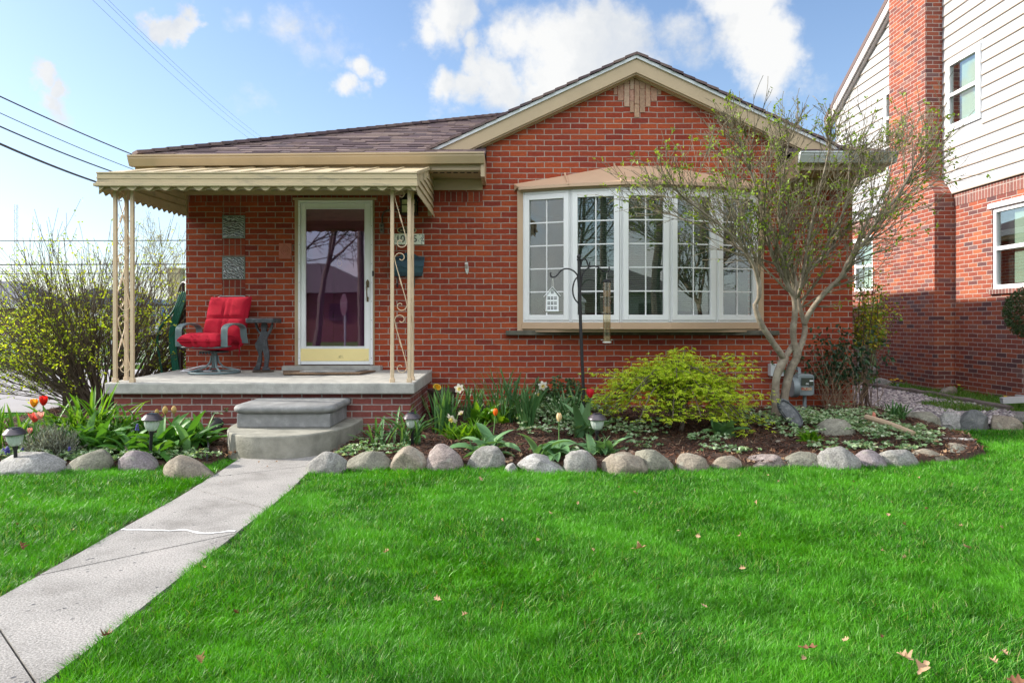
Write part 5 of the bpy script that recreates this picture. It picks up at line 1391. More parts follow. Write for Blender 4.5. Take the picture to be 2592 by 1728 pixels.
for k in range(40): g.tube([(-105 + .45 * math.cos(2.1 * k), 150 + .45 * math.sin(2.1 * k), k * .65), (-105 + .45 * math.cos(2.1 * k + 2.1), 150 + .45 * math.sin(2.1 * k + 2.1), k * .65 + .65)], .03, 3)
build(g, "radio_mast", pm("faded_mast_steel", (.45, .47, .52), rough=.6), loc=(-105, 150, 0), label="thin lattice radio mast on the horizon at far left", cat="mast")
fe = thing("chain_link_fence", "low galvanised chain link fence beyond the driveway", "fence", (-15, 20.7, 0))
g = G()
for k in range(5): g.tube([(-19.5 + 2.6 * k, 20.7, -.03), (-19.5 + 2.6 * k, 20.7, .95)], .03, 6)
g.tube([(-19.5, 20.7, .93), (-9.1, 20.7, .93)], .02, 5)
M_GALV = pm("galvanised_steel", (.42, .44, .46), rough=.45, metal=.4)
build(g, "post_rail", M_GALV, fe)
g = G(); x = -19.5
while x < -9.2:
    for s_ in (1, -1):
        xa, xb = (x, x + .9) if s_ > 0 else (x + .9, x)
        g.tube([(xa, 20.7, .02), (xb, 20.7, .92)], .004, 3, cap=False)
    x += .085
build(g, "wire_mesh", M_GALV, fe, fix=False)
# dark railing beside the house
g = G(); RY = 9.0
g.bar((PX(158, RY), RY + .2, PZ(862, RY)), (PX(441, RY), RY, PZ(849, RY)), .05, .045)
for px_ in (440, 300, 165): g.box(PX(px_, RY) - .022, PX(px_, RY) + .022, RY - .02, RY + .03, -.03, PZ(849, RY) - .02)
build(g, "railing", pm("weathered_dark_wood", (.07, .055, .04), rough=.9, var=.3, vs=15), loc=(PX(300, RY), RY, 0), label="low dark wooden railing behind the left shrub", cat="railing")

# overhead wires
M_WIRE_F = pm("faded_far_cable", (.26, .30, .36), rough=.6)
M_WIRE = pm("dark_cable", (.05, .05, .055), rough=.6)
def wire(p0, p1, r, sag, label, mat=None):
    p0, p1 = Vector(p0), Vector(p1); pts = []
    for i in range(25):
        t = i / 24; p = p0.lerp(p1, t); p.z -= sag * 4 * t * (1 - t); pts.append(p)
    g = G(); g.tube(pts, r, 5); build(g, "overhead_wire", mat or M_WIRE, loc=tuple(p0), label=label, cat="wire", group="overhead wires")
def wpx(a, b_, Y0, Y1, ext=1.0):
    p, q = pt(a[0], a[1], Y0), pt(b_[0], b_[1], Y1); d = q - p
    return p - d * .5, q + d * .25
lab = ["highest of the dark service wires slanting down to the gutter corner", "thin second service wire slanting down behind the awning", "third service wire slanting down behind the awning", "thickest and lowest service wire reaching the awning corner"]
for k, ((a, b_), r) in enumerate(zip((((0, 235), (355, 395)), ((0, 277), (335, 424)), ((0, 311), (283, 430)), ((0, 355), (245, 457))), (.010, .006, .011, .017))):
    p, q = wpx(a, b_, 9.5, 12.5); wire(p, q, r, .06, lab[k])
lab = ["left of three faint wires crossing the sky to the roof", "middle of three faint wires crossing the sky to the roof", "right of three faint wires crossing the sky to the roof"]
for k, (a, b_) in enumerate((((385, 110), (670, 366)), ((410, 110), (686, 364)), ((425, 112), (700, 362)))):
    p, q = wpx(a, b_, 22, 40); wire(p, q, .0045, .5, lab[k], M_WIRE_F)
for k, (py, lb, r) in enumerate(((611, "upper of the level wires low in the left sky", .03), (671, "thick level wire crossing behind the left shrub", .04), (694, "lowest level wire crossing behind the left shrub", .025))):
    p = pt(-300, py, 45); q = pt(700, py - 3, 45); wire(p, q, r, .0, lb)
# ================================================================ trees: shared growth routine
LEAFP, LEAFD = [], []
def grow(g, p, d, L, r, depth, pr, tips):
    """one tapering limb of a few bends, then its side shoots"""
    n = pr['seg'][depth]; pts = [p.copy()]; rs = [r]; q = p.copy(); dd = d.copy()
    for i in range(n):
        dd = (dd + Vector((random.gauss(0, 1), random.gauss(0, 1), random.gauss(0, 1))) * pr['wob'] + Vector((0, 0, pr['up'][depth]))).normalized()
        q = q + dd * (L / n); pts.append(q.copy()); rs.append(max(pr['rmin'], r * (1 - (i + 1) / n * (1 - pr['taper']))))
    g.tube(pts, rs, pr['sides'][depth], cap=False)
    if depth >= pr['depth']:
        tips.append((pts[-1], dd, pts)); return
    k = pr['kids'][depth]
    for j in range(k):
        t = pr['t0'] + (1 - pr['t0']) * (j + random.random() * .8) / k
        idx = min(int(t * n), n - 1); f = t * n - idx
        a = pts[idx].lerp(pts[idx + 1], min(f, 1)); base = (pts[idx + 1] - pts[idx]).normalized()
        ax = base.orthogonal().normalized(); ax = Matrix.Rotation(random.uniform(0, 6.283), 3, base) @ ax
        ang = R(random.uniform(*pr['ang'])); nd = (Matrix.Rotation(ang, 3, ax) @ base)
        grow(g, a, nd, L * random.uniform(*pr['len'][depth]), max(pr['rmin'], rs[idx] * pr['rk']), depth + 1, pr, tips)
    tips.append((pts[-1], dd, pts))
def leaf_obj(name, pts, dirs, L, W, mat, parent, droop=.15, fold=.25):
    P = np.array([tuple(p) for p in pts]); D = np.array([tuple(d) for d in dirs])
    n = len(P); V, T = leaf_cloud(P, D, rng.uniform(L[0], L[1], n), rng.uniform(W[0], W[1], n), fold, droop)
    return np_obj(name, np_mesh(name, V, tris=T, mat=mat), parent)
M_BARKG = pm("grey_bark", (.20, .165, .125), rough=.9, var=.25, vs=30, bump=.4, bs=60, col2=(.30, .27, .21), c2s=9)
M_DARKBARK = pm("dark_bark", (.085, .068, .055), rough=.9, var=.3, vs=8, bump=.4)
# ---- budding tree in the left distance
bt_ = thing("budding_tree", "slender tree with pale yellow buds standing far behind the porch", "tree", (-19.4, 40, 0))
g = G(); tips = []
pr = dict(seg=[6, 4, 4, 3], wob=.10, up=[.0, .12, .10, .08], rmin=.008, taper=.35, sides=[6, 4, 3, 3], depth=3, kids=[9, 5, 4], t0=.35, ang=(22, 48), len=[(.35, .55), (.45, .65), (.45, .65)], rk=.5)
grow(g, Vector((-19.4, 40, -.05)), Vector((.02, 0, 1)), 4.4, .07, 0, pr, tips)
build(g, "trunk", M_BARKG, bt_, fix=False)
lp, ld = [], []
for (p, d, pts) in tips:
    if p.z < 3.0: continue
    for k in range(5):
        q = p + Vector((random.gauss(0, .09), random.gauss(0, .09), random.gauss(0, .09))); lp.append(q); ld.append(d + Vector((random.gauss(0, .6), random.gauss(0, .6), random.gauss(0, .6))))
leaf_obj("crown", lp, ld, (.05, .10), (.03, .05), leaf_mat("pale_yellow_buds", [(0, (.34, .30, .08)), (1, (.46, .42, .14))], trans=.4), bt_)

# ================================================================ across the street, seen only as reflections in the glass
M_ASPH = pm("asphalt", (.055, .055, .058), rough=.9, var=.15, vs=30)
g = G(); g.add([(-80, -13.5, -.02), (80, -13.5, -.02), (80, -5.5, -.02), (-80, -5.5, -.02)], [(0, 1, 2, 3)]); build(g, "street", M_ASPH, kind="structure")
g = G(); g.add([(-80, -3.0, -.014), (80, -3.0, -.014), (80, -1.5, -.014), (-80, -1.5, -.014)], [(0, 1, 2, 3)]); build(g, "sidewalk", M_WALK, kind="structure")
for (x0, x1, lb, colr) in ((-20, -8, "low brick house across the street with a dark roof, left one", (.17, .07, .05)), (-2, 10, "pale low house across the street with a dark roof", (.40, .38, .36)), (15, 27, "low brick house across the street with a dark roof, right one", (.20, .08, .06))):
    h_ = thing("opposite_house", lb, "house", ((x0 + x1) / 2, -25, 0), group="houses across the street")
    g = G(); g.box(x0, x1, -33, -25, -.1, 2.8); build(g, "wall", pm("opposite_wall", colr, rough=.9), h_)
    g = G(); g.add([(x0 - .5, -24.5, 2.81), (x1 + .5, -24.5, 2.81), (x1 + .5, -33.5, 2.81), (x0 - .5, -33.5, 2.81), (x0 + 4, -29, 4.9), (x1 - 4, -29, 4.9)], [(0, 1, 5, 4), (1, 2, 5), (2, 3, 4, 5), (3, 0, 4)]); build(g, "roof", pm("opposite_roof", (.05, .045, .05), rough=.9), h_)
    for wx in (x0 + 1.5, x0 + 5, x1 - 2.7):
        g = G(); g.box(wx, wx + 1.1, -24.98, -24.94, 1.2, 2.2); build(g, "window", M_DARK, h_)
        
pr = dict(seg=[7, 5, 4, 3, 3], wob=.11, up=[.0, .02, .02, .0, .0], rmin=.012, taper=.35, sides=[8, 5, 4, 3, 3], depth=4, kids=[8, 5, 4, 4], t0=.35, ang=(25, 55), len=[(.45, .65), (.5, .7), (.5, .7), (.45, .65)], rk=.5)
for (x, y, H, r, lb, leafy) in ((-8.6, -14.5, 8.0, .16, "big bare street tree opposite the front door", 0), (-11.5, -16, 7.5, .2, "bare tree across the street further left", 0), (6.5, -15.5, 8.5, .26, "leafing broad tree across the street opposite the bow window", 1), (12.5, -17, 8, .24, "leafing tree across the street further right", 1)):
    t_ = thing("street_tree", lb, "tree", (x, y, 0), group="trees across the street")
    g = G(); tips = []
    grow(g, Vector((x, y, -.1)), Vector((.0, 0, 1)), H, r, 0, pr, tips); build(g, "trunk", M_DARKBARK, t_, fix=False)
    if leafy:
        lp, ld = [], []
        for (p, d, pts) in tips:
            for k in range(9):
                lp.append(p + Vector((random.gauss(0, .25), random.gauss(0, .25), random.gauss(0, .25)))); ld.append(Vector((random.gauss(0, 1), random.gauss(0, 1), random.gauss(0, 1))))
        leaf_obj("crown", lp, ld, (.18, .32), (.10, .18), leaf_mat("spring_tree_leaves", [(0, (.06, .09, .025)), (1, (.11, .15, .04))], trans=.3), t_)

up_ = build(G().tube([(-6.45, -13.8, -.1), (-6.5, -13.8, 9.5)], [.17, .13], 10).box(-7.5, -5.5, -13.85, -13.72, 8.6, 8.75), "utility_pole", M_DARKBARK, loc=(-6.45, -13.8, 0), label="wooden utility pole across the street mirrored in the storm door", cat="pole")

ss = thing("stop_sign", "red octagonal stop sign by the street, mirrored in the storm door", "sign", (-5.9, -8.5, 0))
g = G(); g.tube([(-5.9, -8.5, -.1), (-5.9, -8.5, 2.1)], .03, 6); build(g, "post", M_GALV, ss)
rz_ = Matrix.Rotation(R(58), 3, 'Z')
def oc(r, off): return [Vector((-5.9, -8.5, 1.72)) + rz_ @ Vector((r * math.cos(R(22.5 + 45 * k)), off, r * math.sin(R(22.5 + 45 * k)))) for k in range(8)]
g = G(); g.ext(oc(.40, .035), rz_ @ Vector((0, .004, 0))); build(g, "rim", pm("dull_sign_rim", (.09, .07, .09), rough=.5), ss)
g = G(); g.ext(oc(.375, .040), rz_ @ Vector((0, .003, 0))); pn = build(g, "panel", pm("sign_red", (.055, .014, .028), rough=.4), ss)
tx_ = text_obj("STOP", .26, (0, 0, 0), pm("dull_sign_lettering", (.14, .12, .14), rough=.5), "lettering", None)
for v_ in tx_.data.vertices: v_.co = Vector((-5.9, -8.5, 1.72)) + rz_ @ Vector((-v_.co.x, .046 - v_.co.y * .5, v_.co.z)) - ORG[ss.name]
tx_.parent = ss
# ================================================================ boulders edging the beds
def rock_mat(name, c, c2, spk):
    m, nt, out = new_mat(name)
    geo = nt.nodes.new('ShaderNodeNewGeometry'); pos = geo.outputs['Position']
    n1 = node(nt, 'ShaderNodeTexNoise', {'Vector': pos, 'Scale': 9.0, 'Detail': 9.0, 'Roughness': .7, 'Distortion': 1.2})
    cc = ramp(nt, n1.outputs[0], [(.32, sc(c, .62)), (.5, c), (.68, c2)])
    n2 = node(nt, 'ShaderNodeTexNoise', {'Vector': pos, 'Scale': 85.0, 'Detail': 4.0, 'Roughness': .7})
    cc = mixc(nt, .75, cc, ramp(nt, n2.outputs[0], [(.36, (1 - spk * 1.5,) * 3), (.5, (1, 1, 1)), (.64, (1 + spk * 1.3,) * 3)]), 'MULTIPLY')
    n3 = node(nt, 'ShaderNodeTexNoise', {'Vector': pos, 'Scale': 14.0, 'Detail': 4.0})
    li = node(nt, 'ShaderNodeMapRange', {'Value': n3.outputs[0], 'From Min': .60, 'From Max': .70, 'To Max': .55})
    cc = mixc(nt, li.outputs[0], cc, (.42, .43, .36))
    b = node(nt, 'ShaderNodeBsdfPrincipled', {'Base Color': mixc(nt, .16, mixc(nt, 1.0, cc, (.86, .85, .83), 'MULTIPLY'), (.235, .23, .22)), 'Roughness': .88, 'Specular IOR Level': .3})
    hh = math_n(nt, 'ADD', n1.outputs[0], math_n(nt, 'MULTIPLY', n2.outputs[0], .25))
    bp = node(nt, 'ShaderNodeBump', {'Height': hh, 'Strength': .85, 'Distance': .025}); nt.links.new(bp.outputs[0], b.inputs['Normal'])
    nt.links.new(b.outputs[0], out.inputs[0]); return m
RM = {'grey': rock_mat("grey_boulder", (.27, .265, .255), (.40, .40, .39), .35), 'pink': rock_mat("pinkish_boulder", (.29, .235, .225), (.40, .34, .33), .4), 'tan': rock_mat("tan_boulder", (.29, .245, .19), (.40, .35, .28), .3),
      'green': rock_mat("greenish_boulder", (.23, .225, .175), (.34, .33, .27), .3), 'white': rock_mat("whitish_boulder", (.36, .355, .35), (.55, .55, .55), .35), 'dark': rock_mat("slate_boulder", (.12, .13, .14), (.20, .21, .21), .25),
      'purple': rock_mat("purplish_boulder", (.25, .21, .23), (.38, .34, .37), .3), 'brown': rock_mat("brown_pebble", (.25, .14, .09), (.33, .21, .15), .2)}
def rock(x0, x1, yt, yb, col, label, seed, zg=0.0, ang=.25, skew=0.0, depth=None, flat=0.0, group="boulders edging the flower beds"):
    Yf = gy(yb, zg); wx = (x1 - x0) / FP * Yf * 1.03; dp = depth or min(max(wx * .62, .12), .30); Yc = Yf + dp * .5
    X = PX((x0 + x1) / 2, Yc); Zt = PZ(yt, Yc - dp * .1); wx *= Yc / Yf; Hh = Zt - zg
    rz = Hh * .5 + .055; cz = Zt - rz
    off = Vector((seed * 3.17, seed * 1.71, seed * 2.3)); rr = random.Random(seed)
    planes = [(Vector((rr.uniform(-1, 1), rr.uniform(-1, .6), rr.uniform(-.3, 1))).normalized(), rr.uniform(.60, .88)) for _ in range(8)]
    def fn(d):
        q = d.copy()
        k = 1 + ang * .55 * noise.noise(d * 1.3 + off) + ang * .35 * noise.noise(d * 2.9 + off) + .09 * noise.noise(d * 5 + off) + .035 * noise.noise(d * 13 + off)
        q = q * k
        for (n_, c_) in planes:                     # worn flats
            t = q.dot(n_) - c_
            if t > 0: q = q - n_ * t * .85
        e = .86
        q = Vector((math.copysign(abs(q.x) ** e, q.x), math.copysign(abs(q.y) ** e, q.y), math.copysign(abs(q.z) ** .92, q.z)))
        q.x += skew * q.z; return q
    g = G(); g.ico((X, Yc, cz), (wx * .50, dp * .56, rz), 4, fn)
    return build(g, "boulder", RM[col], loc=(X, Yc, 0), smooth=180, label=label, cat="rock", group=group, fix=False)
ROCKS = [
 (-30, 160, 1147, 1200, 'white', "long pale streaked boulder at the left edge of the left bed", 0, .25), (173, 284, 1135, 1191, 'green', "greenish grey boulder sloping up to the right in the left bed edge", 0, .6),
 (301, 402, 1139, 1190, 'purple', "rounded purplish boulder in front of the left bed solar lamp", 0, 0), (412, 540, 1150, 1208, 'tan', "tan boulder with pointed right end beside the walk", 0, -.4),
 (765, 872, 1144, 1197, 'grey', "grey boulder with a thin white streak, right next to the walk", 0, .2), (869, 987, 1144, 1187, 'green', "flat greenish boulder with a white streak, second from the walk", 0, 0),
 (985, 1081, 1128, 1187, 'tan', "rounded beige boulder with a crack below the solar lamp near the porch", 0, 0), (1079, 1177, 1125, 1187, 'pink', "round pinkish speckled boulder, fourth from the walk in the right bed", 0, 0),
 (1180, 1278, 1122, 1186, 'grey', "tall smooth blue grey boulder with a domed top", 0, 0), (1283, 1305, 1148, 1172, 'brown', "small round brown stone wedged between two boulders", 0, 0),
 (1277, 1310, 1168, 1193, 'white', "small white stone at the lawn edge below the brown stone", 0, 0), (1305, 1422, 1147, 1194, 'white', "whitish angular boulder sloping down to the right", 0, -.3),
 (1430, 1519, 1137, 1193, 'grey', "blocky mottled grey boulder left of the front solar lamp", 0, 0), (1516, 1636, 1145, 1198, 'tan', "wide tan boulder with a flat top below the front solar lamp", 0, -.15),
 (1609, 1702, 1128, 1191, 'green', "tall olive brown boulder under the left of the Japanese maple", 0, -.3), (1704, 1792, 1145, 1189, 'tan', "low tan boulder with a rust spot below the maple", 0, -.2),
 (1798, 1875, 1148, 1186, 'tan', "small pointed tan boulder among dry leaves", 0, 0), (1880, 1982, 1147, 1180, 'pink', "low pink and white boulder with jagged top", 0, .2),
 (1974, 2077, 1142, 1181, 'green', "low smooth olive boulder partly under dry leaves", 0, 0), (2075, 2178, 1130, 1186, 'grey', "large round speckled grey boulder in front of the tree", 0, 0),
 (2166, 2245, 1136, 1179, 'purple', "smooth mauve grey boulder right of the large speckled one", 0, 0), (2231, 2324, 1130, 1178, 'grey', "ridged dark grey boulder leaning left near the bed corner", 0, -.45),
 (2302, 2398, 1130, 1168, 'tan', "beige grainy boulder at the front corner of the bed", 0, -.2), (2380, 2460, 1128, 1157, 'green', "low mossy stone under a reddish one at the bed corner", .0, 0),
 (2383, 2458, 1116, 1142, 'tan', "reddish tan stone stacked at the bed corner", .02, 0), (2382, 2466, 1101, 1131, 'white', "whitish mauve boulder above the bed corner", .0, .1),
 (2352, 2417, 1081, 1104, 'tan', "small domed grey beige boulder at the turn of the bed", .0, 0), (2282, 2377, 1040, 1083, 'green', "large squarish green grey boulder at the gravel edge", .0, .1),
 (2375, 2442, 1042, 1083, 'white', "pale boulder sloping down right at the gravel edge", .0, -.4), (2430, 2506, 1038, 1087, 'dark', "dark slate blue boulder at the gravel edge", .0, 0),
 (2503, 2586, 1045, 1084, 'tan', "wide pinkish tan boulder at the gravel edge", .0, 0), (2556, 2650, 1039, 1062, 'grey', "grey boulder at the far right end of the gravel edge", .0, 0),
 (2210, 2260, 955, 978, 'white', "rough white rock lying by the chimney foot of the neighbour", .05, 0), (2377, 2419, 975, 996, 'tan', "small tan rock leaning on the neighbouring wall corner", .05, .3),
 (2066, 2165, 1060, 1097, 'green', "mossy flat rock inside the bed right of the tree", .09, .2), (1948, 1998, 1107, 1122, 'tan', "flat tan stone lying in the mulch below the tree", .05, 0),
 (312, 348, 1129, 1152, 'tan', "small lumpy tan stone behind the purplish boulder", .03, 0), (1562, 1590, 1139, 1153, 'brown', "small brown stone behind the wide tan boulder, left one", .03, 0), (1588, 1614, 1136, 1154, 'brown', "small brown stone behind the wide tan boulder, right one", .03, 0),
]
for i, (x0, x1, yt, yb, col, lb, zg_, sk) in enumerate(ROCKS): rock(x0, x1, yt, yb, col, lb, i + 3, zg=zg_, skew=sk, ang=.34 if col in ('white', 'tan') else .24)

# ================================================================ solar path lamps
M_CAP = pm("bronze_grey_lamp_cap", (.085, .075, .085), rough=.35, metal=.55, var=.12)
m, nt, out = new_mat("frosted_ribbed_lens")
mx_ = node(nt, 'ShaderNodeMixShader', {0: 0.5, 1: node(nt, 'ShaderNodeBsdfTransparent', {'Color': (.85, .92, .88, 1)}).outputs[0], 2: node(nt, 'ShaderNodeBsdfPrincipled', {'Base Color': (.66, .72, .68), 'Roughness': .15, 'Specular IOR Level': .8}).outputs[0]})
nt.links.new(mx_.outputs[0], out.inputs[0]); M_LENS = m
M_LENS_CLEAR = glass_mat("ribbed_lamp_glass", tint=(.72, .80, .75), base=.22, k=1.3, rough=.12)
def lamp():
    t = thing("solar_path_lamp", "", "lamp", group="solar path lamps")
    g = G(); g.lathe([(.004, .0), (.013, .02), (.013, .255), (.018, .262), (.020, .285), (.012, .29)], (0, 0, 0), 14); build(g, "stake", M_BLACK, t, smooth=40)
    g = G(); g.lathe([(.024, .286), (.040, .30), (.053, .335), (.057, .375), (.056, .378), (.052, .378), (.049, .337), (.037, .306), (.024, .292)], (0, 0, 0), 48, rib=.045, nr=12); build(g, "lens", M_LENS, t, smooth=60, fix=False)
    g = G(); g.lathe([(.010, .289), (.014, .30), (.006, .315), (.005, .35)], (0, 0, 0), 10); build(g, "bulb_holder", pm("chromed_plastic", (.5, .5, .52), rough=.2, metal=.7), t, smooth=40)
    g = G(); g.lathe([(.050, .380), (.078, .374), (.080, .379), (.074, .392), (.066, .398), (.063, .404), (.052, .414), (.048, .418), (.020, .424), (.002, .425)], (0, 0, 0), 32); cp = build(g, "cap", M_CAP, t, smooth=30)
    g = G(); g.box(-.030, .030, -.030, .030, .4205, .4275); build(g, "solar_panel", pm("solar_cell", (.02, .025, .05), rough=.15), cp)
    return t
L0 = lamp()
LAMPS = [(379, 1046, 5.62, "solar path lamp in the left bed among tulip leaves nearer the walk", 3), (42, 1081, 5.35, "solar path lamp at the far left beside the grey lavender bush", -2), (1044, 1044, 6.15, "solar path lamp next to the porch corner amid daffodil leaves", 1), (1510, 1046, 5.95, "solar path lamp in front of the black feeder pole", -1)]
for i, (px_, py_, Y, lb, tilt) in enumerate(LAMPS):
    o = L0 if i == 0 else dup(L0)
    ztop = PZ(py_, Y); o.location = (PX(px_, Y), Y, ztop - .425); o.rotation_euler = (0, R(tilt), i * 1.1); o['label'] = lb

# ================================================================ strap leaves, tulips, daffodils
def strap(V, F, base, az, L, W, lean, curl, fold=.18, n=7, wprof=None, twist=0.0):
    """one blade: starts near upright, bends outward by lean..lean+curl"""
    o = len(V); p = Vector(base); th = lean
    out = Vector((math.cos(az), math.sin(az), 0)); side0 = Vector((-math.sin(az), math.cos(az), 0))
    for i in range(n + 1):
        t = i / n
        d = out * math.sin(th) + Vector((0, 0, 1)) * math.cos(th); nrm = out * -math.cos(th) + Vector((0, 0, 1)) * math.sin(th)
        w = W * (wprof(t) if wprof else (max(.02, math.sin(math.pi * min(1, .12 + .88 * t)) ** .6) if t > .5 else .75 + .25 * t * 2) )
        sd = side0 * math.cos(twist * t) + nrm * math.sin(twist * t)
        V += [tuple(p - sd * w / 2 + nrm * w * fold), tuple(p), tuple(p + sd * w / 2 + nrm * w * fold)]
        p = p + d * (L / n); th += curl / n
    for i in range(n):
        a = o + i * 3; F += [(a, a + 1, a + 4, a + 3), (a + 1, a + 2, a + 5, a + 4)]
TUL = lambda t: max(.03, (math.sin(math.pi * (t * .88 + .12) ** .8)) ** .7)
DAF = lambda t: 1.0 if t < .75 else max(.06, 1 - ((t - .75) / .25) ** 2)
def clump(name, label, cat, x, y, specs, mat, group=None, zb=None):
    """specs: list of (count, Lmin, Lmax, W, leanmin, leanmax, curlmin, curlmax, radius, profile)"""
    V, F = [], []; z = (bedz(x, y) if zb is None else zb) - .01
    for (cnt, l0, l1, w, a0, a1, c0, c1, rad, prof) in specs:
        for k in range(cnt):
            az_ = random.uniform(0, 6.283) if rad >= 0 else 0; rr = abs(rad) * math.sqrt(random.random())
            strap(V, F, (x + rr * math.cos(az_ * 1.7 + k), y + rr * math.sin(az_ * 1.7 + k) * .7, z), az_, random.uniform(l0, l1), w * random.uniform(.75, 1.2), R(random.uniform(a0, a1)), R(random.uniform(c0, c1)), fold=.22, wprof=prof, twist=random.uniform(-.6, .6))
    g = G(); g.v = V; g.f = F
    return build(g, name, mat, loc=(x, y, z), smooth=180, label=label, cat=cat, group=group, fix=False)
M_TLEAF = leaf_mat("tulip_leaf", [(0, (.075, .175, .07)), (.5, (.12, .25, .105)), (1, (.18, .32, .15))], rough=.5, trans=.28, spec=.35, tint=(1.3, 1.25, .6))
M_TLEAF2 = leaf_mat("sunlit_tulip_leaf", [(0, (.045, .15, .025)), (.5, (.07, .21, .035)), (1, (.12, .28, .07))], rough=.45, trans=.4, tint=(1.5, 1.3, .4))
M_DLEAF = leaf_mat("daffodil_leaf", [(0, (.045, .13, .04)), (.6, (.075, .19, .06)), (1, (.13, .26, .09))], rough=.45, trans=.3, tint=(1.4, 1.2, .5))
M_LILY = leaf_mat("daylily_leaf", [(0, (.055, .17, .018)), (.5, (.09, .24, .026)), (1, (.14, .30, .05))], rough=.42, trans=.42, tint=(1.5, 1.25, .35))
M_BRIGHT = leaf_mat("bright_green_leaf", [(0, (.07, .22, .015)), (.5, (.12, .31, .02)), (1, (.19, .38, .04))], rough=.45, trans=.4, tint=(1.5, 1.25, .35))
def at(px, py, z=None, Y=None):
    Y = Y or gy(py, .05 if z is None else z); return PX(px, Y), Y
# left bed
x, y = at(232, 1085, Y=6.3); clump("daylily_plant", "tall arching daylily leaves left of the porch base", "plant", x, y, [(75, .34, .62, .026, 4, 38, 10, 95, .16, DAF)], M_LILY, zb=bedz(x, y))
x, y = at(160, 1090, Y=6.25); clump("daylily_plant", "second arching daylily clump further left of the porch base", "plant", x, y, [(48, .28, .48, .024, 4, 42, 10, 95, .14, DAF)], M_LILY)
x, y = at(300, 1090, Y=6.2); clump("daylily_plant", "low daylily clump nearest the porch corner", "plant", x, y, [(40, .25, .45, .024, 6, 45, 20, 110, .14, DAF)], M_LILY)
x, y = at(252, 1120, Y=5.85); clump("tulip_plant", "broad folded tulip leaves in the middle of the left bed", "plant", x, y, [(13, .24, .36, .085, 5, 45, 25, 110, .10, TUL)], M_TLEAF2)
x, y = at(325, 1125, Y=5.8); clump("tulip_plant", "narrow pair of tulip leaves left of the left bed lamp", "plant", x, y, [(8, .22, .32, .07, 5, 40, 20, 90, .06, TUL)], M_TLEAF2)
x, y = at(440, 1130, Y=5.95); clump("tulip_plant", "large broad tulip leaf clump between the left lamp and the steps", "plant", x, y, [(26, .28, .42, .088, 3, 42, 15, 95, .17, TUL)], M_TLEAF2)
x, y = at(395, 1140, Y=5.72); clump("tulip_plant", "drooping tulip leaves at the foot of the left bed lamp", "plant", x, y, [(9, .22, .32, .08, 15, 55, 40, 120, .08, TUL)], M_TLEAF2)
x, y = at(20, 1090, Y=5.9); clump("iris_plant", "upright iris leaves at the far left edge of the bed", "plant", x, y, [(26, .28, .46, .028, 2, 28, 5, 40, .16, DAF)], M_LILY)
x, y = at(115, 1085, Y=6.1); clump("tulip_plant", "tulip leaves under the red and yellow flowers", "plant", x, y, [(16, .24, .36, .05, 3, 40, 10, 70, .22, TUL)], M_TLEAF2)
x, y = at(-60, 1090, Y=5.9); clump("iris_plant", "iris leaves outside the left edge of the bed", "plant", x, y, [(26, .28, .44, .028, 2, 28, 5, 40, .2, DAF)], M_LILY)
for (px_, Y, lb) in ((285, 6.0, "tulip leaves behind the greenish boulder in the left bed"), (205, 5.95, "tulip leaves right of the lavender bush"), (350, 6.35, "tulip leaves behind the left bed lamp against the porch"), (490, 6.15, "tulip leaves nearest the steps in the left bed")):
    x, y = at(px_, 1100, Y=Y); clump("tulip_plant", lb, "plant", x, y, [(17, .2, .36, .075, 4, 50, 20, 105, .14, TUL), (14, .2, .34, .02, 5, 40, 15, 80, .12, DAF)], M_TLEAF2)
for (px_, Y, lb) in ((1350, 7.55, "daffodil leaves behind the dense dark clump by the wall"), (1205, 7.4, "daffodil leaves between the planter and the hostas"), (1440, 7.15, "daffodil leaves left of the feeder pole")):
    x, y = at(px_, 1060, Y=Y); clump("daffodil_plant", lb, "plant", x, y, [(34, .25, .45, .018, 2, 34, 5, 50, .14, DAF)], M_DLEAF)
# right bed
x, y = at(1120, 1095, Y=6.75); clump("daffodil_plant", "upright daffodil leaf clump in front of the planter", "plant", x, y, [(58, .34, .50, .017, 1, 22, 4, 32, .11, DAF)], M_DLEAF)
x, y = at(1030, 1115, Y=6.2); clump("daffodil_plant", "arching daffodil leaves around the lamp by the porch", "plant", x, y, [(34, .28, .42, .02, 5, 42, 20, 80, .13, DAF)], M_DLEAF)
x, y = at(960, 1120, Y=6.1); clump("daffodil_plant", "thin daffodil leaves left of the porch lamp", "plant", x, y, [(16, .22, .36, .018, 10, 50, 15, 60, .10, DAF)], M_DLEAF)
x, y = at(1178, 1092, Y=6.5); clump("leafy_plant", "bright yellow green low clump behind the orange tulip", "plant", x, y, [(110, .12, .24, .024, 5, 55, 10, 60, .17, TUL)], M_BRIGHT)
x, y = at(1238, 1062, Y=7.25); clump("hosta_plant", "fresh green hosta leaves against the brick wall", "plant", x, y, [(42, .16, .28, .065, 8, 55, 15, 70, .22, TUL)], M_BRIGHT)
x, y = at(1278, 1065, Y=7.3); clump("daffodil_plant", "tall daffodil leaf clump against the wall near the centre", "plant", x, y, [(58, .36, .62, .017, 2, 30, 4, 40, .17, DAF)], M_DLEAF)
x, y = at(1333, 1070, Y=6.9); clump("daffodil_plant", "dense dark daffodil clump right of the centre clump", "plant", x, y, [(44, .30, .45, .017, 1, 16, 4, 28, .07, DAF)], M_DLEAF)
x, y = at(1225, 1125, Y=5.85); clump("tulip_plant", "broad grey green tulip leaves below the orange tulip", "plant", x, y, [(20, .24, .38, .092, 20, 62, 40, 110, .15, TUL), (22, .14, .24, .012, 10, 60, 20, 80, .14, DAF)], M_TLEAF)
x, y = at(1390, 1150, Y=5.72); clump("tulip_plant", "wide floppy tulip leaves below the cream tulip", "plant", x, y, [(15, .26, .38, .098, 25, 70, 40, 100, .12, TUL)], M_TLEAF)
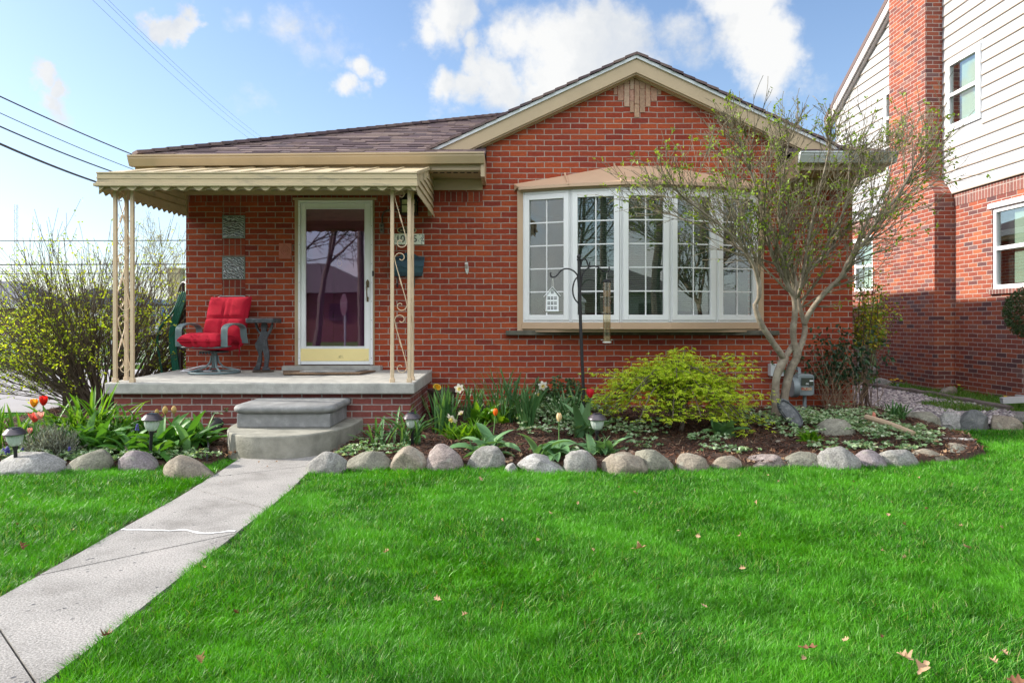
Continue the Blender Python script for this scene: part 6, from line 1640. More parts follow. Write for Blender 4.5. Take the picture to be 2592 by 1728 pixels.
x, y = at(1482, 1095, Y=6.5); clump("tulip_plant", "tall tulip leaves at the foot of the feeder pole", "plant", x, y, [(11, .28, .42, .085, 8, 48, 10, 50, .10, TUL)], M_TLEAF)
x, y = at(1520, 1150, Y=5.85); clump("tulip_plant", "curled tulip leaves and grass around the front lamp", "plant", x, y, [(10, .2, .32, .075, 25, 70, 30, 100, .13, TUL), (60, .12, .24, .008, 15, 65, 20, 70, .12, DAF)], M_TLEAF)
x, y = at(1835, 1075, Y=6.5); clump("hosta_plant", "dark broad leaves under the Japanese maple", "plant", x, y, [(12, .22, .34, .09, 25, 70, 20, 60, .08, TUL)], M_TLEAF)
x, y = at(2052, 1120, Y=6.25); clump("leafy_plant", "small bright green weed between tree and mossy rock", "plant", x, y, [(34, .08, .2, .035, 20, 70, 10, 50, .08, TUL)], M_BRIGHT)
x, y = at(2273, 1072, Y=7.5); clump("daffodil_plant", "short dark green clump standing in the gravel", "plant", x, y, [(40, .14, .24, .016, 2, 35, 5, 30, .09, DAF)], M_DLEAF)
# flowers
M_STEM = pm("flower_stem", (.09, .19, .05), rough=.5, var=.1)
def petal_mat(name, a, b_): return leaf_mat(name, [(0, a), (1, b_)], rough=.45, trans=.4, tint=(1.2, 1.0, .9))
def tulip(px_, py_, Y, label, ca, cb, size=.055, openness=.25, leanx=0.0, grp="tulips in bloom"):
    top = pt(px_, py_, Y); bz = bedz(top.x, Y); base = Vector((top.x + leanx, Y + .02, bz))
    t = thing("tulip", label, "flower", tuple(base), group=grp)
    g = G(); pth = [base, base.lerp(top, .5) + Vector((leanx * -.12, 0, 0)), top - Vector((0, 0, size * .6))]; g.tube(pth, [.005, .0045, .004], 6); build(g, "stem", M_STEM, t, smooth=60)
    V, F = [], []
    for k in range(6):
        az_ = k * math.pi / 3 + .3; rin = .004 if k % 2 else .007
        c = top - Vector((0, 0, size * .62)); o = len(V); n = 6
        for i in range(n + 1):
            u = i / n
            rad = size * (.46 * math.sin(math.pi * min(u * .80 + .06, 1)) ** .75 + openness * u ** 2) * (1 if k % 2 else .93)
            z = size * 1.32 * u * (1 - .12 * openness * u); w = size * .62 * math.sin(math.pi * (u * .90 + .08)) ** .6
            dv = Vector((math.cos(az_), math.sin(az_), 0)); sv = Vector((-math.sin(az_), math.cos(az_), 0))
            for s_ in (-1, 0, 1): V.append(tuple(c + dv * (rad - abs(s_) * w * .28) + sv * (s_ * w * .62) + Vector((0, 0, z))))
        for i in range(n):
            a = o + i * 3; F += [(a, a + 1, a + 4, a + 3), (a + 1, a + 2, a + 5, a + 4)]
    g = G(); g.v, g.f = V, F; build(g, "petals", petal_mat("petals", ca, cb), t, smooth=180, fix=False)
tulip(110, 1014, 6.0, "bright red tulip at the far left in front of the driveway", (.55, .012, .01), (.70, .03, .015), .062, .22)
tulip(86, 1020, 6.0, "yellow tulip flamed red beside the red tulip at far left", (.72, .42, .02), (.68, .20, .02), .055, .25)
tulip(88, 1056, 5.85, "open salmon red tulip low in the left bed", (.60, .07, .06), (.66, .20, .16), .062, .6)
tulip(100, 1052, 5.8, "pale pink drooping tulip beside the salmon red one", (.66, .32, .26), (.70, .42, .36), .05, .5)
tulip(76, 1090, 5.7, "small faded pink tulip next to the far left lamp", (.62, .26, .22), (.66, .36, .3), .035, .2)
tulip(397, 1043, 6.1, "closed greenish tulip bud, leftmost of three by the lamp", (.42, .36, .10), (.50, .30, .10), .038, -.1, grp="closed tulip buds by the lamp")
tulip(418, 1038, 6.15, "closed yellow tulip bud, middle of three by the lamp", (.52, .44, .16), (.56, .36, .14), .05, -.1, grp="closed tulip buds by the lamp")
tulip(440, 1037, 6.15, "closed yellow tulip bud, rightmost of three by the lamp", (.54, .44, .18), (.56, .36, .16), .05, -.1, grp="closed tulip buds by the lamp")
tulip(1254, 1043, 5.95, "orange tulip with yellow edges above grey green leaves", (.72, .12, .01), (.74, .30, .02), .046, .02, leanx=-.035)
tulip(1415, 1056, 5.75, "cream tulip with faint red streaks in front of the wall", (.70, .62, .36), (.66, .50, .30), .052, .0, leanx=.0)
tulip(1494, 995, 6.55, "red tulip beside the black feeder pole", (.60, .015, .03), (.70, .04, .06), .066, .25)
M_WPET = petal_mat("white_petal", (.78, .78, .70), (.82, .82, .76)); M_CUP = petal_mat("yellow_cup", (.70, .62, .16), (.74, .68, .22))
def daffodil(px_, py_, Y, label, face, size=.045):
    c = pt(px_, py_, Y); base = Vector((c.x - .05, Y + .03, bedz(c.x, Y))); t = thing("daffodil", label, "flower", tuple(base), group="white daffodils")
    f = Vector(face).normalized(); u = f.cross(Vector((0, 0, 1)));
    if u.length < .1: u = Vector((1, 0, 0))
    u.normalize(); v = u.cross(f)
    g = G(); b0 = c - f * .02; g.tube([base, base.lerp(b0, .6) + Vector((-.012, 0, .02)), b0 + Vector((0, 0, .012)), b0], .0038, 6); build(g, "stem", M_STEM, t, smooth=60)
    V, F = [], []
    for k in range(6):
        a = k * math.pi / 3 + .3; d = u * math.cos(a) + v * math.sin(a); s_ = u * -math.sin(a) + v * math.cos(a); o = len(V)
        for (r_, w, h) in ((.12, .16, .0), (.5, .34, .05), (.8, .26, .02), (1.05, .02, -.06)):
            for q in (-1, 0, 1): V.append(tuple(c + d * r_ * size + s_ * q * w * size + f * (h - abs(q) * .06) * size))
        for i in range(3):
            b_ = o + i * 3; F += [(b_, b_ + 1, b_ + 4, b_ + 3), (b_ + 1, b_ + 2, b_ + 5, b_ + 4)]
    g = G(); g.v, g.f = V, F; build(g, "petals", M_WPET, t, smooth=180, fix=False)
    g = G(); n = 14
    for i, (r_, h) in enumerate(((.14, 0.02), (.22, .14), (.30, .36), (.36, .42))):
        for k in range(n):
            a = 2 * math.pi * k / n; rr = r_ * (1 + (.12 * math.cos(7 * a) if i == 3 else 0)); g.v.append(tuple(c + (u * math.cos(a) + v * math.sin(a)) * rr * size + f * h * size))
    for i in range(3):
        for k in range(n): g.f.append([i * n + k, i * n + (k + 1) % n, (i + 1) * n + (k + 1) % n, (i + 1) * n + k])
    build(g, "cup", M_CUP, t, smooth=180, fix=False)
daffodil(1162, 983, 6.7, "white daffodil facing forward above the leaf clump near the planter", (.15, -1, -.1), .048)
daffodil(1374, 976, 7.1, "white daffodil with yellow cup highest against the brick wall", (.05, -1, -.15), .050)
daffodil(1359, 997, 7.05, "white daffodil turned sideways below the highest one", (.9, -.4, -.2), .046)
daffodil(1144, 1060, 6.45, "drooping white daffodil low beside the bright green clump", (-.5, -.5, -.6), .060)
daffodil(1166, 1045, 6.5, "small withered daffodil above the bright green clump", (.4, -.5, -.5), .030)
# grape hyacinths
M_MUSC = leaf_mat("purple_florets", [(0, (.06, .05, .28)), (1, (.14, .12, .46))], trans=.15)
def muscari(px_, py_, Y, label, n=3, sp=.03):
    c = pt(px_, py_, Y); t = thing("grape_hyacinth", label, "flower", (c.x, Y, bedz(c.x, Y)), group="grape hyacinths in the left bed")
    g, gs = G(), G()
    for k in range(n):
        q = c + Vector((random.uniform(-sp, sp), random.uniform(-sp, sp), random.uniform(-.02, .012)))
        gs.tube([(q.x, q.y, bedz(q.x, q.y)), q], .003, 5)
        for j in range(34):
            h = random.random(); a = random.uniform(0, 6.28); rr = .013 * (1 - h * .7); g.ico((q.x + rr * math.cos(a), q.y + rr * math.sin(a), q.z - .03 + .055 * h), (.0055,) * 3, 1)
    build(gs, "stem", M_STEM, t, fix=False); build(g, "florets", M_MUSC, t, fix=False)
muscari(10, 1137, 5.6, "purple grape hyacinth group at the left photo edge", 5, .045)
muscari(57, 1140, 5.6, "purple grape hyacinth below the far left lamp", 2, .012)
muscari(355, 1078, 5.95, "blue grape hyacinth left of the left bed lamp", 1)
muscari(178, 1133, 5.65, "purple grape hyacinth right of the lavender bush", 1)
# lavender bush
x, y = at(132, 1150, Y=5.72)
lv = thing("lavender_bush", "low grey green lavender bush in the left bed", "shrub", (x, y, .03))
V, F = [], []; gs = G()
for k in range(330):
    az_ = random.uniform(0, 6.28); el = random.uniform(.2, 1.5); Ls = random.uniform(.14, .27)
    d = Vector((math.cos(az_) * math.cos(el) * 1.1, math.sin(az_) * math.cos(el) * .8, math.sin(el))).normalized(); b0 = Vector((x + random.gauss(0, .05), y + random.gauss(0, .03), .03))
    tip = b0 + d * Ls; gs.tube([b0, tip], [.003, .0015], 3, cap=False)
    for j in range(13):
        q = b0.lerp(tip, .45 + .55 * j / 12); a2 = random.uniform(0, 6.28)
        strap(V, F, q, a2, random.uniform(.022, .04), .005, R(random.uniform(15, 60)), 0, n=1, wprof=lambda t: 1 - t * .8)
build(gs, "stem", pm("woody_lavender_stem", (.12, .10, .07), rough=.9), lv, fix=False)
g = G(); g.v, g.f = V, F; build(g, "foliage", leaf_mat("lavender_leaf", [(0, (.16, .19, .15)), (.7, (.27, .31, .25)), (.93, (.36, .38, .28)), (1, (.42, .40, .14))], rough=.7, trans=.2, tint=(1.1, 1.1, .8)), lv, fix=False)

# ================================================================ ground cover of small variegated leaves
M_GCOV = leaf_mat("variegated_leaf", [(0, (.08, .17, .065)), (.35, (.15, .27, .11)), (.65, (.26, .38, .20)), (.9, (.44, .53, .36)), (1.0, (.58, .64, .50))], rough=.5, trans=.3, tint=(1.3, 1.2, .6))
def cover(blobs, per):
    LP, LD = [], []
    for (px_, Y, rx, ry, cnt, hh) in blobs:
        cx_ = PX(px_, Y)
        for k in range(int(cnt * .5)):
            a = random.uniform(0, 6.28); q = math.sqrt(random.random()); x = cx_ + rx * q * math.cos(a); y = Y + ry * q * math.sin(a)
            if in_poly(np.array([x]), np.array([y]), STEP_FOOT)[0]: continue
            zb_ = bedz(x, y); z = zb_ + random.uniform(.25, 1) * hh; fa = random.uniform(0, 6.28)
            for j in range(per):
                b_ = fa + j * 2 * math.pi / per * .8; LP.append((x, y, z)); LD.append((math.cos(b_), math.sin(b_), random.uniform(-.15, .45)))
    return np.array(LP), np.array(LD)
STEP_FOOT = [(-2.74, 5.75), (-1.38, 5.75), (-1.38, 6.9), (-2.74, 6.9)]
P, D = cover([(1380, 7.35, .38, .5, 330, .16), (1450, 7.5, .4, .45, 330, .2), (1345, 7.75, .5, .3, 240, .22), (1500, 7.7, .4, .3, 200, .22), (1420, 6.75, .4, .3, 170, .10), (1590, 6.75, .45, .25, 170, .12), (1630, 6.45, .3, .15, 40, .09), (1620, 6.05, .25, .15, 30, .08),
              (1920, 7.2, .35, .4, 260, .14), (2060, 7.25, .35, .35, 260, .12), (2110, 7.15, .45, .3, 230, .11), (2030, 6.55, .22, .2, 110, .09), (2190, 6.75, .4, .25, 230, .10), (2285, 6.35, .35, .3, 240, .10), (2310, 6.7, .25, .25, 110, .08), (2140, 5.95, .3, .12, 90, .07), (2240, 5.95, .35, .12, 70, .07), (2180, 7.6, .3, .5, 160, .1),
              (1880, 5.85, .16, .1, 40, .06), (1795, 5.9, .12, .08, 24, .06), (1790, 6.3, .2, .15, 50, .07), (1450, 5.8, .12, .1, 30, .05),
              (250, 5.85, .55, .3, 330, .08), (350, 5.8, .35, .25, 220, .07), (510, 6.0, .22, .35, 220, .10), (545, 6.4, .15, .4, 150, .12), (440, 5.7, .4, .12, 160, .07), (120, 5.65, .4, .12, 150, .07), (20, 5.7, .4, .2, 200, .08), (190, 6.4, .8, .4, 260, .15), (200, 5.62, .3, .08, 90, .06),
              (900, 6.05, .22, .22, 70, .09), (865, 5.85, .18, .12, 60, .08), (930, 5.78, .25, .12, 70, .06), (1000, 5.9, .15, .1, 30, .06), (560, 6.9, .16, .15, 60, .2)], 5)
n = len(P); V, T = leaf_cloud(P, D, rng.uniform(.026, .050, n), rng.uniform(.016, .030, n), .12, .12)
o = np_obj("ground_cover", np_mesh("ground_cover", V, tris=T, mat=M_GCOV), kind="stuff"); props(o, "low pale green variegated ground cover spreading through the beds", "ground cover")
# darker evergreen ground cover against the wall
pp = thing("evergreen_ground_shrub", "dark green leafy shrublet against the wall behind the feeder pole", "shrub", (PX(1420, 7.9), 7.9, .1))
LP, LD = [], []; gs = G()
for k in range(60):
    bx_ = PX(1420, 7.9) + random.gauss(0, .22); by_ = 7.9 + random.gauss(0, .1); H = random.uniform(.15, .42); tp = Vector((bx_ + random.gauss(0, .06), by_, .1 + H)); b0 = Vector((bx_, by_, .1)); gs.tube([b0, tp], .004, 4, cap=False)
    for j in range(26):
        q = b0.lerp(tp, random.uniform(.3, 1.0)); LP.append(q); LD.append((random.gauss(0, 1), random.gauss(0, 1), random.uniform(-.2, .6)))
build(gs, "stem", M_STEM, pp, fix=False); leaf_obj("foliage", LP, LD, (.03, .055), (.018, .03), leaf_mat("dark_shrublet_leaf", [(0, (.03, .075, .03)), (1, (.075, .14, .06))], trans=.25), pp)

# ================================================================ dry fallen leaves
M_DRY = leaf_mat("dry_leaf", [(0, (.22, .12, .06)), (.4, (.36, .22, .12)), (.75, (.46, .31, .20)), (1, (.55, .42, .32))], rough=.8, trans=.15, tint=(1.2, .9, .6))
M_DRYB = leaf_mat("dark_dry_leaf", [(0, (.12, .05, .025)), (1, (.20, .09, .045))], rough=.8, trans=.1, tint=(1.2, .9, .6))
def oak_mesh(name, lobes, mat, seed):
    r = random.Random(seed); out_ = []
    n = lobes * 8
    for i in range(n + 1):
        u = i / n; w = .30 * math.sin(math.pi * u ** .8) * (1 + .50 * math.cos(2 * math.pi * lobes * u)) + .015
        out_.append((u, max(.012, w) * r.uniform(.9, 1.1)))
    V, F = [], []; cu = r.uniform(.3, 1.1); ro = r.uniform(.2, .9)
    for (u, w) in out_:
        z0 = .16 * cu * (u - .5) ** 2 * 4
        for s_ in (-1, -.5, 0, .5, 1): V.append((u - .5, s_ * w, z0 + ro * .9 * (s_ * w) ** 2 * 4 + .02 * math.sin(u * 17 + s_)))
    for i in range(n):
        for k in range(4): a = i * 5 + k; F.append((a, a + 1, a + 6, a + 5))
    g = G(); g.v, g.f = V, F
    me = bpy.data.meshes.new(name); me.from_pydata(V, [], F); me.materials.append(mat); me.polygons.foreach_set('use_smooth', [True] * len(F)); me.update(); return me
OAK = [oak_mesh("dry_leaf", 3, M_DRY, k) for k in range(5)] + [oak_mesh("dry_leaf", 2, M_DRY, 9)]
OAKB = [oak_mesh("dry_leaf", 3, M_DRYB, 20 + k) for k in range(3)]
def leaf(px_, py_, size, label, grp, dark=False, zb=.05, tilt=.5, Y=None):
    Y = Y or gy(py_, zb); o = bpy.data.objects.new("fallen_leaf", random.choice(OAKB if dark else OAK)); COL.objects.link(o)
    o.location = (PX(px_, Y), Y, zb); o.rotation_euler = (random.gauss(0, tilt), random.gauss(0, tilt), random.uniform(0, 6.28)); size *= .62; o.scale = (size, size * random.uniform(.7, 1.1), size)
    props(o, label, "leaf", grp)
GL = "dry leaves scattered on the lawn"
big = [(2046, 1639, .105, "large brown oak leaf lying in the lawn at lower right", 1), (1618, 1386, .12, "wide pale dry leaf lying flat in the mid lawn", 0), (2336, 1690, .10, "tall tan leaf standing upright near the bottom right corner", 0), (2290, 1662, .085, "thin orange brown leaf left of the upright tan leaf", 0), (2448, 1384, .075, "cream dry leaf in the sunny right lawn", 0), (1608, 1246, .075, "tan leaf standing in the grass below the maple", 0), (1217, 1212, .075, "orange tan leaf just below the domed grey boulder", 0), (271, 1606, .075, "dark brown curled leaf on the walk edge at lower left", 1), (54, 1381, .07, "brown leaf in the left lawn near the photo edge", 1), (505, 1668, .07, "beige leaf in the grass at bottom left centre", 0), (2572, 1722, .08, "brown leaf at the very bottom right corner", 1), (598, 1548, .05, "reddish brown leaf in the lawn right of the walk", 1), (979, 1395, .055, "small folded tan leaf in the lawn above centre left", 0), (1620, 1604, .05, "tan leaf standing in the lower middle lawn", 0), (1108, 1514, .055, "yellow tan leaf left of the lawn middle", 0), (1178, 1554, .045, "pale upright leaf in the lower middle lawn", 0)]
for (a, b_, s_, lb, dk) in big: leaf(a, b_, s_, lb, GL, dk)
small = [(1567, 1232, 1), (1463, 1272, 0), (1971, 1217, 0), (2160, 1218, 1), (2248, 1302, 0), (2257, 1270, 0), (2288, 1326, 1), (2433, 1330, 0), (2346, 1287, 1), (2470, 1247, 1), (2535, 1334, 0), (1915, 1270, 0), (1875, 1352, 0), (1767, 1356, 0), (1717, 1342, 0), (1500, 1390, 0), (1361, 1365, 0), (1270, 1315, 0), (2234, 1393, 0), (2290, 1410, 0), (1880, 1437, 0), (1782, 1532, 0), (2142, 1617, 0), (2544, 1650, 0), (2515, 1672, 0), (2035, 1665, 0), (2232, 1610, 1), (516, 1435, 0), (45, 1326, 1), (185, 1340, 0), (2560, 1240, 0), (1100, 1250, 0), (1392, 1298, 0), (1945, 1202, 0), (2325, 1208, 0)]
for (a, b_, dk) in small:
    leaf(a, b_, random.uniform(.028, .048), "small curled dark brown leaf caught in the lawn" if dk else "small curled tan leaf caught in the lawn", GL, dk)
GB = "dry leaves along the bed edge"
for k in range(46):
    px_ = random.choice((random.uniform(1700, 2120), random.uniform(1860, 2080), random.uniform(2180, 2460), random.uniform(1190, 1320)))
    leaf(px_, 0, random.uniform(.05, .085), "dry curled leaf lying between the boulders and the mulch", GB, random.random() < .25, zb=.05, tilt=.6, Y=random.uniform(5.42, 5.9) + (.25 if px_ > 2300 else 0))
for (a, Y, s_) in ((1555, 6.2, .10), (1590, 6.15, .09), (1570, 5.95, .09), (1500, 6.0, .08), (1195, 6.2, .07), (1620, 5.95, .07), (2395, 5.95, .09), (2420, 5.8, .1), (2370, 6.2, .07), (1060, 6.3, .06), (200, 5.7, .09)):
    leaf(a, 0, s_, "orange brown dry leaf lying on the mulch", "dry leaves on the mulch", random.random() < .3, zb=bedz(PX(a, Y), Y) + .035, Y=Y, tilt=.6)
for k in range(14): leaf(random.uniform(566, 604), 0, random.uniform(.05, .08), "dark dry leaf in the gap between the lower step and the left bed", "dry leaves beside the lower step", random.random() < .6, zb=.04, tilt=.5, Y=random.uniform(5.7, 6.5))
for (a, b_) in ((677, 1180), (700, 1168), (560, 1220), (655, 1168)): leaf(a, b_, .035, "tiny dry leaf lying on the concrete walk", "dry leaves on the walk", False, zb=.012)
# ================================================================ multi-stemmed small tree
tree = thing("small_tree", "multi stemmed small tree with sparse new leaves in front of the right window", "tree", (PX(1966, 7.2), 7.2, .08))
TYD = 7.2
def zz6(x, y, dy=0.0): return pt(1850 + x / 2.85, 600 + y / 2.85, TYD + dy)
def nat(x, y, dy=0.0): return pt(x, y, TYD + dy)
def smooth_path(P, n=4):
    out_ = []
    for i in range(len(P) - 1):
        p0, p1, p2, p3 = P[max(i - 1, 0)], P[i], P[i + 1], P[min(i + 2, len(P) - 1)]
        for k in range(n):
            t = k / n
            out_.append(.5 * ((2 * p1) + (p2 - p0) * t + (2 * p0 - 5 * p1 + 4 * p2 - p3) * t * t + (3 * p1 - p0 - 3 * p2 + p3) * t ** 3))
    out_.append(P[-1]); return out_
gt = G(); LIMB_ENDS = []
def limb(pts, r0, r1, ends=True, side=10):
    P = smooth_path(pts, 5); n = len(P); rs = [r0 + (r1 - r0) * i / (n - 1) for i in range(n)]
    rs = [r * 1.22 * (1 + .16 * noise.noise(p * 9) + .08 * noise.noise(p * 31)) for r, p in zip(rs, P)]
    gt.tube(P, rs, side, cap=True)
    if ends: LIMB_ENDS.append((P, rs))
limb([zz6(322, 1330), zz6(322, 1230), zz6(320, 1120), zz6(330, 1010), zz6(362, 925), zz6(392, 865, .02)], .036, .034, False)
limb([zz6(372, 1300, .05), zz6(385, 1160, .05), zz6(405, 1050, .06), zz6(432, 950, .06), zz6(470, 880, .06), zz6(478, 820, .06)], .036, .033, False)
limb([zz6(388, 880, .02), zz6(360, 840, -.02), zz6(290, 740, -.06), zz6(218, 625, -.10), zz6(182, 530, -.12), zz6(172, 480, -.12)], .027, .021, False)
limb([zz6(385, 875, .02), zz6(415, 830, .05), zz6(440, 790, .1), zz6(462, 740, .12)], .024, .022, False)
limb([zz6(172, 490, -.12), zz6(200, 430, -.15), zz6(196, 320, -.18), zz6(160, 190, -.25), zz6(100, 100, -.3), zz6(20, 0, -.36), nat(1790, 545, -.42), nat(1715, 490, -.5)], .018, .007)
limb([zz6(182, 480, -.12), zz6(212, 410, -.08), zz6(205, 300, -.02), zz6(175, 170, .05), nat(1900, 600, .1), nat(1875, 530, .15), nat(1850, 440, .2)], .014, .006)
limb([zz6(478, 830, .06), zz6(452, 740, .04), zz6(450, 650, .02), zz6(462, 560, 0), zz6(455, 440, -.02), zz6(415, 365, -.05), zz6(375, 280, -.08), zz6(318, 180, -.12), zz6(290, 90, -.18), nat(1935, 570, -.25), nat(1915, 480, -.3), nat(1880, 380, -.38)], .030, .008)
limb([zz6(480, 830, .06), zz6(520, 740, .10), zz6(535, 660, .12), zz6(522, 590, .13), zz6(495, 500, .12), zz6(485, 420, .12), zz6(520, 290, .18), zz6(600, 205, .22), zz6(690, 130, .28), zz6(760, 10, .32), nat(2140, 520, .38), nat(2180, 430, .45)], .027, .008)
limb([zz6(530, 630, .12), zz6(560, 560, .08), zz6(625, 465, .02), zz6(720, 360, -.06), zz6(795, 285, -.12), zz6(850, 170, -.18), zz6(960, 40, -.24), nat(2220, 560, -.3), nat(2270, 500, -.36), nat(2310, 430, -.42)], .024, .008)
limb([zz6(745, 340, -.08), zz6(790, 295, -.1), zz6(835, 268, -.12)], .020, .013, False)
limb([zz6(458, 450, 0), zz6(470, 340, .0), zz6(455, 260, .04), zz6(420, 170, .1), zz6(400, 60, .15), nat(1990, 560, .2), nat(1975, 470, .25), nat(1965, 380, .3)], .016, .006)
limb([zz6(405, 345, -.04), zz6(385, 230, 0), zz6(372, 110, .06), zz6(375, 0, .1), nat(1970, 540, .14), nat(1985, 430, .18), nat(2000, 330, .2)], .015, .006)
limb([zz6(490, 430, .1), zz6(520, 250, .05), zz6(540, 130, 0), zz6(560, 20, -.05), nat(2060, 540, -.1), nat(2085, 440, -.18), nat(2105, 350, -.25)], .014, .006)
limb([zz6(640, 180, .24), zz6(680, 90, .18), nat(2105, 590, .12), nat(2140, 520, .08), nat(2150, 420, .02)], .011, .005)
limb([zz6(130, 120, -.28), zz6(20, 60, -.2), nat(1810, 590, -.1), nat(1740, 560, 0), nat(1690, 540, .08)], .009, .004)
limb([zz6(850, 180, -.18), nat(2160, 640, -.05), nat(2190, 570, .05), nat(2240, 480, .15), nat(2260, 400, .22)], .012, .005)
build(gt, "trunk", M_BARKG, tree, smooth=180, fix=False)
gb = G(); tips = []
prt = dict(seg=[5, 4, 3], wob=.085, up=[.06, .05, .02], rmin=.0025, taper=.4, sides=[5, 4, 3], depth=2, kids=[4, 3], t0=.12, ang=(12, 38), len=[(.45, .72), (.45, .75)], rk=.66)
org = nat(1985, 790)
for (P, rs) in LIMB_ENDS:
    n = len(P)
    for i in range(int(n * .34), n, 3):
        for k in range(2 if i < n - 4 else 6):
            base = (P[min(i + 1, n - 1)] - P[max(i - 1, 0)]).normalized()
            outw = (P[i] - org); outw.normalize()
            d = (base * .5 + outw * .75 + Vector((random.gauss(0, .42), random.gauss(0, .5), random.gauss(.05, .32)))).normalized()
            L = random.uniform(.32, .62)
            if P[i].z + d.z * L * 1.7 > 3.5: L *= .5
            grow(gb, P[i], d, L, max(.0034, rs[i] * .5), 0, prt, tips)
build(gb, "twigs", pm("olive_twig_bark", (.15, .13, .085), rough=.9, var=.25, vs=20), tree, fix=False)
lp, ld = [], []
for (p, d, pts) in tips:
    if random.random() < (.30 if p.z < 2.9 else .12):
        for k in range(random.choice((2, 3, 4, 5))): lp.append(p + Vector((random.gauss(0, .012),) * 1 + (random.gauss(0, .012), random.gauss(0, .012)))); ld.append(d * .4 + Vector((random.gauss(0, .7), random.gauss(0, .7), random.gauss(.1, .6))))
    if random.random() < .10:
        q = random.choice(pts)
        for k in range(3): lp.append(q); ld.append(Vector((random.gauss(0, .8), random.gauss(0, .8), random.gauss(.2, .6))))
M_NEWLEAF = leaf_mat("new_leaf", [(0, (.13, .24, .02)), (.5, (.20, .32, .03)), (1, (.28, .38, .05))], rough=.45, trans=.45, tint=(1.3, 1.15, .4))
leaf_obj("foliage", lp, ld, (.028, .050), (.016, .028), M_NEWLEAF, tree)

# ================================================================ big vase shaped shrub left of the porch
SX, SY = -4.98, 8.62
shr = thing("vase_shrub", "large vase shaped shrub with many bare stems and yellow green buds left of the porch", "shrub", (SX, SY, -.02))
gs = G(); tips = []
prs = dict(seg=[7, 5, 3], wob=.055, up=[.0, .03, .02], rmin=.0022, taper=.35, sides=[5, 4, 3], depth=2, kids=[7, 3], t0=.30, ang=(8, 28), len=[(.30, .55), (.4, .7)], rk=.6)
for k in range(104):
    a = random.uniform(0, 6.283); q = math.sqrt(random.random()); el = q
    b0 = Vector((SX + .22 * q * math.cos(a) + random.gauss(0, .04), SY + .14 * q * math.sin(a) + random.gauss(0, .03), -.03))
    sp = .86 * q + random.gauss(0, .05)
    d = Vector((math.cos(a) * sp * 1.08, math.sin(a) * sp * .6, 1)).normalized()
    if b0.x + d.x * 1.9 > -3.95 and b0.y + d.y * 1.9 < 8.95: d.y = abs(d.y) + .25; d.normalize()
    grow(gs, b0, d, random.uniform(1.25, 1.72) * (1 - .08 * q), random.uniform(.009, .018), 0, prs, tips)
for k in range(34):   # low outer stems leaning over the drive
    a = random.choice((random.gauss(math.pi, .5), random.uniform(0, 6.283))); b0 = Vector((SX + random.gauss(0, .1), SY + random.gauss(0, .07), -.02)); sp = random.uniform(1.0, 2.1)
    d = Vector((math.cos(a) * sp, math.sin(a) * sp * .7 - .15, 1)).normalized()
    if b0.x + d.x * 1.4 > -4.05 and b0.y + d.y * 1.4 < 8.95: continue
    grow(gs, b0, d, random.uniform(1.0, 1.45), random.uniform(.006, .010), 0, prs, tips)
build(gs, "stems", pm("brown_shrub_bark", (.12, .095, .07), rough=.9, var=.3, vs=14), shr, fix=False)
lp, ld = [], []
for (p, d, pts) in tips:
    pr_ = .95 if p.z < 1.30 else .38
    for q in (p, pts[len(pts) // 2]):
        if random.random() < pr_ * .75:
            for k in range(random.choice((2, 3, 3, 4))): lp.append(q + Vector((random.gauss(0, .014), random.gauss(0, .014), random.gauss(0, .014)))); ld.append(d * .4 + Vector((random.gauss(0, .7), random.gauss(0, .7), random.gauss(.1, .6))))
leaf_obj("foliage", lp, ld, (.022, .042), (.014, .026), leaf_mat("shrub_bud_leaf", [(0, (.24, .42, .02)), (.5, (.40, .56, .03)), (1, (.58, .64, .05))], rough=.45, trans=.5, tint=(1.3, 1.15, .4)), shr)

# ================================================================ weeping Japanese maple
MX, MY = PX(1725, 6.85), 6.85
mp = thing("japanese_maple", "low weeping Japanese maple with lime green lacy leaves", "shrub", (MX, MY, .05))
gm = G(); CL = []
root = Vector((MX - .02, MY, .04)); crown = Vector((MX - .05, MY, .34))
gm.tube(smooth_path([root, root + Vector((.03, 0, .12)), root + Vector((-.05, .02, .24)), crown], 4), [.022] * 9 + [.02] * 4, 8)
for k in range(84):
    a = random.uniform(0, 6.283); q = math.sqrt(random.random())
    rx = .98 * (1.0 if math.cos(a) < 0 else .95) * (.82 + .5 * noise.noise(Vector((math.cos(a) * 2.2, math.sin(a) * 2.2, 4)))); ex = MX + rx * q * math.cos(a) - .03; ey = MY + .60 * q * math.sin(a)
    top = .70 - .46 * q ** 1.3 + random.gauss(0, .085) - .05 * (ex - MX)
    if random.random() < .42: top *= random.uniform(.5, .85)
    end = Vector((ex, ey, max(.12, top)))
    mid = crown.lerp(end, .5) + Vector((0, 0, .14 + .10 * q)); mid.z = min(mid.z, .86)
    P = smooth_path([crown + Vector((random.gauss(0, .02), random.gauss(0, .02), random.uniform(-.14, .02))), mid, end], 5)
    gm.tube(P, [.011 * (1 - .75 * i / len(P)) for i in range(len(P))], 5, cap=False)
    CL.append((end, q)); 
    if random.random() < .75: CL.append((P[7] + Vector((0, 0, .02)), q * .7))
    for j in range(3):
        s0 = P[random.randint(4, 9)]; e2 = s0 + Vector((random.gauss(0, .12), random.gauss(0, .1), random.uniform(-.04, .09))); gm.tube([s0, s0.lerp(e2, .5) + Vector((0, 0, .02)), e2], .0025, 4, cap=False); CL.append((e2, q))
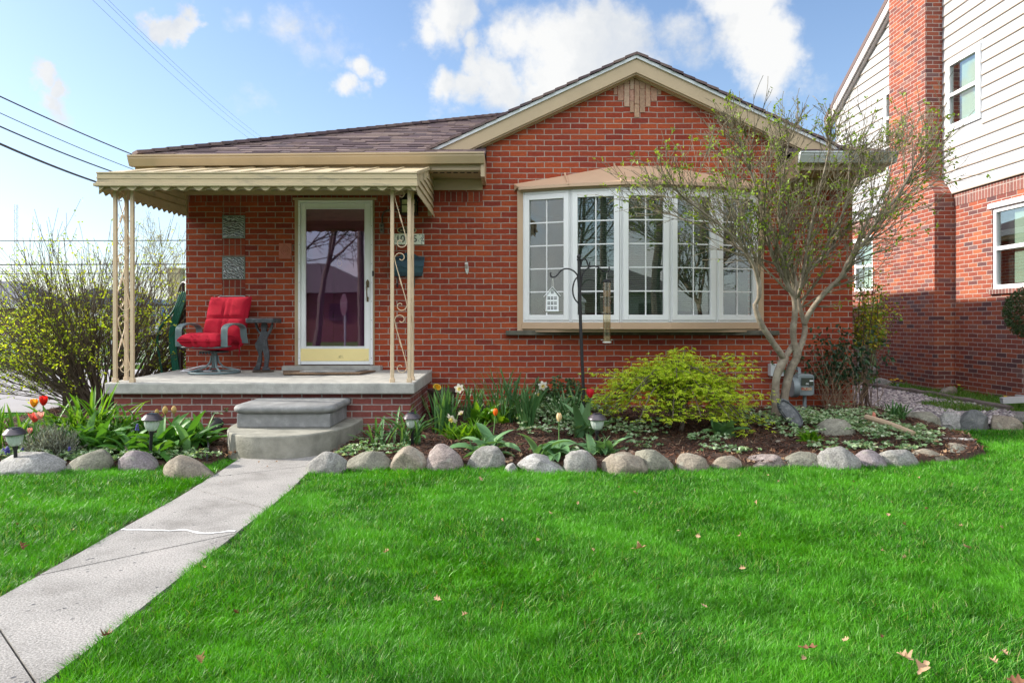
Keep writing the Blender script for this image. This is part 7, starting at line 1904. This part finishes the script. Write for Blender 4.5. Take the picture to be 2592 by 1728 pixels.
for (px_, py_, Y) in ((1735, 885, 6.8), (1730, 900, 6.8), (1858, 900, 6.7), (1885, 930, 6.7), (1890, 945, 6.7), (1880, 915, 6.75), (1760, 910, 6.9), (1700, 915, 6.8), (1720, 893, 6.8)):
    e = pt(px_, py_, Y); gm.tube(smooth_path([crown, crown.lerp(e, .6) + Vector((0, 0, .04)), e], 4), .004, 4, cap=False); CL.append((e, .8)); CL.append((e + Vector((-.03, 0, -.03)), .8))
build(gm, "branches", pm("maple_bark", (.11, .085, .07), rough=.8, var=.2), mp, fix=False)
V, F = [], []
for (c, q) in CL:
    if c.z > .86 and q < .5: c = Vector((c.x, c.y, .82))
    for k in range(random.randint(11, 17)):
        off = Vector((random.gauss(0, .075), random.gauss(0, .065), random.gauss(0, .022))); p = c + off
        if p.z < .06: continue
        oa = math.atan2(off.y, off.x) + random.gauss(0, .5)
        for j in range(5):
            aa = oa + (j - 2) * .42; strap(V, F, p, aa, random.uniform(.04, .062) * (1 - .12 * abs(j - 2)), .0095, R(random.uniform(78, 105)), R(random.uniform(40, 75)), n=2, fold=.1, wprof=lambda t: .5 + t if t < .5 else max(.1, 2 * (1 - t) + .05))
g = G(); g.v, g.f = V, F
build(g, "foliage", leaf_mat("lime_maple_leaf", [(0, (.32, .48, .025)), (.45, (.48, .64, .035)), (.85, (.60, .72, .055)), (.97, (.68, .70, .09)), (1, (.55, .30, .10))], rough=.5, trans=.45, tint=(1.2, 1.12, .4)), mp, fix=False)

# ================================================================ climbers at the right corner of the house
iv = thing("ivy", "dark green climbing ivy with dry brown stems on the right corner of the house", "vine", (PX(2120, 8.25), 8.2, .1))
gi = G(); lp, ld = [], []
for k in range(36):
    x0 = PX(random.uniform(2090, 2165), 8.2); y0 = random.uniform(8.02, 8.22); P = [Vector((x0, y0, .08))]; H = random.uniform(.3, 1.02); n = 9
    dx = random.gauss(.0, .05)
    for i in range(n): P.append(P[-1] + Vector((random.gauss(dx * .4, .045), random.gauss(0, .02), H / n)))
    for p in P: p.y = min(p.y, 8.28)
    gi.tube(P, [.005 * (1 - .6 * i / n) for i in range(n + 1)], 5, cap=False)
    for p in P:
        if p.z > .42:
            for j in range(random.randint(4, 9) if p.z > .55 else 2):
                q = p + Vector((random.gauss(0, .05), random.uniform(-.10, .01), random.gauss(0, .04))); q.y = min(q.y, 8.285); lp.append(q); ld.append((random.gauss(0, .7), random.gauss(-.6, .5), random.gauss(-.2, .6)))
for k in range(22):   # tangled dry stems
    p = Vector((PX(random.uniform(2080, 2160), 8.1), random.uniform(7.95, 8.2), random.uniform(.08, .2))); q = p + Vector((random.gauss(0, .16), random.uniform(-.08, .05), random.uniform(.25, .75))); gi.tube([p, p.lerp(q, .5) + Vector((random.gauss(0, .05), -.03, .03)), q], .0028, 4, cap=False)
build(gi, "stems", pm("dry_vine_stem", (.24, .16, .10), rough=.9, var=.3), iv, fix=False)
leaf_obj("foliage", lp, ld, (.04, .07), (.03, .045), leaf_mat("ivy_leaf", [(0, (.012, .035, .015)), (.6, (.025, .065, .028)), (1, (.05, .10, .04))], rough=.35, trans=.15), iv)
yb = thing("yellow_green_shrub", "yellow and green leaved shrub just past the right corner of the house", "shrub", (PX(2195, 9.0), 9.0, .05))
gi = G(); lp, ld = [], []
cb_ = Vector((PX(2195, 9.0), 9.0, .05))
for k in range(30):
    e = pt(random.gauss(2204, 30), random.uniform(720, 865), 9.0 + random.gauss(0, .12)); b0 = cb_ + Vector((random.gauss(-.05, .06), random.gauss(0, .04), 0)); P = smooth_path([b0, b0.lerp(e, .5) + Vector((random.gauss(0, .05), 0, 0)), e], 4); gi.tube(P, .005, 5, cap=False)
    for p in P:
        if p.z > .82:
            for j in range(13): lp.append(p + Vector((random.gauss(0, .055), random.gauss(0, .05), random.gauss(0, .045)))); ld.append((random.gauss(0, .8), random.gauss(-.3, .7), random.gauss(.1, .6)))
for k in range(3):
    e = pt(2185 + 14 * k, 650 + 20 * k, 8.95); gi.tube([cb_, cb_.lerp(e, .6), e], .004, 4, cap=False)
    for t in np.linspace(.75, 1, 14): q = cb_.lerp(e, t); lp.append(q + Vector((random.gauss(0, .03), 0, 0))); ld.append((random.gauss(0, .8), -.3, random.gauss(.3, .5)))
build(gi, "stems", pm("shrub_stem", (.14, .10, .07), rough=.9), yb, fix=False)
leaf_obj("foliage", lp, ld, (.035, .06), (.02, .034), leaf_mat("yellow_green_leaf", [(0, (.08, .18, .02)), (.45, (.20, .34, .03)), (.72, (.42, .44, .04)), (1, (.68, .50, .04))], rough=.4, trans=.35), yb)
tp = thing("topiary_shrub", "clipped dark green ball shrub at the right edge of the photo", "shrub", (PX(2640, 7.6), 7.6, 0))
tc_ = Vector((PX(2640, 7.6), 7.6, PZ(790, 7.6)))
g = G(); g.tube([(tc_.x, tc_.y, -.03), (tc_.x + .02, tc_.y, tc_.z)], .03, 8); build(g, "trunk", M_DARKBARK, tp)
lp, ld = [], []
for k in range(9000):
    d = Vector((random.gauss(0, 1), random.gauss(0, 1), random.gauss(0, 1))).normalized(); rr = .355 * random.uniform(.80, 1.0) * (1 + .05 * noise.noise(d * 3)); lp.append(tc_ + Vector((d.x * rr, d.y * rr, d.z * rr * .88))); ld.append(d + Vector((random.gauss(0, .6), random.gauss(0, .6), random.gauss(0, .6))))
leaf_obj("crown", lp, ld, (.02, .034), (.008, .014), leaf_mat("boxwood_leaf", [(0, (.015, .04, .010)), (1, (.05, .09, .025))], rough=.4, trans=.2), tp)
# dandelion clumps at the foot of the neighbouring wall
for (px_, Y, lb) in ((2266, 11.6, "yellow flowered dandelion clump by the neighbouring chimney foot"), (2422, 10.9, "small dandelion at the neighbouring wall corner"), (2538, 9.4, "dandelion with yellow head near the white downspout")):
    x = PX(px_, Y); d_ = thing("dandelion", lb, "flower", (x, Y, 0)); V, F = [], []
    for k in range(26): strap(V, F, (x, Y, .01), random.uniform(0, 6.28), random.uniform(.1, .2), .028, R(random.uniform(20, 70)), R(40), n=4)
    g = G(); g.v, g.f = V, F; build(g, "leaves", M_BRIGHT, d_, fix=False)
    g = G()
    for k in range(4 if px_ < 2300 else 1): g.lathe([(.003, .0), (.022, .006), (.020, .014), (.002, .018)], (x + random.gauss(0, .07) * (px_ < 2300), Y - .05, .13 + random.uniform(0, .06)), 10)
    build(g, "flower_head", pm("dandelion_yellow", (.72, .50, .02), rough=.7), d_)

# ================================================================ feeder pole, bird house and tube feeder
PY = 7.15
pole = thing("feeder_pole", "black shepherd hook pole with curled arms standing in the flower bed", "pole", (PX(1480, PY), PY, .05))
def z4(x, y, dy=0.0): return pt(1350 + x / 3.337, 630 + y / 3.337, PY + dy)
g = G(); g.tube([z4(432, 1500), z4(425, 1250), z4(410, 900), z4(398, 600), z4(388, 250), z4(386, 95)], .0165, 8); build(g, "pole_shaft", M_BLACK, pole, smooth=60)
g = G(); b0 = z4(386, 95); g.lathe([(.018, -.005), (.022, .0), (.022, .012), (.016, .016), (.021, .028), (.021, .042), (.012, .056), (.002, .064)], tuple(b0), 14); build(g, "finial", M_BLACK, pole, smooth=40)
for nm, path in (("left_arm", [(382, 235), (345, 190), (295, 168), (240, 178), (195, 228), (165, 240), (146, 225), (145, 200)]), ("brace", [(390, 228), (355, 258), (337, 310), (335, 370), (352, 425), (398, 478), (380, 498)]), ("right_arm", [(402, 310), (408, 240), (432, 185), (480, 152), (530, 148), (580, 178), (615, 196), (638, 182), (640, 150)]), ("small_hook", [(402, 150), (408, 105), (430, 85), (450, 100), (462, 135), (474, 138), (476, 108)])):
    g = G(); g.tube(smooth_path([z4(*p) for p in path], 4), .0075, 7); build(g, "hook_arm", M_BLACK, pole, smooth=60)
g = G(); g.tube([z4(384, 225), z4(392, 320)], .021, 10); build(g, "clamp", M_BLACK, pole, smooth=40)
bh = thing("bird_feeder", "white house shaped metal bird feeder hanging from the left arm", "bird feeder", tuple(z4(165, 240)))
M_BWHITE = pm("white_enamel", (.74, .76, .78), rough=.4, var=.05)
hw_ = (z4(210, 400).x - z4(104, 400).x) / 2; hc = z4(157, 400); zt_, zb_ = z4(0, 402).z, z4(0, 528).z; zap = z4(0, 335).z; hd = .075
g = G(); g.ext([(hc.x - hw_, PY - hd, zb_), (hc.x + hw_, PY - hd, zb_), (hc.x + hw_, PY - hd, zt_), (hc.x, PY - hd, zap), (hc.x - hw_, PY - hd, zt_)], (0, 2 * hd, 0)); hb_ = build(g, "house_body", M_BWHITE, bh, bevel=.003)
g = G()
for s_ in (-1, 1): g.ext([(hc.x, PY - hd - .012, zap + .010), (hc.x + s_ * (hw_ + .018), PY - hd - .012, zt_ - .004), (hc.x + s_ * (hw_ + .018), PY - hd - .012, zt_ + .004), (hc.x, PY - hd - .012, zap + .018)], (0, 2 * hd + .024, 0))
g.box(hc.x + hw_ * .70, hc.x + hw_ * .95, PY - .02, PY + .02, zt_ + .01, zt_ + .045); build(g, "roof", M_BWHITE, bh)
g = G(); M_HOLE = pm("window_opening", (.03, .03, .035), rough=.8)
def win4(cx_, cz_):
    for i in (-1, 1):
        for j in (-1, 1): g.box(cx_ + i * .0065 - .0048, cx_ + i * .0065 + .0048, PY - hd - .0015, PY - hd + .002, cz_ + j * .0085 - .0062, cz_ + j * .0085 + .0062)
for cx4 in (127, 155, 183):
    for cy4 in (417, 459, 500): win4(z4(cx4, 0).x, z4(0, cy4).z)
win4(hc.x, z4(0, 368).z); build_each(g, "window_opening", M_HOLE, hb_)
g = G(); g.lathe([(.001, 0), (.088, .001), (.098, .010), (.094, .011), (.086, .004), (.001, .003)], (hc.x + .008, PY, zb_ - .009), 28); build(g, "seed_tray", M_BWHITE, bh, smooth=40)
g = G(); g.tube([z4(164, 236), z4(158, 300), z4(157, 338)], .002, 5); g.tube([z4(166, 236), z4(170, 320), z4(172, 352)], .002, 5); build(g, "hanger", M_PALE, bh)
tf = thing("bird_feeder", "long tube bird feeder with seed hanging from the right arm", "bird feeder", tuple(z4(622, 196)))
tcx = z4(621, 0).x; zt_, zb_ = z4(0, 282).z, z4(0, 785).z; rt_ = .0385
M_TUBE = glass_mat("yellowed_clear_tube", tint=(.86, .80, .66), base=.08, k=1.0, rough=.1)
g = G(); g.lathe([(rt_, zb_), (rt_, zt_)], (tcx, PY, 0), 24); build(g, "tube", M_TUBE, tf, smooth=60)
g = G(); M_SEED = pm("bird_seed", (.26, .20, .13), rough=.9, var=.5, vs=120, bump=.5, bs=200)
for (ya, yb_) in ((352, 405), (485, 540), (615, 670), (735, 782)): g.lathe([(rt_ * .9, z4(0, yb_).z), (rt_ * .9, z4(0, ya).z)], (tcx, PY, 0), 18)
build(g, "seed", M_SEED, tf)
g = G(); g.lathe([(rt_ + .005, zt_), (rt_ + .006, zt_ + .012), (rt_ * .8, zt_ + .024), (.004, zt_ + .03)], (tcx, PY, 0), 24); build(g, "cap", M_BLACK, tf, smooth=40)
g = G(); g.lathe([(rt_ + .006, zb_ - .008), (rt_ + .006, zb_ + .006)], (tcx, PY, 0), 24); build(g, "base", M_PALE, tf)
for yy, aa in ((405, 0), (538, .6), (668, 0), (768, .3)):
    zz_ = z4(0, yy).z; g = G(); dx, dyv = .066 * math.cos(aa), .066 * math.sin(aa); g.tube([(tcx - dx, PY - dyv, zz_), (tcx + dx, PY + dyv, zz_)], .0028, 5); build(g, "perch", M_PALE, tf)
g = G(); g.tube([z4(622, 192), z4(619, 240), z4(621, 276)], .0022, 5); build(g, "hanger", M_PALE, tf)

# ================================================================ gas meter, utility box, slate plaque, planter, hose reel and the rest
M_GMET = pm("grey_meter_paint", (.20, .235, .25), rough=.45, metal=.15, var=.12)
GYm = 8.08
gm_ = thing("gas_meter", "grey gas meter on the wall behind the tree trunk", "meter", (PX(2025, GYm), GYm, .2))
def z6g(x, y): return PX(1850 + x / 2.85, GYm), PZ(600 + y / 2.85, GYm)
xa, zt_ = z6g(432, 985); xb, zb_ = z6g(582, 1152)
g = G(); cxm = (xa + xb) / 2
def rbox(g, x0, x1, z0, z1, y0, y1, r=.04):
    pts = []
    for (cx_, cz_, a0) in ((x0 + r, z0 + r, math.pi), (x1 - r, z0 + r, 1.5 * math.pi), (x1 - r, z1 - r, 0), (x0 + r, z1 - r, .5 * math.pi)):
        for t in np.linspace(0, math.pi / 2, 6): pts.append((cx_ + r * math.cos(a0 + t), y0, cz_ + r * math.sin(a0 + t)))
    g.ext(pts, (0, y1 - y0, 0))
rbox(g, xa + .05, xb, zb_ + .02, zt_, GYm - .08, GYm + .06); build(g, "housing", M_GMET, gm_, bevel=.01)
g = G(); g.tube([(xa - .01, GYm - .02, (zt_ + zb_) / 2 - .02), (xa + .06, GYm - .02, (zt_ + zb_) / 2 - .02)], .115, 24); build(g, "diaphragm_case", M_GMET, gm_, smooth=40, bevel=.006)
g = G(); lx0, lz1 = z6g(487, 1010); lx1, lz0 = z6g(572, 1065); g.box(lx0, lx1, GYm - .088, GYm - .081, lz0, lz1); dl = build(g, "dial_window", pm("dark_meter_window", (.05, .055, .05), rough=.2), gm_)
g = G(); a, b_ = z6g(545, 1032); g.box(a, a + .04, GYm - .0905, GYm - .0885, b_ - .006, b_ + .008)
for k in (0, 1):
    a, b_ = z6g(523 + 10 * k, 1053); g.tube([(a + .007 * math.cos(t), GYm - .089, b_ + .007 * math.sin(t)) for t in np.linspace(0, 6.283, 12, endpoint=False)], .002, 4, closed=True)
build(g, "white_marking", M_WHITE, dl)
g = G(); lx0, lz1 = z6g(487, 1078); lx1, lz0 = z6g(562, 1100); g.box(lx0, lx1, GYm - .086, GYm - .081, lz0, lz1); build(g, "rating_label", pm("faded_label", (.36, .30, .20), rough=.6, var=.3, vs=70, col2=(.35, .06, .05), c2s=40, c2lo=.52, c2hi=.58), gm_)
g = G(); a = cxm + .04; g.tube([(a, GYm, zb_ + .03), (a, GYm, .1)], .022, 10); g.tube([(cxm - .02, GYm, zt_ - .01), (cxm - .02, GYm, zt_ + .05), (cxm - .02, YF - .01, zt_ + .08)], .02, 10); build(g, "pipe", M_GMET, gm_, smooth=40)
g = G(); x0, x1 = PX(1951, 8.2), PX(1985, 8.2); rbox(g, x0, x1, PZ(952, 8.2), PZ(921, 8.2), 8.2, YF - .002, .012); build(g, "utility_box", pm("pale_grey_box", (.52, .55, .56), rough=.5), loc=(x0, 8.2, .5), bevel=.006, label="pale grey plastic utility box on the wall left of the gas meter", cat="utility box")
# oval slate plaque leaning on the trunk
c0 = pt(1999, 1046, 7.02); pl = thing("garden_plaque", "oval dark slate garden plaque leaning against the tree trunk", "plaque", tuple(c0))
ux_ = (Vector((.42, -.18, -.55))).normalized(); vx_ = Vector((.60, .35, .42)); vx_ = (vx_ - ux_ * vx_.dot(ux_)).normalized(); nx_ = ux_.cross(vx_)
if nx_.y > 0: nx_ = -nx_
M_SLATE = pm("dark_slate", (.075, .082, .09), rough=.7, var=.25, vs=18, bump=.5, bs=45, col2=(.14, .15, .155), c2s=22, c2lo=.52, c2hi=.64)
def ell(a, b_, off): return [c0 + ux_ * a * math.cos(t) + vx_ * b_ * math.sin(t) + nx_ * off for t in np.linspace(0, 6.283, 40, endpoint=False)]
g = G(); g.ext([p * 1 for p in ell(.165, .088, -.012)], nx_ * .028); build(g, "stone", M_SLATE, pl, bevel=.006)
g = G(); g.tube(ell(.150, .074, .018), .008, 6, closed=True)
for k in range(9):
    t = math.pi + (k - 4) * .22; q = c0 + ux_ * .150 * math.cos(t) + vx_ * .078 * math.sin(t) + nx_ * .02; g.ico(tuple(q), (.017, .017, .017), 1)
build(g, "carved_rim", M_SLATE, pl, smooth=60)
# planter with tipped yellow pot beside the porch
x, y = PX(1120, 7.75), 7.75
plt_ = thing("planter", "dark brown round planter beside the porch wall", "planter", (x, y, .08))
g = G(); g.lathe([(.12, .0), (.15, .26), (.165, .27), (.165, .30), (.15, .30), (.14, .27), (.02, .26)], (x, y, .09), 28); build(g, "pot", pm("dark_brown_pot", (.06, .035, .03), rough=.6), plt_, smooth=40)
yp = G(); c1 = pt(1105, 983, 7.7); dv = Vector((.25, -.55, .65)).normalized(); n_ = 20
ang0 = dv.orthogonal().normalized(); ang1 = dv.cross(ang0)
pr_ = [(.026, -.05), (.040, .016), (.045, .018), (.045, .028), (.037, .028), (.024, -.035)]
for (r_, h_) in pr_:
    for k in range(n_): a = 6.283 * k / n_; yp.v.append(tuple(c1 + dv * h_ + (ang0 * math.cos(a) + ang1 * math.sin(a)) * r_))
for i in range(len(pr_) - 1):
    for k in range(n_): yp.f.append([i * n_ + k, i * n_ + (k + 1) % n_, (i + 1) * n_ + (k + 1) % n_, (i + 1) * n_ + k])
yp.f.append(list(range(n_))); yp.f.append(list(range(5 * n_, 6 * n_)))
build(yp, "flower_pot", pm("yellow_plastic", (.70, .42, .03), rough=.4, var=.05), loc=tuple(c1), smooth=40, fix=False, label="small yellow pot tipped over on the dark planter", cat="flower pot")
# hose reel behind the house corner
hx_, hy_ = PX(466, 8.75), 8.75; hz_ = PZ(768, 8.75)
hr = thing("hose_reel", "hose reel with green garden hose behind the left house corner", "hose reel", (hx_, hy_, -.02))
M_STEEL = pm("worn_grey_steel", (.30, .29, .28), rough=.4, metal=.6, var=.2)
def whl(y, r, sq=.62): return [(hx_ + r * sq * math.cos(t), y - r * .5 * math.cos(t), hz_ + r * 1.22 * math.sin(t)) for t in np.linspace(0, 6.283, 36, endpoint=False)]
g = G(); g.tube(whl(hy_, .215), .014, 8, closed=True); g.tube(whl(hy_ + .25, .215), .014, 8, closed=True); build(g, "wheel_rim", M_STEEL, hr, smooth=60)
g = G()
for a in (20, 100, 190, 280):
    t = R(a); g.tube([(hx_, hy_, hz_), (hx_ + .215 * .62 * math.cos(t), hy_ - .215 * .5 * math.cos(t), hz_ + .215 * 1.22 * math.sin(t))], .017, 6)
g.tube([(hx_, hy_ - .04, hz_), (hx_, hy_ + .28, hz_)], .03, 10); build(g, "spokes", M_BLACK, hr, smooth=60)
g = G()
for (dx, dx2, r_) in ((-.03, -.05, .016), (-.005, -.03, .016), (.02, -.015, .016), (.04, .01, .016), (-.055, -.2, .015)):
    g.tube(smooth_path([Vector((hx_ + dx + .02, hy_ - .02, hz_ + .14)), Vector((hx_ + dx - .03, hy_ - .08, hz_ - .08)), Vector((hx_ + dx2 - .09, hy_ - .06, hz_ - .36)), Vector((hx_ + dx2 - .075, hy_ - .03, hz_ - .75)), Vector((hx_ + dx2 - .0, hy_, hz_ - 1.22))], 5), r_, 7)
build(g, "hose", pm("green_hose", (.01, .13, .085), rough=.4, var=.15), hr, smooth=60)
g = G(); g.box(hx_ - .085, hx_ - .03, hy_ - .02, hy_ + .04, -.03, hz_ + .02); g.box(hx_ + .02, hx_ + .05, hy_ + .2, hy_ + .24, -.03, hz_); build(g, "stand", pm("dark_reel_stand", (.05, .045, .05), rough=.6), hr)
# timber edging, staff in the bed, downspout, plastic edging, terracotta shard
M_TIMB = pm("weathered_timber", (.14, .115, .10), rough=.9, var=.3, vs=10, bump=.5, bs=30, stretch=(1, 1, 1))
for k, (a, b_, lb) in enumerate((((2175, 968, 12.2), (2304, 988, 11.0), "far half of the weathered timber edging beside the gravel"), ((2308, 985, 10.9), (2560, 1033, 8.75), "near half of the weathered timber edging beside the gravel"))):
    p, q = Vector((PX(a[0], a[2]), a[2], .05)), Vector((PX(b_[0], b_[2]), b_[2], .045)); g = G(); P = [p.lerp(q, t) + Vector((random.gauss(0, .012), 0, random.gauss(0, .006))) for t in np.linspace(0, 1, 9)]; g.tube(P, .052, 7); build(g, "timber_edging", M_TIMB, loc=tuple(p), smooth=30, label=lb, cat="edging", group="timber edging logs")
p, q = pt(2193, 1048, 6.95), pt(2312, 1094, 6.35); p.z, q.z = .19, .125; g = G(); g.tube([p, p.lerp(q, .5) + Vector((0, 0, .01)), q], [.028, .027, .024], 8); build(g, "wooden_stake", pm("pale_peeled_wood", (.42, .31, .21), rough=.8, var=.15), loc=tuple(p), smooth=40, label="pale peeled wooden stake lying across the ground cover", cat="stake")
c1 = pt(2215, 1066, 6.9); g = G(); g.ext([(c1.x - .035, c1.y, .07), (c1.x + .06, c1.y, .09), (c1.x + .055, c1.y, .14), (c1.x + .015, c1.y, .165), (c1.x + .005, c1.y, .225), (c1.x - .02, c1.y, .235), (c1.x - .035, c1.y, .17)], (.02, .045, .01)); build(g, "terracotta_shard", M_TERRA, loc=tuple(c1), bevel=.008, label="broken terracotta shard beside the pale wooden stake", cat="shard")
p, q = pt(2535, 1020, 8.95), pt(2720, 1000, 8.75); d = (q - p).normalized(); p.z = .13; q.z = .20
g = G(); sd_ = d.cross(Vector((0, 0, 1))).normalized(); up_ = sd_.cross(d)
for (a, b_) in (((-.05, -.036), (.05, -.030)), ((-.05, .030), (.05, .036)), ((-.05, -.030), (-.044, .030)), ((.044, -.030), (.05, .030))):
    c4 = [(a[0], a[1]), (b_[0], a[1]), (b_[0], b_[1]), (a[0], b_[1])]; g.ext([p + sd_ * u + up_ * v for u, v in c4], q - p)
build(g, "downspout", pm("white_grey_downspout", (.55, .56, .57), rough=.45, var=.08), loc=tuple(p), label="pale downspout end lying on the grass at the right edge", cat="downspout")
g = G(); P = [Vector((-2.42, 5.62, .0)), Vector((-2.55, 5.95, .02)), Vector((-2.72, 6.35, .03)), Vector((-2.76, 6.8, .03))]
P = smooth_path(P, 5)
for a, b_ in zip(P, P[1:]): g.bar(a + Vector((0, 0, .02)), b_ + Vector((0, 0, .02)), .012, .10)
build(g, "plastic_edging", M_RUBBER, loc=tuple(P[0]), label="black plastic bed edging left of the lower step", cat="edging")
g = G(); c1 = pt(535, 1078, 6.6); g.tube([(c1.x, 6.75, .16), (c1.x, 6.55, .10)], .055, 14); build(g, "drain_pipe", M_RUBBER, loc=tuple(c1), smooth=40, label="short black drain pipe end at the porch base left of the steps", cat="pipe")
